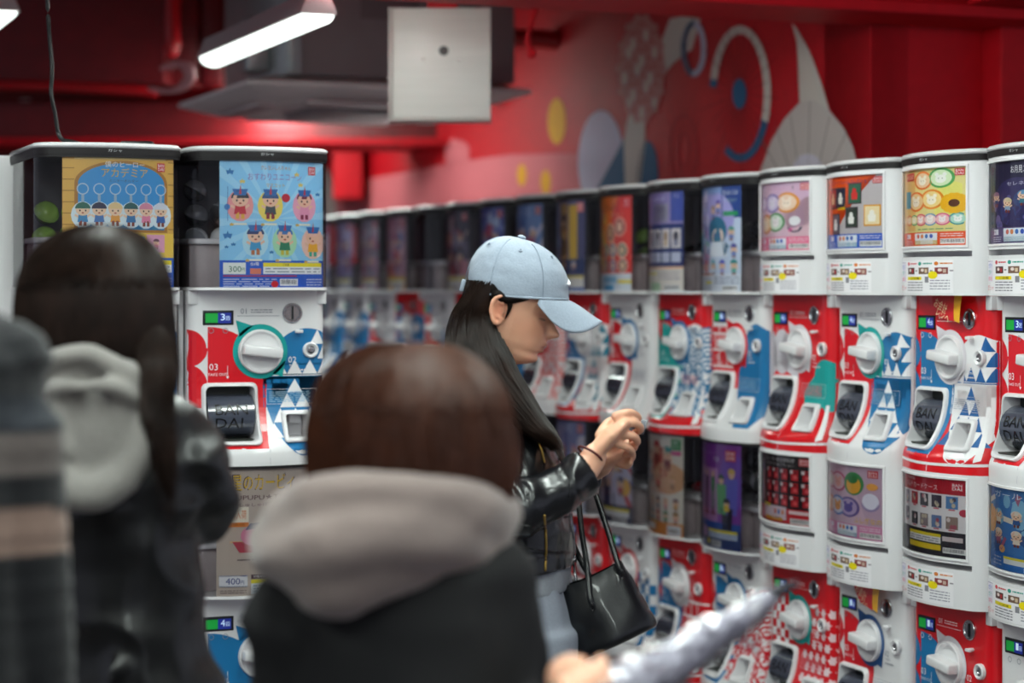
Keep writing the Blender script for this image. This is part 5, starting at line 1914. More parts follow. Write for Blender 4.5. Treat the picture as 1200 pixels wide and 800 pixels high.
LEFT = [
    (0, ZB, ('white', 'red', 'teal', 'tri_blue', 'clear', 'sky_figures', 3, 'white capsule machine with sky-blue poster of six figures and teal dial ring'), True, (-0.092, 0.006, 0.132, 0.277)),
    (-1, ZB, ('white', 'blue', 'white', 'blob_blue', 'clear', 'gate_keyrings', 3, 'capsule machine with yellow gate poster behind the long-haired shopper'), True, (-0.098, 0.004, 0.128, 0.277)),
    (0, ZB - 0.65, ('white', 'blue', 'blue', 'check_blue', 'clear', 'train', 4, 'lower capsule machine with beige toy train poster between the two shoppers'), False, (-0.098, 0.004, 0.138, 0.276)),
    (-1, ZB - 0.65, ('red', 'blue', 'white', 'wave_blue', 'clear', 'blue_red', 3, 'lower capsule machine hidden behind the shopper in black leather'), False, None),
]
LM = []
for i, z, s, top, rc in LEFT:
    x, y = left_at(i)
    g = graphics(s[0], s[1], None if s[2] in (None, 'none') else s[2], s[3], s[6])
    LM.append(machine((x, y, z), TH, s[0], s[4], PD[s[5]], g, s[6], top, s[7], 'capsule machines at the island end', rect=rc))
bm = bmesh.new()
xa, ya = left_at(-1.5)
m = Matrix.Translation((xa, ya, 0)) @ Matrix.Rotation(TH, 4, 'Z')
box(bm, 0, 0.644, 0.03, 0.30, 0.0, ZB - 0.65, 0.004, m)
tag(obj('machine_stand', bm, M_WHITE), 'short white plinth under the left capsule machines', 'plinth')
# grey gap filler post between the left machines
bm = bmesh.new()
xa, ya = left_at(-0.5)
m = Matrix.Translation((xa, ya, 0)) @ Matrix.Rotation(TH, 4, 'Z')
box(bm, -0.006, 0.006, 0.03, 0.28, ZB - 0.65, ZB + BH, 0.002, m)
tag(obj('filler_strip', bm, M_GREY), 'narrow grey filler strip between the two left capsule machines', 'strip')
# white printed side panel of the island, receding at the left edge
xa, ya = left_at(-1.5)
m = Matrix.Translation((xa, ya, 0)) @ Matrix.Rotation(TH, 4, 'Z')
q = empty('side_panel', (xa, ya, 0), TH)
tag(q, 'white printed panel with blue and teal shapes receding at the left edge', 'panel')
for k in range(3):
    y0 = 0.34 + 0.45 * k
    bm = bmesh.new(); box(bm, -0.030, 0.02, y0, y0 + 0.44, 0.0, 1.79, 0.006)
    obj('board', bm, M_WHITE, q)
    c = Canvas()
    c.ell(0.13, 0.45, 0.12, 0.20, '1aa6a4'); c.z = 1; c.rect(0, 0.52, 0.44, 1.4, '1c6cb4'); c.ell(0.3, 0.56, 0.14, 0.2, 'f0eef0'); c.z = 2
    for j in range(4):
        c.poly([(0.30 + 0.03 * j, 0.42), (0.33 + 0.03 * j, 0.42), (0.315 + 0.03 * j, 0.24)], '2a60b0')
    me = c.mesh('panel_print', lambda u, v, l, y0=y0: (-0.0305 - l, y0 + u, 1.79 - v), clip=(0.005, 0.005, 0.435, 1.7))
    me.materials.append(M_GRAPH)
    link('panel_print', me, None, q)

# ---------------------------------------------------------------- capsules inside the clear bins
def capsule(R=0.026):
    out = []
    for s in (0, 1):
        bm = bmesh.new()
        bmesh.ops.create_uvsphere(bm, u_segments=14, v_segments=8, radius=R)
        dead = [v for v in bm.verts if (v.co.z < -1e-5 if s else v.co.z > 1e-5)]
        bmesh.ops.delete(bm, geom=dead, context='VERTS')
        if s:
            for v in bm.verts:
                if v.co.z > R * 0.5:
                    v.co.z = R * 0.5 + (v.co.z - R * 0.5) * 0.8
        out.append(bm_mesh('capsule_half', bm))
    bm = bmesh.new()
    lathe(bm, [(R * 0.98, -0.002), (R * 1.05, -0.0015), (R * 1.05, 0.0015), (R * 0.98, 0.002)], 14, Matrix.Rotation(math.pi / 2, 4, 'X'))
    out.append(bm_mesh('capsule_seam', bm))
    return out


CHALF = capsule()
M_CTOP = clear_mat('capsule_clear', (0.8, 0.82, 0.85), 1.0, 0.06)
CAPC = {k: mat('capsule_' + k, v, 0.2, coat=0.5) for k, v in (('green', '9ac05a'), ('grey', '77757a'), ('white', 'd8d8dc'), ('red', 'b02030'), ('black', '232328'), ('blue', '4a78b0'))}


def put_capsules(host, n, cols, seed, words, z0=0.11, side=None):
    r = random.Random(seed)
    P_ = []
    mw = host.location
    cz, sz = math.cos(host.rotation_euler.z), math.sin(host.rotation_euler.z)
    z = BH + z0
    while len(P_) < n and z < BH + 0.25:
        for i in range(5):
            if len(P_) >= n:
                break
            x = -0.112 + 0.056 * i + r.uniform(-0.002, 0.002)
            if side and not (side[0] <= x <= side[1]):
                continue
            P_.append((x, 0.10 + r.uniform(-0.012, 0.012), z + (i % 2) * 0.004))
        z += 0.053
    for x, y, z in P_:
        k = r.choice(cols)
        e = empty('capsule', (mw.x + x * cz - y * sz, mw.y + x * sz + y * cz, mw.z + z))
        e.rotation_euler = (r.uniform(-1, 1), r.uniform(-1, 1), r.uniform(0, 6))
        tag(e, words, 'capsule', words)
        for nm, me, m in (('clear_half', 0, M_CTOP), ('coloured_half', 1, CAPC[k]), ('seam', 2, CAPC[k])):
            o = bpy.data.objects.new(nm, CHALF[me] if False else CHALF[me].copy() if (nm, k) not in _CC else _CC[(nm, k)])
            if (nm, k) not in _CC:
                o.data.materials.append(m)
                _CC[(nm, k)] = o.data
            COL.objects.link(o)
            o.parent = e


_CC = {}
put_capsules(LM[1], 7, ['green', 'white', 'green'], 3, 'plastic capsule behind the yellow gate poster in the left bin')
put_capsules(LM[0], 11, ['grey', 'grey', 'white'], 4, 'grey plastic capsule in the bin behind the sky-blue poster')
put_capsules(LM[2], 4, ['grey', 'white'], 5, 'capsule in the bin behind the beige train poster')
put_capsules(UP[4], 8, ['black', 'grey'], 6, 'dark capsule in the bin of the teal-haired poster machine')
put_capsules(UP[5], 5, ['black'], 7, 'black capsule in the bin behind the navy card-grid poster')
put_capsules(UP[6], 6, ['green', 'black'], 8, 'capsule in the bin behind the red-orange roundel poster')
put_capsules(LO[4], 11, ['grey', 'grey', 'white'], 9, 'silvery capsule in the bin behind the purple poster')
put_capsules(LO[5], 5, ['black', 'red'], 10, 'capsule in the bin behind the white and orange poster')
# ---------------------------------------------------------------- people
M_SKIN = mat('skin', 'ffffff', 0.45, vcol=True, sss=0.12, bump=0.05, scale=180)
M_LEATHER = mat('black_leather', '141519', 0.30, coat=0.35, bump=0.25, scale=160)
M_LEATHER2 = mat('dull_black_leather', '121214', 0.42, coat=0.15, bump=0.25, scale=120)
M_HAIRB = mat('black_hair', '140e0c', 0.6, bump=0.5, scale=60, stretch=(6, 6, 0.4), var=0.35, spec=0.12)
M_HAIRS = mat('black_hair_strand', '2a1d18', 0.42, var=0.6, scale=30, spec=0.22)
M_HAIRR = mat('brown_hair', '34170d', 0.55, bump=0.5, scale=60, stretch=(6, 6, 0.4), var=0.35, spec=0.4)
M_HAIRRS = mat('brown_hair_strand', '4e2612', 0.5, var=0.45, scale=26, spec=0.5)
M_CAP = mat('washed_grey_cotton', '9ca8b8', 0.8, bump=0.35, scale=260, var=0.10, sheen=0.2)
M_GREYK = mat('grey_jersey', 'a9aeb6', 0.85, bump=0.3, scale=300, var=0.12)
M_HOODG = mat('light_grey_fleece', '918d89', 0.9, bump=0.4, scale=220, var=0.15, sheen=0.3)
M_HOODP = mat('rosy_grey_fleece', '8b7b76', 0.9, bump=0.4, scale=200, var=0.15, sheen=0.3)
M_BLACKC = mat('black_cloth', '0d0d0f', 0.75, bump=0.3, scale=150)
M_SHOE = mat('shoe_black', '101012', 0.5)
M_GOLD = mat('brass_zip', 'b0904a', 0.3, metal=0.9)


def fuse(name, bm, vox, m, parent, smooth=4, post=None, rel=None):
    me = bpy.data.meshes.new('tmp')
    bmesh.ops.recalc_face_normals(bm, faces=bm.faces[:])
    bm.to_mesh(me)
    bm.free()
    o = bpy.data.objects.new('tmp', me)
    COL.objects.link(o)
    r = o.modifiers.new('r', 'REMESH')
    r.mode = 'VOXEL'
    r.voxel_size = vox
    if smooth:
        s = o.modifiers.new('s', 'SMOOTH')
        s.factor = 0.5
        s.iterations = smooth
    dg = bpy.context.evaluated_depsgraph_get()
    ev = o.evaluated_get(dg)
    out = bpy.data.meshes.new_from_object(ev, depsgraph=dg)
    bpy.data.objects.remove(o)
    out.name = name
    if post:
        n = len(out.vertices)
        co = np.empty(n * 3); out.vertices.foreach_get('co', co); co = co.reshape(-1, 3)
        no = np.empty(n * 3); out.vertex_normals.foreach_get('vector', no); no = no.reshape(-1, 3)
        co = post(co, no, out)
        out.vertices.foreach_set('co', co.ravel())
        out.update()
    out.polygons.foreach_set('use_smooth', [True] * len(out.polygons))
    if parent is not None:
        co = np.empty(len(out.vertices) * 3); out.vertices.foreach_get('co', co)
        co = (co.reshape(-1, 3) - np.array(parent.location)).ravel()
        out.vertices.foreach_set('co', co)
    out.materials.clear()
    return link(name, out, m, parent)


def rebase(bm, parent):
    for v in bm.verts:
        v.co -= parent.location
    return bm


def nz(co, f, seed=0.0):
    """cheap vectorised value noise"""
    p = co * np.array(f) + seed
    i = np.floor(p).astype(np.int64)
    t = p - i
    t = t * t * (3 - 2 * t)
    r = 0
    for dx in (0, 1):
        for dy in (0, 1):
            for dz in (0, 1):
                q = i + np.array([dx, dy, dz])
                h = (q[:, 0] * 374761393 + q[:, 1] * 668265263 + q[:, 2] * 2147483647 % 1000003) & 0x7fffffff
                h = (h ^ (h >> 13)) * 1274126177 & 0x7fffffff
                h = ((h ^ (h >> 16)) & 0xffff) / 65535.0 * 2 - 1
                wgt = (t[:, 0] if dx else 1 - t[:, 0]) * (t[:, 1] if dy else 1 - t[:, 1]) * (t[:, 2] if dz else 1 - t[:, 2])
                r = r + h * wgt
    return r


def wrinkle(amp, f, seed=0, ridged=True):
    def g(co, no, me):
        a = nz(co, f, seed)
        b = nz(co, np.array(f) * 2.1, seed + 7.3)
        if ridged:
            d = (1 - np.abs(a) * 2.2) * 0.7 + (1 - np.abs(b) * 2) * 0.3 - 0.5
        else:
            d = a + 0.4 * b
        return co + no * (d * amp)[:, None]
    return g


def interp(x, tab):
    a = sorted(tab)
    return np.interp(x, [p[0] for p in a], [p[1] for p in a])


FRONT = [(-.100, .030), (-.092, .050), (-.085, .072), (-.078, .086), (-.0713, .0905), (-.062, .0875), (-.0558, .0935), (-.0500, .0955), (-.0428, .0980), (-.030, .0970), (-.01, .094), (.008, .090), (.028, .100), (.05, .102), (.08, .092), (.105, .066), (.122, .036), (.130, .015)]
BACK = [(-.100, .020), (-.09, .0), (-.06, -.026), (-.03, -.046), (0, -.056), (.03, -.061), (.06, -.062), (.09, -.052), (.115, -.028), (.130, -.003)]
HALF = [(-.100, .012), (-.092, .024), (-.085, .034), (-.0713, .043), (-.05, .054), (-.03, .061), (0, .068), (.03, .072), (.06, .072), (.09, .061), (.115, .038), (.130, .008)]
NOSE = [(-.040, 0), (-.033, .002), (-.029, .010), (-.024, .022), (-.018, .0265), (-.010, .020), (0, .0135), (.010, .009), (.020, .006), (.032, 0)]


def head_mesh(bm, M):
    """closed, sculpted head in head space (x forwards, z up, ears at the origin), placed by matrix M"""
    nz_, na = 88, 96
    zs = np.linspace(-.100, .130, nz_)
    rings = []
    for z in zs:
        xf, xb, hw = interp(z, FRONT), interp(z, BACK), interp(z, HALF)
        bl = min(max((-.01 - z) / .07, 0), 1)
        bl = bl * bl * (3 - 2 * bl)
        cx = 0.012 * (1 - bl) + (xf + xb) / 2 * bl
        ring = []
        for k in range(na):
            a = 2 * math.pi * k / na
            ca, sa = math.cos(a), math.sin(a)
            r = (xf - cx) if ca > 0 else (cx - xb)
            x = cx + r * math.copysign(abs(ca) ** 0.9, ca)
            y = hw * math.copysign(abs(sa) ** 0.95, sa)
            if ca > 0:
                sg = 0.0065 + 0.0075 * max(0, min(1, (0.012 - z) / 0.03))
                x += interp(z, NOSE) * math.exp(-(y / sg) ** 2)
                x += 0.003 * math.exp(-((abs(y) - .012) / .005) ** 2 - ((z + .022) / .006) ** 2)      # nostril wings
                x += 0.0065 * math.exp(-(y / .019) ** 2 - ((z + .0425) / .0042) ** 2)                # lips
                x += 0.0060 * math.exp(-(y / .017) ** 2 - ((z + .0535) / .0045) ** 2)
                x -= 0.0045 * math.exp(-(y / .024) ** 2 - ((z + .0478) / .0020) ** 2)
                x -= 0.0075 * math.exp(-((abs(y) - .030) / .014) ** 2 - ((z - .008) / .012) ** 2)    # eye sockets
                x += 0.0055 * math.exp(-((abs(y) - .031) / .010) ** 2 - ((z - .005) / .0065) ** 2)   # lids
                x += 0.0030 * math.exp(-((abs(y) - .028) / .016) ** 2 - ((z - .026) / .006) ** 2)    # brows
                x += 0.0050 * math.exp(-((abs(y) - .040) / .016) ** 2 - ((z + .018) / .016) ** 2)    # cheeks
                x += 0.0030 * math.exp(-(y / .018) ** 2 - ((z + .074) / .010) ** 2)                  # chin
            ring.append(bm.verts.new(M @ Vector((x, y, z))))
        rings.append(ring)
    for a, b in zip(rings, rings[1:]):
        for k in range(na):
            bm.faces.new((a[k], a[(k + 1) % na], b[(k + 1) % na], b[k]))
    bm.faces.new(rings[0][::-1])
    bm.faces.new(rings[-1])
    for sy in (-1, 1):      # ears
        c = [(.013, .018), (.006, .024), (-.004, .024), (-.012, .017), (-.015, .006), (-.013, -.006), (-.008, -.017), (-.001, -.025), (.006, -.024), (.009, -.016)]
        pts = smoothpath([M @ Vector((x, sy * (.071 + (.010 if x < .005 else .002)), z)) for x, z in c], 4)
        tube(bm, pts, 0.0042, 8)
        c = [(.004, .012), (-.005, .013), (-.008, .002), (-.005, -.010), (.003, -.014)]
        tube(bm, smoothpath([M @ Vector((x, sy * .077, z)) for x, z in c], 4), 0.003, 8)
        ellipsoid(bm, M @ Vector((-.002, sy * .070, .0)), (.013, .006, .021), M.to_3x3(), 16)


def head_colour(M):
    Mi = M.inverted()

    def g(co, me, cap_shadow=False):
        q = (np.array(Mi.to_3x3()) @ co.T).T + np.array(Mi.translation)
        base = np.array(lin('efb596'))
        col = np.tile(base, (len(co), 1))
        x, y, z = q[:, 0], q[:, 1], q[:, 2]
        inhead = (np.abs(x) < .14) & (np.abs(y) < .1) & (np.abs(z) < .135)

        def mixin(mask, c, ):
            nonlocal col
            m = (mask * inhead)[:, None]
            col = col * (1 - m) + np.array(lin(c)) * m
        n = nz(co, (60, 60, 60), 3)
        col *= (1 + 0.05 * n)[:, None]
        mixin(0.55 * np.exp(-((np.abs(y) - .078) / .012) ** 2 - (z / .03) ** 2 - (x / .02) ** 2), 'c8603c')      # ears redder
        mixin(0.35 * np.exp(-((np.abs(y) - .045) / .02) ** 2 - ((z + .02) / .02) ** 2) * (x > .03), 'cc7a58')
        mixin(0.8 * np.exp(-(y / .020) ** 4 - ((z + .0475) / .0085) ** 4) * (x > .088), 'b05a50')                # lips
        mixin(0.75 * np.exp(-((np.abs(y) - .030) / .015) ** 4 - ((z - .030 - .0) / .0035) ** 2) * (x > .06), '2c1c18')   # brows
        mixin(0.85 * np.exp(-((np.abs(y) - .031) / .012) ** 4 - ((z - .0025) / .0016) ** 2) * (x > .06), '1c1412')       # lash line
        return col
    return g


def set_colour(me, col):
    a = me.color_attributes.new('Col', 'FLOAT_COLOR', 'POINT')
    a.data.foreach_set('color', np.hstack([col, np.ones((len(col), 1))]).astype(np.float32).ravel())


def finger(bm, pts, r=0.0078):
    n = len(pts)
    pp = smoothpath(pts, 4)
    rr = [r * (1.05 - 0.28 * i / (len(pp) - 1)) for i in range(len(pp))]
    tube(bm, pp, rr, 10)


def hair_mesh(st, n=64, groove=0.0015, seed=1):
    """lofted hair body from stations (centre, rx, ry); grooves run down it"""
    r = random.Random(seed)
    ph = [r.uniform(-1, 1) for _ in range(n)]
    bm = bmesh.new()
    S = smoothpath([(*c, rx, ry) for c, rx, ry in st], 5)
    rings = []
    for i, s in enumerate(S):
        rings.append([bm.verts.new((s[0] + (s[3] + groove * ph[k]) * math.cos(2 * math.pi * k / n),
                                    s[1] + (s[4] + groove * ph[k]) * math.sin(2 * math.pi * k / n), s[2])) for k in range(n)])
    for a, b in zip(rings, rings[1:]):
        for k in range(n):
            bm.faces.new((a[k], a[(k + 1) % n], b[(k + 1) % n], b[k]))
    bm.faces.new(rings[0][::-1]); bm.faces.new(rings[-1])
    return bm


def strands(st, count, seed, w=0.0011, a0=0, a1=2 * math.pi, out=0.002, t0=(0, 0.1), t1=(0.85, 1.05), stray=0.004, drift=0.15):
    r = random.Random(seed)
    S = np.array(smoothpath([(*c, rx, ry) for c, rx, ry in st], 5))
    bm = bmesh.new()
    m = len(S) - 1
    for q in range(count):
        a = r.uniform(a0, a1)
        da = r.gauss(0, drift)
        s0, s1 = r.uniform(*t0), r.uniform(*t1)
        off = out * r.uniform(0.2, 1.4)
        wv, wp = r.uniform(0, stray), r.uniform(0, 6)
        pts = []
        k = 30
        for i in range(k + 1):
            t = s0 + (s1 - s0) * i / k
            f = min(max(t, 0), 1) * m
            j = min(int(f), m - 1)
            s = S[j] + (S[j + 1] - S[j]) * (f - j)
            ex = max(t - 1, 0) * 0.35
            aa = a + da * i / k
            o = off + wv * math.sin(wp + t * 5) * t
            pts.append(Vector((s[0] + (s[3] + o) * math.cos(aa), s[1] + (s[4] + o) * math.sin(aa), s[2] - ex)))
        rr = [w * (0.5 if i in (0,) else 1.0) * (1 - 0.75 * (i / k) ** 3) for i in range(k + 1)]
        tube(bm, pts, rr, 3, caps=False, rnd=False)
    return bm


def shoes(parent, pts, rz):
    for x, y in pts:
        bm = bmesh.new()
        m = Matrix.Translation((x, y, 0)) @ Matrix.Rotation(rz, 4, 'Z')
        ellipsoid(bm, (0, 0, 0), (.05, .13, .05))
        for v in bm.verts:
            v.co.z = max(v.co.z + 0.035, 0.0)
            v.co = m @ v.co
        obj('shoe', rebase(bm, parent), M_SHOE, parent)


# ================= the woman in the grey cap ======================
YW = 3.90


def Q(px, py, dy=0.0):
    v = P(px, py, YW)
    v.y += dy
    return v


W1 = empty('person', (Q(632, 760).x, YW, 0))
tag(W1, 'woman in grey cap and black leather jacket looking down at her hands', 'person')
PITCHD = math.radians(15)
HM = Matrix.Translation(Q(585, 362)) @ Matrix.Rotation(PITCHD, 4, 'Y')
bm = bmesh.new()
head_mesh(bm, HM)
tube(bm, [Q(580, 390), Q(574, 425), Q(578, 462)], [.046, .046, .050], 24, up=Vector((0, 1, 0)))
UPY = Vector((0, 1, 0))
tube(bm, [Q(578, 482), Q(588, 508), Q(602, 560), Q(614, 640), Q(618, 730)], [(.04, .08), (.055, .12), (.065, .12), (.05, .10), (.065, .12)], 20, up=UPY)
for sy in (-1, 1):      # arms
    if sy < 0:
        A = [Q(572, 510, -.125), Q(580, 594, -.195), Q(640, 572, -.175), Q(684, 541, -.14), Q(694, 528, -.125)]
    else:
        A = [Q(594, 497, .155), Q(590, 600, .20), Q(640, 588, .13), Q(690, 552, .03), Q(706, 540, -.015)]
    tube(bm, A, [.042, .038, .036, (.022, .027), (.019, .026)], 16)
# near hand (palm seen from its back, fingers curled away)
def hand_near(bm):
    d = -.118
    tube(bm, [Q(691, 530, d), Q(700, 518, d), Q(712, 505, d), Q(722, 496, d + .004)], [(.018, .026), (.016, .029), (.0155, .034), (.013, .034)], 18, up=UPY)
    finger(bm, [Q(718, 483, d), Q(733, 479, d + .002), Q(744, 485, d + .022), Q(742, 492, d + .040)], .0085)
    finger(bm, [Q(724, 492, d), Q(738, 490, d), Q(747, 498, d + .020), Q(741, 504, d + .042)], .0088)
    finger(bm, [Q(724, 504, d), Q(737, 505, d), Q(743, 513, d + .018), Q(736, 518, d + .038)], .0083)
    finger(bm, [Q(719, 514, d), Q(731, 518, d + .002), Q(737, 525, d + .018), Q(730, 529, d + .034)], .0074)
    finger(bm, [Q(700, 505, d + .012), Q(710, 492, d + .030), Q(725, 487, d + .044), Q(736, 490, d + .050)], .0092)


def hand_far(bm):
    d = -.03
    tube(bm, [Q(704, 541, d + .012), Q(712, 536, d), Q(722, 530, d - .008), Q(729, 525, d - .012)], [(.018, .024), (.017, .028), (.016, .032), (.013, .030)], 18, up=UPY)
    finger(bm, [Q(727, 535, d - .012), Q(736, 536, d - .022), Q(739, 528, d - .034), Q(734, 522, d - .040)], .0080)
    finger(bm, [Q(728, 528, d - .006), Q(738, 526, d - .006), Q(743, 517, d - .020), Q(738, 510, d - .024)], .0084)
    finger(bm, [Q(727, 520, d), Q(739, 516, d + .008), Q(744, 506, d - .002), Q(740, 499, d - .008)], .0084)
    finger(bm, [Q(724, 541, d - .016), Q(733, 543, d - .024), Q(737, 538, d - .036)], .0070)
    finger(bm, [Q(712, 528, d - .008), Q(718, 515, d - .028), Q(730, 506, d - .036), Q(738, 500, d - .036)], .0090)


hand_near(bm)
hand_far(bm)
for sy in (-1, 1):
    tube(bm, [Vector((W1.location.x - .02, YW + sy * .09, .84)), Vector((W1.location.x, YW + sy * .10, .48)), Vector((W1.location.x - .02, YW + sy * .10, .06))], [.075, .05, .035], 16, up=UPY)


def post_skin(co, no, me):
    set_colour(me, head_colour(HM)(co, me))
    return co


fuse('body', bm, 0.0026, M_SKIN, W1, 2, post_skin)

# hair
ST = [(Q(578, 328), .050, .064), (Q(565, 345, -.004), .030, .068), (Q(556, 366, -.012), .036, .070), (Q(556, 390, -.026), .046, .069), (Q(562, 415, -.042), .053, .067), (Q(574, 438, -.058), .051, .062), (Q(591, 461, -.076), .045, .056), (Q(612, 485, -.100), .034, .045), (Q(633, 504, -.122), .020, .032), (Q(649, 519, -.132), .005, .014)]
obj('hair', rebase(hair_mesh(ST, 80, .0022, 2), W1), M_HAIRB, W1, angle=80)
bm = strands(ST, 1500, 3, 0.0010, math.pi * 0.9, math.pi * 2.1, .0038, (0.0, 0.15), (0.7, 1.02), .006, .25)
h = obj('hair_strands', rebase(bm, W1), M_HAIRS, W1)
h['kind'] = 'stuff'
# hair over the temple, between cap and ear
bm = bmesh.new()
tube(bm, smoothpath([HM @ Vector(p) for p in ((-.01, -.073, .024), (.010, -.073, .022), (.028, -.070, .027), (.046, -.064, .033), (.060, -.056, .037))], 5), [.011, .0105, .0100, .0096, .0090, .0086, .0082, .0078, .0074, .007, .0066, .006, .0056, .005, .0046, .0042, .0036, .003, .0026, .002, .0012], 12)
tube(bm, smoothpath([HM @ Vector(p) for p in ((.014, -.072, .022), (.018, -.0715, .008), (.0165, -.070, -.006), (.015, -.068, -.014))], 4), [.006, .0055, .005, .0045, .004, .0036, .0032, .0028, .0024, .002, .0016, .0012, .0008], 8)
ellipsoid(bm, HM @ Vector((-.006, 0, .034)), (.0605, .0765, .058), HM.to_3x3(), 24)
obj('temple_hair', rebase(bm, W1), M_HAIRB, W1)

# cap
cap = empty('cap', Q(585, 362))
cap.rotation_euler = (0, PITCHD, 0)
tag(cap, 'pale grey-blue cotton baseball cap on the woman in leather jacket', 'cap')


def rim(ph):
    return Vector((.024 + .094 * math.cos(ph), .081 * math.sin(ph), .033 + .017 * math.cos(ph) - 0.004 * math.sin(ph) ** 2))


def crown(ph, t):
    e = 2.35
    r = (1 - t ** e) ** (1 / e) if t < 1 else 0
    b = rim(ph)
    top = Vector((.006, 0, .1365))
    c = Vector((.024, 0, .033)) * (1 - t) + Vector((top.x, 0, top.z)) * t
    z = b.z + (top.z - b.z) * t
    bulge = 1 + 0.02 * math.sin(math.pi * t)
    return Vector((c.x + (b.x - .024) * r * bulge, b.y * r * bulge, z))


bm = bmesh.new()
NA, NT = 96, 26
grid = []
for j in range(NT):
    t = 1 - (1 - j / NT) ** 1.3
    ring = []
    for k in range(NA):
        ph = 2 * math.pi * k / NA
        p = crown(ph, t)
        nrm = Vector((p.x - .01, p.y, (p.z - .04) * 0.8)).normalized()
        seam = min(abs(((ph / (math.pi / 3) + 0.5) % 1) - 0.5), 1)
        s = -0.0012 * math.exp(-(seam / 0.03) ** 2)
        wr = 0.0016 * noise.noise(Vector((p.x * 28, p.y * 28, p.z * 55))) + 0.0010 * noise.noise(p * 90)
        ring.append(bm.verts.new(p + nrm * (s + wr)))
    grid.append(ring)
for a, b in zip(grid, grid[1:]):
    for k in range(NA):
        # opening at the back above the strap
        ph = 2 * math.pi * (k + 0.5) / NA
        j = grid.index(a)
        if abs(ph - math.pi) < 0.33 * math.sqrt(max(0, 1 - ((j - 1.5) / 5.5) ** 2)) and 1 <= j < 7:
            continue
        bm.faces.new((a[k], a[(k + 1) % NA], b[(k + 1) % NA], b[k]))
tp = bm.verts.new(crown(0, 1))
for k in range(NA):
    bm.faces.new((grid[-1][k], grid[-1][(k + 1) % NA], tp))
o = obj('crown', bm, M_CAP, cap, angle=80)
md = o.modifiers.new('s', 'SOLIDIFY'); md.thickness = 0.002; md.offset = -1
# visor
bm = bmesh.new()
NU, NS = 40, 12
V_ = []
for i in range(NU + 1):
    ps = -1 + 2 * i / NU
    r0 = rim(ps * math.radians(64))
    L = .071 * (1 - abs(ps) ** 5) ** 0.6
    row = []
    for j in range(NS + 1):
        s = j / NS
        row.append(bm.verts.new((r0.x + L * s, r0.y * (1 + .05 * s), r0.z - 0.002 - (.014 * s ** 1.2 + .052 * ps * ps * s) * L / .071 - .004 * (1 - math.cos(s * 3)))))
    V_.append(row)
for i in range(NU):
    for j in range(NS):
        bm.faces.new((V_[i][j], V_[i + 1][j], V_[i + 1][j + 1], V_[i][j + 1]))
o = obj('visor', bm, M_CAP, cap, angle=80)
md = o.modifiers.new('s', 'SOLIDIFY'); md.thickness = 0.003; md.offset = 0
bm = bmesh.new()
tube(bm, [rim(2 * math.pi * k / 60) + Vector((0, 0, .001)) for k in range(61)], .0022, 8)
obj('sweatband_edge', bm, M_CAP, cap)
bm = bmesh.new()
tube(bm, [rim(math.pi + a) + Vector((-.003, 0, .006)) for a in (-.42, -.2, 0, .2, .42)], [(.003, .008)] * 5, 10)
box(bm, -.080, -.072, -.030, -.012, .014, .036, .002)
obj('back_strap', bm, M_CAP, cap)
bm = bmesh.new(); ellipsoid(bm, (.006, 0, .1385), (.008, .008, .004)); obj('top_button', bm, M_CAP, cap)
for k in range(6):
    ph = math.pi / 6 + k * math.pi / 3
    p = crown(ph, .78)
    n_ = Vector((p.x - .01, p.y, (p.z - .04))).normalized()
    a, b = frame_of(n_)
    bm = bmesh.new()
    tube(bm, [p + n_ * .001 + a * .0032 * math.cos(x) + b * .0032 * math.sin(x) for x in [2 * math.pi * i / 12 for i in range(13)]], .001, 6)
    obj('eyelet', bm, M_CAP, cap)
bm = bmesh.new()
for k in range(3):       # stitched seams
    ph = k * math.pi / 3
    pts = [crown(ph, t / 14) + Vector((0, 0, .0)) for t in range(14)] + [crown(ph + math.pi, t / 14) for t in range(13, -1, -1)]
    tube(bm, [p * 1.0 + (p - Vector((.01, 0, .05))).normalized() * 0.0006 for p in pts], .0007, 5)
obj('seam_stitching', bm, mat('cap_thread', '94a0b0', 0.8), cap)
# small white curved mark on the front of the cap
bm = bmesh.new()
pts = []
for i in range(9):
    ph = -0.32 + 0.055 * i
    p = crown(ph, 0.30 + 0.012 * (i - 2) ** 2 / 4)
    n_ = Vector((p.x - .01, p.y, (p.z - .04) * .8)).normalized()
    pts.append(p + n_ * .0015)
tube(bm, pts, [.0028 * math.sin(math.pi * (i + .6) / 9.5) + .0004 for i in range(9)], 6)
obj('front_mark', bm, mat('white_thread', 'f4f6fa', 0.6), cap)

# jacket
bm = bmesh.new()
tube(bm, [Q(562, 456, .01), Q(574, 474), Q(584, 492), Q(601, 530), Q(610, 585), Q(616, 630), Q(618, 663)],
     [(.048, .058), (.056, .080), (.066, .115), (.084, .128), (.092, .150), (.090, .150), (.090, .155)], 28, up=UPY, rnd=False)
for sy in (-1, 1):
    if sy < 0:
        A = [Q(570, 506, -.130), Q(574, 545, -.168), Q(579, 592, -.198), Q(606, 584, -.195), Q(640, 570, -.180), Q(668, 555, -.158), Q(683, 545, -.145)]
    else:
        A = [Q(594, 497, .150), Q(590, 545, .185), Q(588, 594, .205), Q(610, 598, .18), Q(640, 587, .13), Q(668, 570, .07), Q(684, 558, .03)]
    tube(bm, A, [.062, .058, .057, .052, .046, .043, (.045, .044)], 20, rnd=False)
    ellipsoid(bm, A[0], (.056, .056, .056))


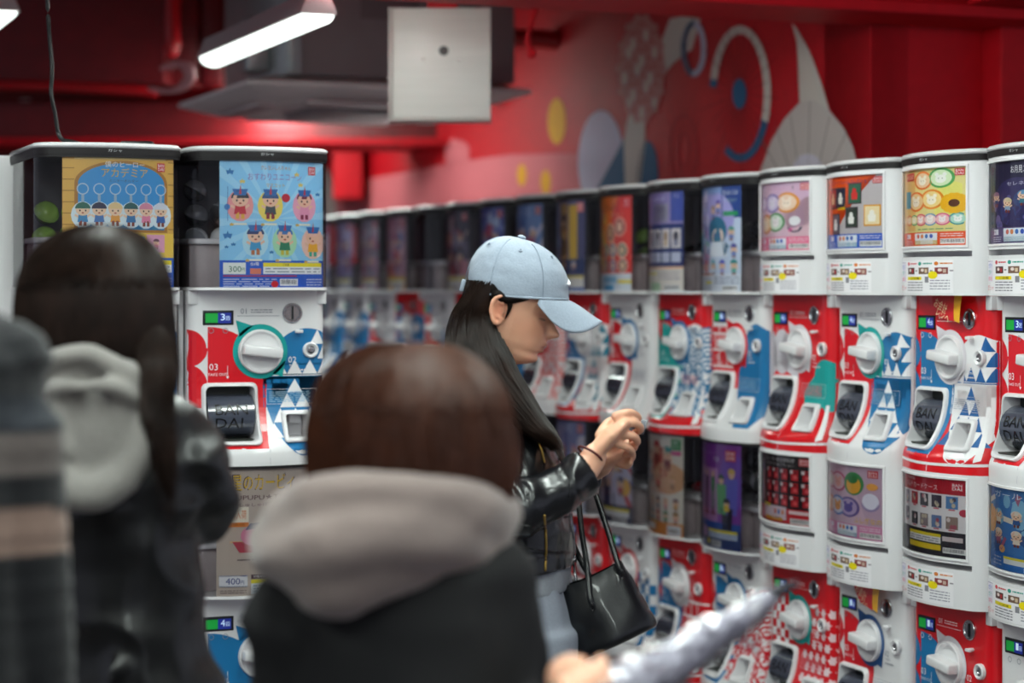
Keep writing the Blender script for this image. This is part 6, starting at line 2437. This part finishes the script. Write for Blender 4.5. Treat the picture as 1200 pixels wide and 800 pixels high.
def post_jacket(co, no, me):
    # folds across the sleeve near the elbow and long soft folds on the body
    px = 600 + co[:, 0] / co[:, 1] * F
    py = 336 - (co[:, 2] - 1.5) / co[:, 1] * F
    near = 1 / (1 + np.exp((co[:, 1] - (YW - .12)) / .01))
    elbow = np.exp(-((px - 600) / 34) ** 2 - ((py - 580) / 30) ** 2) * near
    ax = (px - 590) * 0.80 - (py - 590) * 0.45
    wob = nz(co, (18, 18, 18), 2)
    f1 = np.sin(ax / 4.6 + wob * 2.5) * (0.5 + 0.5 * nz(co, (14, 14, 40), 5))
    d = 0.0050 * elbow * f1
    a = nz(co, (14, 14, 9), 4)
    d += 0.004 * (1 - 2 * np.abs(a)) - .002
    d += 0.0015 * nz(co, (50, 50, 34), 9)
    # seam ring near the cuff, hem band
    cuff = np.exp(-(((px - 664) * .86 - (py - 556) * .5) / 1.5) ** 2) * near * (py > 515) * (py < 600)
    d -= 0.002 * cuff
    d -= 0.0025 * np.exp(-((py - 650) / 1.5) ** 2) * (px > 560) * (co[:, 1] > YW - .17)
    return co + no * d[:, None]


jk = fuse('leather_jacket', bm, 0.0045, M_LEATHER, W1, 3, post_jacket)
jk['label'] = 'black leather biker jacket with brass zips'
from mathutils.bvhtree import BVHTree


def bvh_of(o):
    me = o.data
    off = o.parent.location if o.parent else Vector()
    return BVHTree.FromPolygons([v.co + off for v in me.vertices], [tuple(p.vertices) for p in me.polygons])


JB = bvh_of(jk)


def snap(px, py, lift=0.002, tree=None):
    d = (P(px, py, 1.0) - Vector((0, 0, 1.5))).normalized()
    h = (tree or JB).ray_cast(Vector((0, 0, 1.5)), d)
    if h[0] is None:
        return None
    return h[0] - d * lift


def seam(name, px, r, m, lift=0.001, par=None, tree=None):
    pts = [snap(*p, lift, tree) for p in [tuple(q) for q in smoothpath([(x, y, 0) for x, y in px], 6) for q in [q[:2]]]]
    pts = [p for p in pts if p is not None]
    if len(pts) < 3:
        return
    bm = bmesh.new()
    tube(bm, pts, r, 6)
    return obj(name, rebase(bm, par or W1), m, par or W1)


seam('zip', [(628, 511), (634, 525), (638, 541)], .0022, M_GOLD)
seam('zip', [(638, 604), (640, 635), (639, 668)], .0022, M_GOLD)
seam('zip', [(668, 600), (672, 632), (674, 660)], .0015, M_METAL)
seam('seam', [(654, 536), (664, 552), (668, 566), (667, 582)], .0011, M_LEATHER)
seam('seam', [(607, 640), (622, 643), (640, 645), (655, 646)], .0012, M_LEATHER)
seam('seam', [(600, 612), (618, 616), (632, 618)], .0012, M_LEATHER)
for x, y in ((598, 620), (598, 628), (598, 636)):
    p = snap(x, y, .002)
    if p:
        bm = bmesh.new(); ellipsoid(bm, p, (.003, .003, .003), seg=10); obj('stud', rebase(bm, W1), M_METAL, W1)
# collar and lapel: folded leather sheets
def sheet(pts, th, name, m, parent, nsub=2):
    """quad grid (rows of 3D points) with thickness"""
    bm = bmesh.new()
    R = [[bm.verts.new(p) for p in row] for row in pts]
    for a, b in zip(R, R[1:]):
        for k in range(len(a) - 1):
            bm.faces.new((a[k], a[k + 1], b[k + 1], b[k]))
    o = obj(name, rebase(bm, parent), m, parent, angle=80)
    md = o.modifiers.new('s', 'SOLIDIFY'); md.thickness = th; md.offset = 0
    md = o.modifiers.new('b', 'SUBSURF'); md.levels = nsub; md.render_levels = nsub
    return o


sheet([[Q(582, 468, -.085), Q(600, 476, -.10), Q(618, 494, -.105), Q(634, 514, -.10), Q(650, 528, -.09)],
       [Q(580, 458, -.078), Q(602, 466, -.09), Q(624, 482, -.095), Q(644, 502, -.09), Q(661, 527, -.08)],
       [Q(584, 452, -.062), Q(606, 460, -.072), Q(628, 474, -.075), Q(648, 494, -.07), Q(660, 518, -.065)]], .004, 'lapel', M_LEATHER, W1)
sheet([[Q(640, 512, -.10), Q(652, 528, -.11), Q(662, 548, -.10)],
       [Q(648, 506, -.085), Q(660, 524, -.09), Q(668, 548, -.085)]], .004, 'lapel', M_LEATHER, W1)
# shirt, trousers
bm = bmesh.new()
tube(bm, [Q(620, 600), Q(622, 655), Q(624, 690)], [(.070, .13), (.075, .14), (.068, .14)], 28, up=UPY, rnd=False)
fuse('shirt', bm, .006, M_GREYK, W1, 2, wrinkle(.003, (30, 30, 6), 2, False))
bm = bmesh.new()
wx = W1.location.x
tube(bm, [Q(622, 660), Q(622, 700), Q(622, 740)], [(.062, .13), (.075, .15), (.085, .16)], 24, up=UPY)
for sy in (-1, 1):
    tube(bm, [Vector((Q(622, 740).x, YW + sy * .08, .88)), Vector((wx - .01, YW + sy * .09, .5)), Vector((wx - .02, YW + sy * .095, .05))], [(.085, .085), (.07, .07), (.06, .06)], 18, up=UPY, rnd=False)
fuse('trousers', bm, .008, mat('grey_sweatpants', 'a4abb8', 0.85, bump=0.3, scale=300, var=.1), W1, 3, wrinkle(.008, (22, 22, 5), 4, False))
shoes(W1, [(wx + .03, YW - .09), (wx + .03, YW + .10)], -math.pi / 2)
# bracelet
br = empty('bracelet', Q(689, 524, -.13))
tag(br, "thin reddish-brown cord bracelet on the capped woman's wrist", 'bracelet')
bm = bmesh.new()
c = Q(688.5, 525.5, -.128)
ax = (Q(704, 508, -.12) - Q(680, 545, -.14)).normalized()
a, b = frame_of(ax, UPY)
pts = []
for i in range(33):
    t = 2 * math.pi * i / 32
    pts.append(c + a * .0240 * math.cos(t) + b * .0275 * math.sin(t) - br.location)
tube(bm, pts, .0024, 8)
obj('cord', bm, mat('maroon_cord', '5a2426', 0.5), br)
# small phone between the hands
bm = bmesh.new()
box(bm, -.036, .036, -.0045, .0045, -.070, .070, .004)
m = Matrix.Translation(Q(737, 497, -.068)) @ Matrix.Rotation(math.radians(60), 4, 'Z') @ Matrix.Rotation(math.radians(-55), 4, 'Y') @ Matrix.Rotation(math.radians(90), 4, 'X') @ Matrix.Scale(.42, 4)
bmesh.ops.transform(bm, matrix=m, verts=bm.verts[:])
tag(obj('phone', bm, mat('phone_grey', '60646e', 0.3)), "small grey device held between the capped woman's fingers", 'device')

# handbag
BG = empty('handbag', Q(700, 770, .0))
tag(BG, "black leather tote bag hanging from the capped woman's arm", 'bag')
quad = {'tl': (656, 683), 'tr': (728, 651), 'br': (771, 727), 'bl': (662, 775)}
rows = []
nU, nV = 14, 12
bm = bmesh.new()
G2 = []
for side in (-1, 1):
    g = []
    for j in range(nV + 1):
        v = j / nV
        row = []
        for i in range(nU + 1):
            u = i / nU
            x = (quad['tl'][0] * (1 - u) + quad['tr'][0] * u) * (1 - v) + (quad['bl'][0] * (1 - u) + quad['br'][0] * u) * v
            y = (quad['tl'][1] * (1 - u) + quad['tr'][1] * u) * (1 - v) + (quad['bl'][1] * (1 - u) + quad['br'][1] * u) * v
            y += 3 * math.sin(math.pi * u) * (1 - v)
            th = (.012 + .038 * v ** .7) * math.sin(math.pi * min(max(u, .0), 1)) ** .35 * (1 if v < .93 else .75)
            p = Q(x, y, -.05 + side * th)
            p.y += 0.006 * noise.noise(Vector((u * 3, v * 2, side * 3.0)))
            row.append(bm.verts.new(p))
        g.append(row)
    G2.append(g)
for g in G2:
    for a, b in zip(g, g[1:]):
        for k in range(nU):
            bm.faces.new((a[k], a[k + 1], b[k + 1], b[k]))
A, B_ = G2
for j in range(nV):
    bm.faces.new((A[j][0], A[j + 1][0], B_[j + 1][0], B_[j][0]))
    bm.faces.new((A[j][-1], A[j + 1][-1], B_[j + 1][-1], B_[j][-1]))
for i in range(nU):
    bm.faces.new((A[-1][i], A[-1][i + 1], B_[-1][i + 1], B_[-1][i]))
bmesh.ops.remove_doubles(bm, verts=bm.verts[:], dist=.0005)
o = obj('bag_body', rebase(bm, BG), mat('smooth_black_leather', '101216', 0.33, coat=.3, bump=.12, scale=200), BG, angle=60)
md = o.modifiers.new('b', 'SUBSURF'); md.levels = 1; md.render_levels = 1
M_BAGL = MATS['smooth_black_leather']
for name, pts in (('strap', [(694, 568), (700, 585), (712, 622), (722, 655), (726, 664)]), ('strap', [(678, 585), (681, 620), (686, 655), (689, 690), (692, 700)]),
                  ('strap', [(660, 590), (667, 625), (680, 655), (690, 672)])):
    bm = bmesh.new()
    dy = -.085 if pts[0][0] != 660 else -.02
    if pts[0][0] == 694:
        dys = [-.02, -.03, -.05, -.07, -.072]
    elif pts[0][0] == 678:
        dys = [.0, -.03, -.06, -.085, -.088]
    else:
        dys = [.02, .01, -.01, -.03]
    pp = smoothpath([tuple(Q(x, y, d)) for (x, y), d in zip(pts, dys)], 6)
    tube(bm, pp, [(.0052, .0022)] * len(pp), 8, up=UPY)
    obj(name, rebase(bm, BG), M_BAGL, BG)
for x, y in ((692, 702), (726, 665)):
    bm = bmesh.new()
    c = Q(x, y, -.09)
    tube(bm, [c + Vector((.004 * math.cos(t), 0, .007 * math.sin(t))) for t in [2 * math.pi * i / 14 for i in range(15)]], .0014, 6)
    obj('strap_loop', rebase(bm, BG), M_BAGL, BG)
bm = bmesh.new(); tube(bm, [Q(672, 655, -.03), Q(673, 664, -.045), Q(674, 675, -.05)], .003, 8); obj('clasp', rebase(bm, BG), M_METAL, BG)

# ================= foreground woman with the brown bob ======================
YF = 2.50


def R(px, py, dy=0.0):
    v = P(px, py, YF)
    v.y += dy
    return v


W2 = empty('person', (R(490, 800).x, YF, 0))
tag(W2, 'person with brown bobbed hair and rosy-grey hood, seen from behind in foreground', 'person')
HM2 = Matrix.Translation(R(482, 508)) @ Matrix.Rotation(math.radians(62), 4, 'Z') @ Matrix.Rotation(math.radians(12), 4, 'Y') @ Matrix.Scale(.82, 4)
bm = bmesh.new()
head_mesh(bm, HM2)
tube(bm, [R(482, 545), R(482, 590), R(482, 640)], [.05, .05, .055], 18, up=UPY)
tube(bm, [R(485, 650), R(487, 700), R(488, 820), R(488, 930), R(488, 1050)], [(.10, .05), (.145, .08), (.14, .09), (.12, .085), (.14, .10)], 20, up=UPY)
tube(bm, [R(560, 690), R(596, 800, .01), R(606, 870, -.02), R(645, 845, -.09), R(672, 838, -.15)], [.04, .037, .034, .026, .020], 14)
tube(bm, [R(350, 700), R(325, 850), R(360, 960, .1)], [.04, .037, .03], 14)
for sx in (-1, 1):
    tube(bm, [Vector((W2.location.x + sx * .08, YF, .80)), Vector((W2.location.x + sx * .09, YF, .45)), Vector((W2.location.x + sx * .09, YF, .06))], [.08, .05, .035], 14, up=UPY)
# hand gripping the umbrella
UA, UB_ = P(640, 862, 2.28), P(700, 826, 2.34)
d = (UB_ - UA).normalized()
hc = P(692, 830, 2.34)
s_, u_ = frame_of(d)
tube(bm, [R(672, 838, -.15), hc + Vector((-.02, .035, .03))], [(.022, .02), (.030, .02)], 14)
for k in range(4):
    c0_ = hc - d * .034 + d * .021 * k
    R_ = .046
    pts = [c0_ + (u_ * math.cos(a) - Vector((0, 1, 0)) * math.sin(a)) * R_ for a in (0.15, 0.8, 1.5, 2.2, 2.7)]
    finger(bm, pts, .0088)
finger(bm, [hc - d * .03 - u_ * .03, hc - d * .0 + Vector((0, .02, .02)), hc + d * .02 + Vector((0, .0, .04))], .009)


def post_skin2(co, no, me):
    set_colour(me, head_colour(HM2)(co, me))
    return co


fuse('body', bm, 0.0045, M_SKIN, W2, 2, post_skin2)
ST2 = [(R(478, 401), .004, .004), (R(478, 404), .040, .040), (R(478, 414), .066, .066), (R(479, 432), .090, .088), (R(481, 460), .108, .104), (R(482, 495), .116, .110), (R(483, 530), .119, .110), (R(484, 565), .115, .106), (R(486, 592), .106, .098), (R(488, 606), .09, .085)]
obj('hair', rebase(hair_mesh(ST2, 90, .003, 4), W2), M_HAIRR, W2, angle=80)
h = obj('hair_strands', rebase(strands(ST2, 1500, 5, .0012, math.pi * .95, math.pi * 2.05, .004, (0, .12), (.8, 1.03), .006, .2), W2), M_HAIRRS, W2)
h['kind'] = 'stuff'
# hood bunched round the neck
bm = bmesh.new()
ring = [(574, 612, -.01), (552, 592, -.085), (500, 574, -.135), (440, 570, -.145), (385, 582, -.12), (345, 606, -.06), (350, 600, .05), (420, 590, .11), (500, 590, .11), (565, 605, .06)]
tube(bm, smoothpath([R(*p) for p in ring + ring[:1]], 5), .036, 14)
tube(bm, smoothpath([R(*p) for p in [(562, 640, -.03), (510, 612, -.13), (450, 606, -.165), (390, 625, -.15), (345, 640, -.09), (330, 632, 0)]], 6), .040, 16)
tube(bm, smoothpath([R(*p) for p in [(500, 640, -.10), (450, 650, -.14), (400, 665, -.14), (362, 660, -.08)]], 6), .034, 14)
ellipsoid(bm, R(392, 668, -.12), (.052, .04, .036), Matrix.Rotation(.3, 3, 'Y'))
ellipsoid(bm, R(352, 632, -.06), (.036, .06, .036))
fuse('hood', bm, .007, M_HOODP, W2, 6, wrinkle(.006, (11, 11, 20), 3, False))['label'] = 'rosy-grey fleece hood'
bm = bmesh.new()
tube(bm, [R(487, 620), R(488, 640), R(489, 668), R(490, 720), R(490, 820), R(490, 960), R(490, 1000)],
     [(.085, .07), (.120, .095), (.140, .115), (.150, .13), (.150, .135), (.15, .13), (.155, .135)], 28, up=UPY, rnd=False)
tube(bm, [R(556, 676, 0), R(582, 730, .0), R(596, 800, .01), R(606, 870, -.02), R(650, 832, -.085)], [.060, .062, .060, .055, .042], 18)
tube(bm, [R(370, 690, 0), R(348, 740, .0), R(335, 850, .0), R(350, 950, .10)], [.062, .064, .058, .045], 18)
fuse('jacket', bm, .009, M_BLACKC, W2, 3, wrinkle(.010, (7, 7, 10), 5, False))
bm = bmesh.new()
tube(bm, [R(490, 980), R(490, 1060)], [(.15, .12), (.16, .13)], 20, up=UPY)
for sx in (-1, 1):
    tube(bm, [Vector((W2.location.x + sx * .085, YF, .80)), Vector((W2.location.x + sx * .09, YF, .45)), Vector((W2.location.x + sx * .09, YF, .05))], [.095, .075, .065], 16, up=UPY, rnd=False)
fuse('trousers', bm, .012, M_BLACKC, W2, 2)
shoes(W2, [(W2.location.x - .09, YF + .03), (W2.location.x + .09, YF + .03)], 0)

# wrapped umbrella
UM = empty('umbrella', P(690, 800, 2.34))
tag(UM, 'folded umbrella in a shiny clear plastic sleeve, dark tip pointing right', 'umbrella')
UPT = [(580, 898, 2.22, .040), (640, 862, 2.28, .043), (700, 826, 2.34, .040), (765, 788, 2.40, .031), (802, 765, 2.43, .027), (850, 735, 2.47, .020), (880, 716, 2.49, .0155), (905, 698, 2.51, .010), (918, 690, 2.52, .006)]
UPP = smoothpath([(*P(a, b, c), r) for a, b, c, r in UPT], 6)
pts = [p[:3] for p in UPP]
rr = [p[3] for p in UPP]
bm = bmesh.new(); tube(bm, pts, [r * .86 for r in rr], 22)
fuse('canopy', bm, .004, mat('silvery_grey_umbrella', 'dcd9e2', 0.45, var=.2, scale=20), UM, 1, wrinkle(.004, (60, 60, 60), 3))
bm = bmesh.new(); tube(bm, pts, rr, 22)


def post_sleeve(co, no, me):
    return co + no * (0.0035 * (1 - 2.4 * np.abs(nz(co, (38, 38, 38), 8))) + .0012 * nz(co, (110, 110, 110), 1))[:, None]


M_SLEEVE = clear_mat('umbrella_sleeve_film', (.93, .93, .97), 3.2, .10)
fuse('plastic_sleeve', bm, .0035, M_SLEEVE, UM, 1, post_sleeve)
bm = bmesh.new(); tube(bm, [P(908, 693, 2.51), P(922, 687, 2.52), P(932, 684, 2.53)], [.008, .006, .0045], 12); obj('tip', rebase(bm, UM), mat('umbrella_tip', '3a3a42', 0.4), UM)
bm = bmesh.new(); tube(bm, [P(580, 898, 2.22), P(540, 922, 2.19), P(500, 946, 2.16)], .008, 10); obj('handle', rebase(bm, UM), M_DARK, UM)

# ================= long-haired shopper on the left ======================
YL = 2.92


def S_(px, py, dy=0.0):
    v = P(px, py, YL)
    v.y += dy
    return v


W3 = empty('person', (S_(150, 800).x, YL, 0))
tag(W3, 'person with long black hair, grey hood and black leather jacket, seen from behind', 'person')
HM3 = Matrix.Translation(S_(113, 368)) @ Matrix.Rotation(math.radians(80), 4, 'Z') @ Matrix.Rotation(math.radians(10), 4, 'Y') @ Matrix.Scale(.92, 4)
bm = bmesh.new()
head_mesh(bm, HM3)
tube(bm, [S_(115, 400), S_(118, 440), S_(122, 480)], [.05, .05, .055], 18, up=UPY)
tube(bm, [S_(130, 480), S_(142, 540), S_(150, 640), S_(155, 720), S_(160, 800)], [(.07, .04), (.085, .06), (.085, .065), (.08, .06), (.09, .07)], 20, up=UPY)
tube(bm, [S_(205, 500), S_(230, 596, .03), S_(224, 590, .15), S_(200, 560, .26), S_(192, 548, .30)], [.030, .028, .026, .024, .03], 14)
tube(bm, [S_(70, 500), S_(62, 610, .03), S_(85, 590, .15), S_(110, 560, .26), S_(118, 548, .30)], [.035, .034, .03, .024, .03], 14)
for cx_ in (192, 118):
    for k in range(4):
        finger(bm, [S_(cx_ - 12 + 8 * k, 545, .31), S_(cx_ - 12 + 8 * k, 530, .34), S_(cx_ - 12 + 8 * k, 522, .36)], .008)
    finger(bm, [S_(cx_, 555, .30), S_(155, 545, .32)], .008)
wx3 = W3.location.x
for sx in (-1, 1):
    tube(bm, [Vector((wx3 + sx * .07, YL, .85)), Vector((wx3 + sx * .08, YL, .45)), Vector((wx3 + sx * .08, YL, .06))], [.08, .05, .035], 14, up=UPY)


def post_skin3(co, no, me):
    set_colour(me, head_colour(HM3)(co, me))
    return co


fuse('body', bm, 0.005, M_SKIN, W3, 2, post_skin3)
ST3 = [(S_(116, 263), .004, .004), (S_(116, 267), .034, .034), (S_(115, 277), .060, .060), (S_(113, 297), .084, .082), (S_(111, 330), .100, .096), (S_(111, 370), .105, .100), (S_(113, 410), .106, .096), (S_(115, 440), .104, .088), (S_(116, 462), .098, .075), (S_(118, 478), .085, .06)]
obj('hair', rebase(hair_mesh(ST3, 90, .0022, 6), W3), M_HAIRB, W3, angle=80)
h = obj('hair_strands', rebase(strands(ST3, 1500, 7, .0010, math.pi * .95, math.pi * 2.05, .003, (0, .1), (.75, 1.02), .005, .12), W3), M_HAIRS, W3)
h['kind'] = 'stuff'
LK = [(S_(172, 340, .0), .010, .02), (S_(184, 392, -.04), .018, .03), (S_(198, 430, -.10), .020, .024), (S_(203, 480, -.13), .016, .016), (S_(210, 530, -.135), .011, .010), (S_(216, 572, -.13), .004, .004)]
obj('hair_lock', rebase(hair_mesh(LK, 24, .001, 8), W3), M_HAIRB, W3)
h = obj('hair_strands', rebase(strands(LK, 260, 9, .0009, 0, 6.28, .003, (0, .2), (.6, 1.1), .012, .3), W3), M_HAIRS, W3)
h['kind'] = 'stuff'
LK = [(S_(40, 380, -.05), .02, .03), (S_(46, 430, -.08), .018, .02), (S_(50, 470, -.09), .008, .008)]
obj('hair_lock', rebase(hair_mesh(LK, 24, .001, 8), W3), M_HAIRB, W3)
# hood hanging down the back
bm = bmesh.new()
tube(bm, smoothpath([S_(*p) for p in [(78, 424, -.10), (100, 414, -.118), (125, 412, -.12), (150, 424, -.118), (172, 436, -.11), (190, 452, -.09)]], 5), [(.020, .016)] * 26, 12)
tube(bm, smoothpath([S_(*p) for p in [(58, 452, -.06), (62, 500, -.10), (84, 545, -.125), (125, 568, -.135), (165, 548, -.13), (190, 505, -.12), (198, 465, -.09)]], 6), .024, 14)
ellipsoid(bm, S_(128, 505, -.105), (.078, .032, .080))
ellipsoid(bm, S_(105, 440, -.085), (.050, .035, .045))
ellipsoid(bm, S_(150, 450, -.085), (.050, .032, .040))
tube(bm, smoothpath([S_(*p) for p in [(84, 452, -.125), (115, 447, -.145), (150, 447, -.145), (178, 460, -.125)]], 5), .012, 10)
tube(bm, smoothpath([S_(*p) for p in [(84, 455, -.12), (92, 490, -.135), (100, 520, -.14)]], 5), .010, 10)


def post_hood(co, no, me):
    return co + no * (0.004 * nz(co, (16, 16, 10), 3) + .003 * nz(co, (34, 34, 26), 8))[:, None]


fuse('hood', bm, .006, M_HOODG, W3, 5, post_hood)['label'] = 'light grey fleece hood'
bm = bmesh.new()
tube(bm, [S_(122, 458), S_(126, 474), S_(136, 500), S_(144, 560), S_(148, 640), S_(150, 720), S_(160, 800), S_(162, 860)],
     [(.080, .06), (.105, .085), (.120, .10), (.118, .105), (.110, .10), (.105, .10), (.118, .11), (.125, .11)], 26, up=UPY, rnd=False)
tube(bm, [S_(200, 490, -.01), S_(222, 535, .0), S_(236, 585, .02), S_(232, 612, .06), S_(218, 590, .16), S_(200, 562, .26)], [.050, .052, .050, .050, .042, .032], 18)
tube(bm, [S_(72, 490, -.01), S_(62, 545, .0), S_(58, 600, .03), S_(75, 600, .12), S_(105, 565, .25)], [.048, .048, .046, .042, .032], 18)
tube(bm, [S_(90, 756, -.02), S_(150, 770, -.11), S_(215, 752, -.03)], [.02, .022, .02], 10)


def post_j3(co, no, me):
    a = nz(co, (9, 9, 13), 4)
    b = nz(co, (20, 20, 26), 6)
    return co + no * (0.012 * (1 - 2 * np.abs(a)) - .006 + .004 * b)[:, None]


fuse('leather_jacket', bm, .007, M_LEATHER2, W3, 3, post_j3)['label'] = 'dull black leather jacket'
bm = bmesh.new()
tube(bm, [S_(162, 830), S_(160, 900)], [(.115, .10), (.125, .11)], 20, up=UPY)
for sx in (-1, 1):
    tube(bm, [Vector((wx3 + sx * .075, YL, .85)), Vector((wx3 + sx * .08, YL, .45)), Vector((wx3 + sx * .08, YL, .05))], [.095, .07, .065], 16, up=UPY, rnd=False)
fuse('trousers', bm, .012, M_BLACKC, W3, 2)
shoes(W3, [(wx3 - .08, YL + .03), (wx3 + .08, YL + .03)], 0)

# ================= person in a striped knit at the left edge ======================
YM = 2.30


def T_(px, py, dy=0.0):
    v = P(px, py, YM)
    v.y += dy
    return v


W4 = empty('person', (T_(-110, 800).x, YM, 0))
tag(W4, 'person in dark knit sweater with grey and beige stripes at left edge', 'person')
HM4 = Matrix.Translation(T_(-130, 215)) @ Matrix.Rotation(math.radians(90), 4, 'Z')
bm = bmesh.new()
head_mesh(bm, HM4)
tube(bm, [T_(-130, 250), T_(-130, 300), T_(-130, 350)], [.055, .055, .06], 18, up=UPY)
tube(bm, [T_(-130, 360), T_(-130, 420), T_(-130, 600), T_(-130, 800), T_(-130, 950)], [(.06, .04), (.11, .07), (.12, .08), (.11, .08), (.12, .09)], 18, up=UPY)
for sx in (-1, 1):
    tube(bm, [T_(-130 + sx * 120, 460), T_(-130 + sx * 150, 600), T_(-130 + sx * 156, 700), T_(-130 + sx * 163, 940, .05)], [.030, .032, .03, .028], 14)
    for k in range(4):
        finger(bm, [T_(-130 + sx * 165 + 11 * (k - 1.5), 990, .05), T_(-130 + sx * 165 + 11 * (k - 1.5), 1060, .06)], .009)
    ellipsoid(bm, T_(-130 + sx * 165, 975, .05), (.045, .018, .055))
    finger(bm, [T_(-130 + sx * 150, 960, .06), T_(-130 + sx * 145, 1010, .10)], .01)
wx4 = T_(-130, 800).x
for sx in (-1, 1):
    tube(bm, [Vector((wx4 + sx * .08, YM, .85)), Vector((wx4 + sx * .09, YM, .45)), Vector((wx4 + sx * .09, YM, .06))], [.08, .05, .035], 14, up=UPY)


def post_skin4(co, no, me):
    set_colour(me, head_colour(HM4)(co, me))
    return co


fuse('body', bm, 0.006, M_SKIN, W4, 2, post_skin4)
ST4 = [(T_(-130, 72), .004, .004), (T_(-130, 80), .05, .055), (T_(-130, 100), .075, .085), (T_(-130, 150), .088, .10), (T_(-130, 210), .086, .085), (T_(-130, 255), .07, .05)]
ST4 = [(c + Vector((0, -.015, 0)), a, b) for c, a, b in ST4]
obj('hair', rebase(hair_mesh(ST4, 60, .002, 6), W4), M_HAIRB, W4)
bm = bmesh.new()
tube(bm, [T_(-130, 345), T_(-130, 375), T_(-130, 420), T_(-130, 600), T_(-130, 860)], [(.08, .06), (.13, .09), (.165, .12), (.16, .13), (.155, .13)], 26, up=UPY, rnd=False)
tube(bm, [T_(0, 432), T_(14, 500, -.005), T_(22, 600, .0), T_(30, 760, .02), T_(34, 930, .05)], [.056, .056, .055, .052, .045], 18)
tube(bm, [T_(-260, 432), T_(-280, 600, .0), T_(-292, 930, .05)], [.056, .055, .045], 18)


def post_knit(co, no, me):
    z = co[:, 2]

    def zz(py):
        return 1.5 + (336 - py) / F * YM
    col = np.tile(np.array(lin('0e0f14')), (len(co), 1))
    w_ = 0.004 * nz(co, (12, 12, 12), 2)
    zt = z + w_ + (co[:, 0] - T_(30, 0).x) * 0.03
    for y0, y1, c in ((462, 503, '20242c'), (505, 552, '5c5350'), (592, 645, '8d7468')):
        m = (zt < zz(y0)) & (zt > zz(y1))
        col[m] = lin(c)
    set_colour(me, col)
    rib = 0.0008 * np.sin(z * 2 * math.pi / .006)
    return co + no * (0.007 * nz(co, (9, 9, 7), 5) + rib)[:, None]


fuse('striped_sweater', bm, .005, mat('knit_wool', 'ffffff', 0.95, vcol=True, bump=.5, scale=350, sheen=.2), W4, 2, post_knit)
bm = bmesh.new()
tube(bm, [T_(-130, 840), T_(-130, 940)], [(.14, .12), (.15, .13)], 20, up=UPY)
for sx in (-1, 1):
    tube(bm, [Vector((wx4 + sx * .085, YM, .9)), Vector((wx4 + sx * .09, YM, .45)), Vector((wx4 + sx * .09, YM, .05))], [.10, .08, .07], 16, up=UPY, rnd=False)
fuse('trousers', bm, .012, M_BLACKC, W4, 2)
shoes(W4, [(wx4 - .09, YM + .03), (wx4 + .09, YM + .03)], 0)
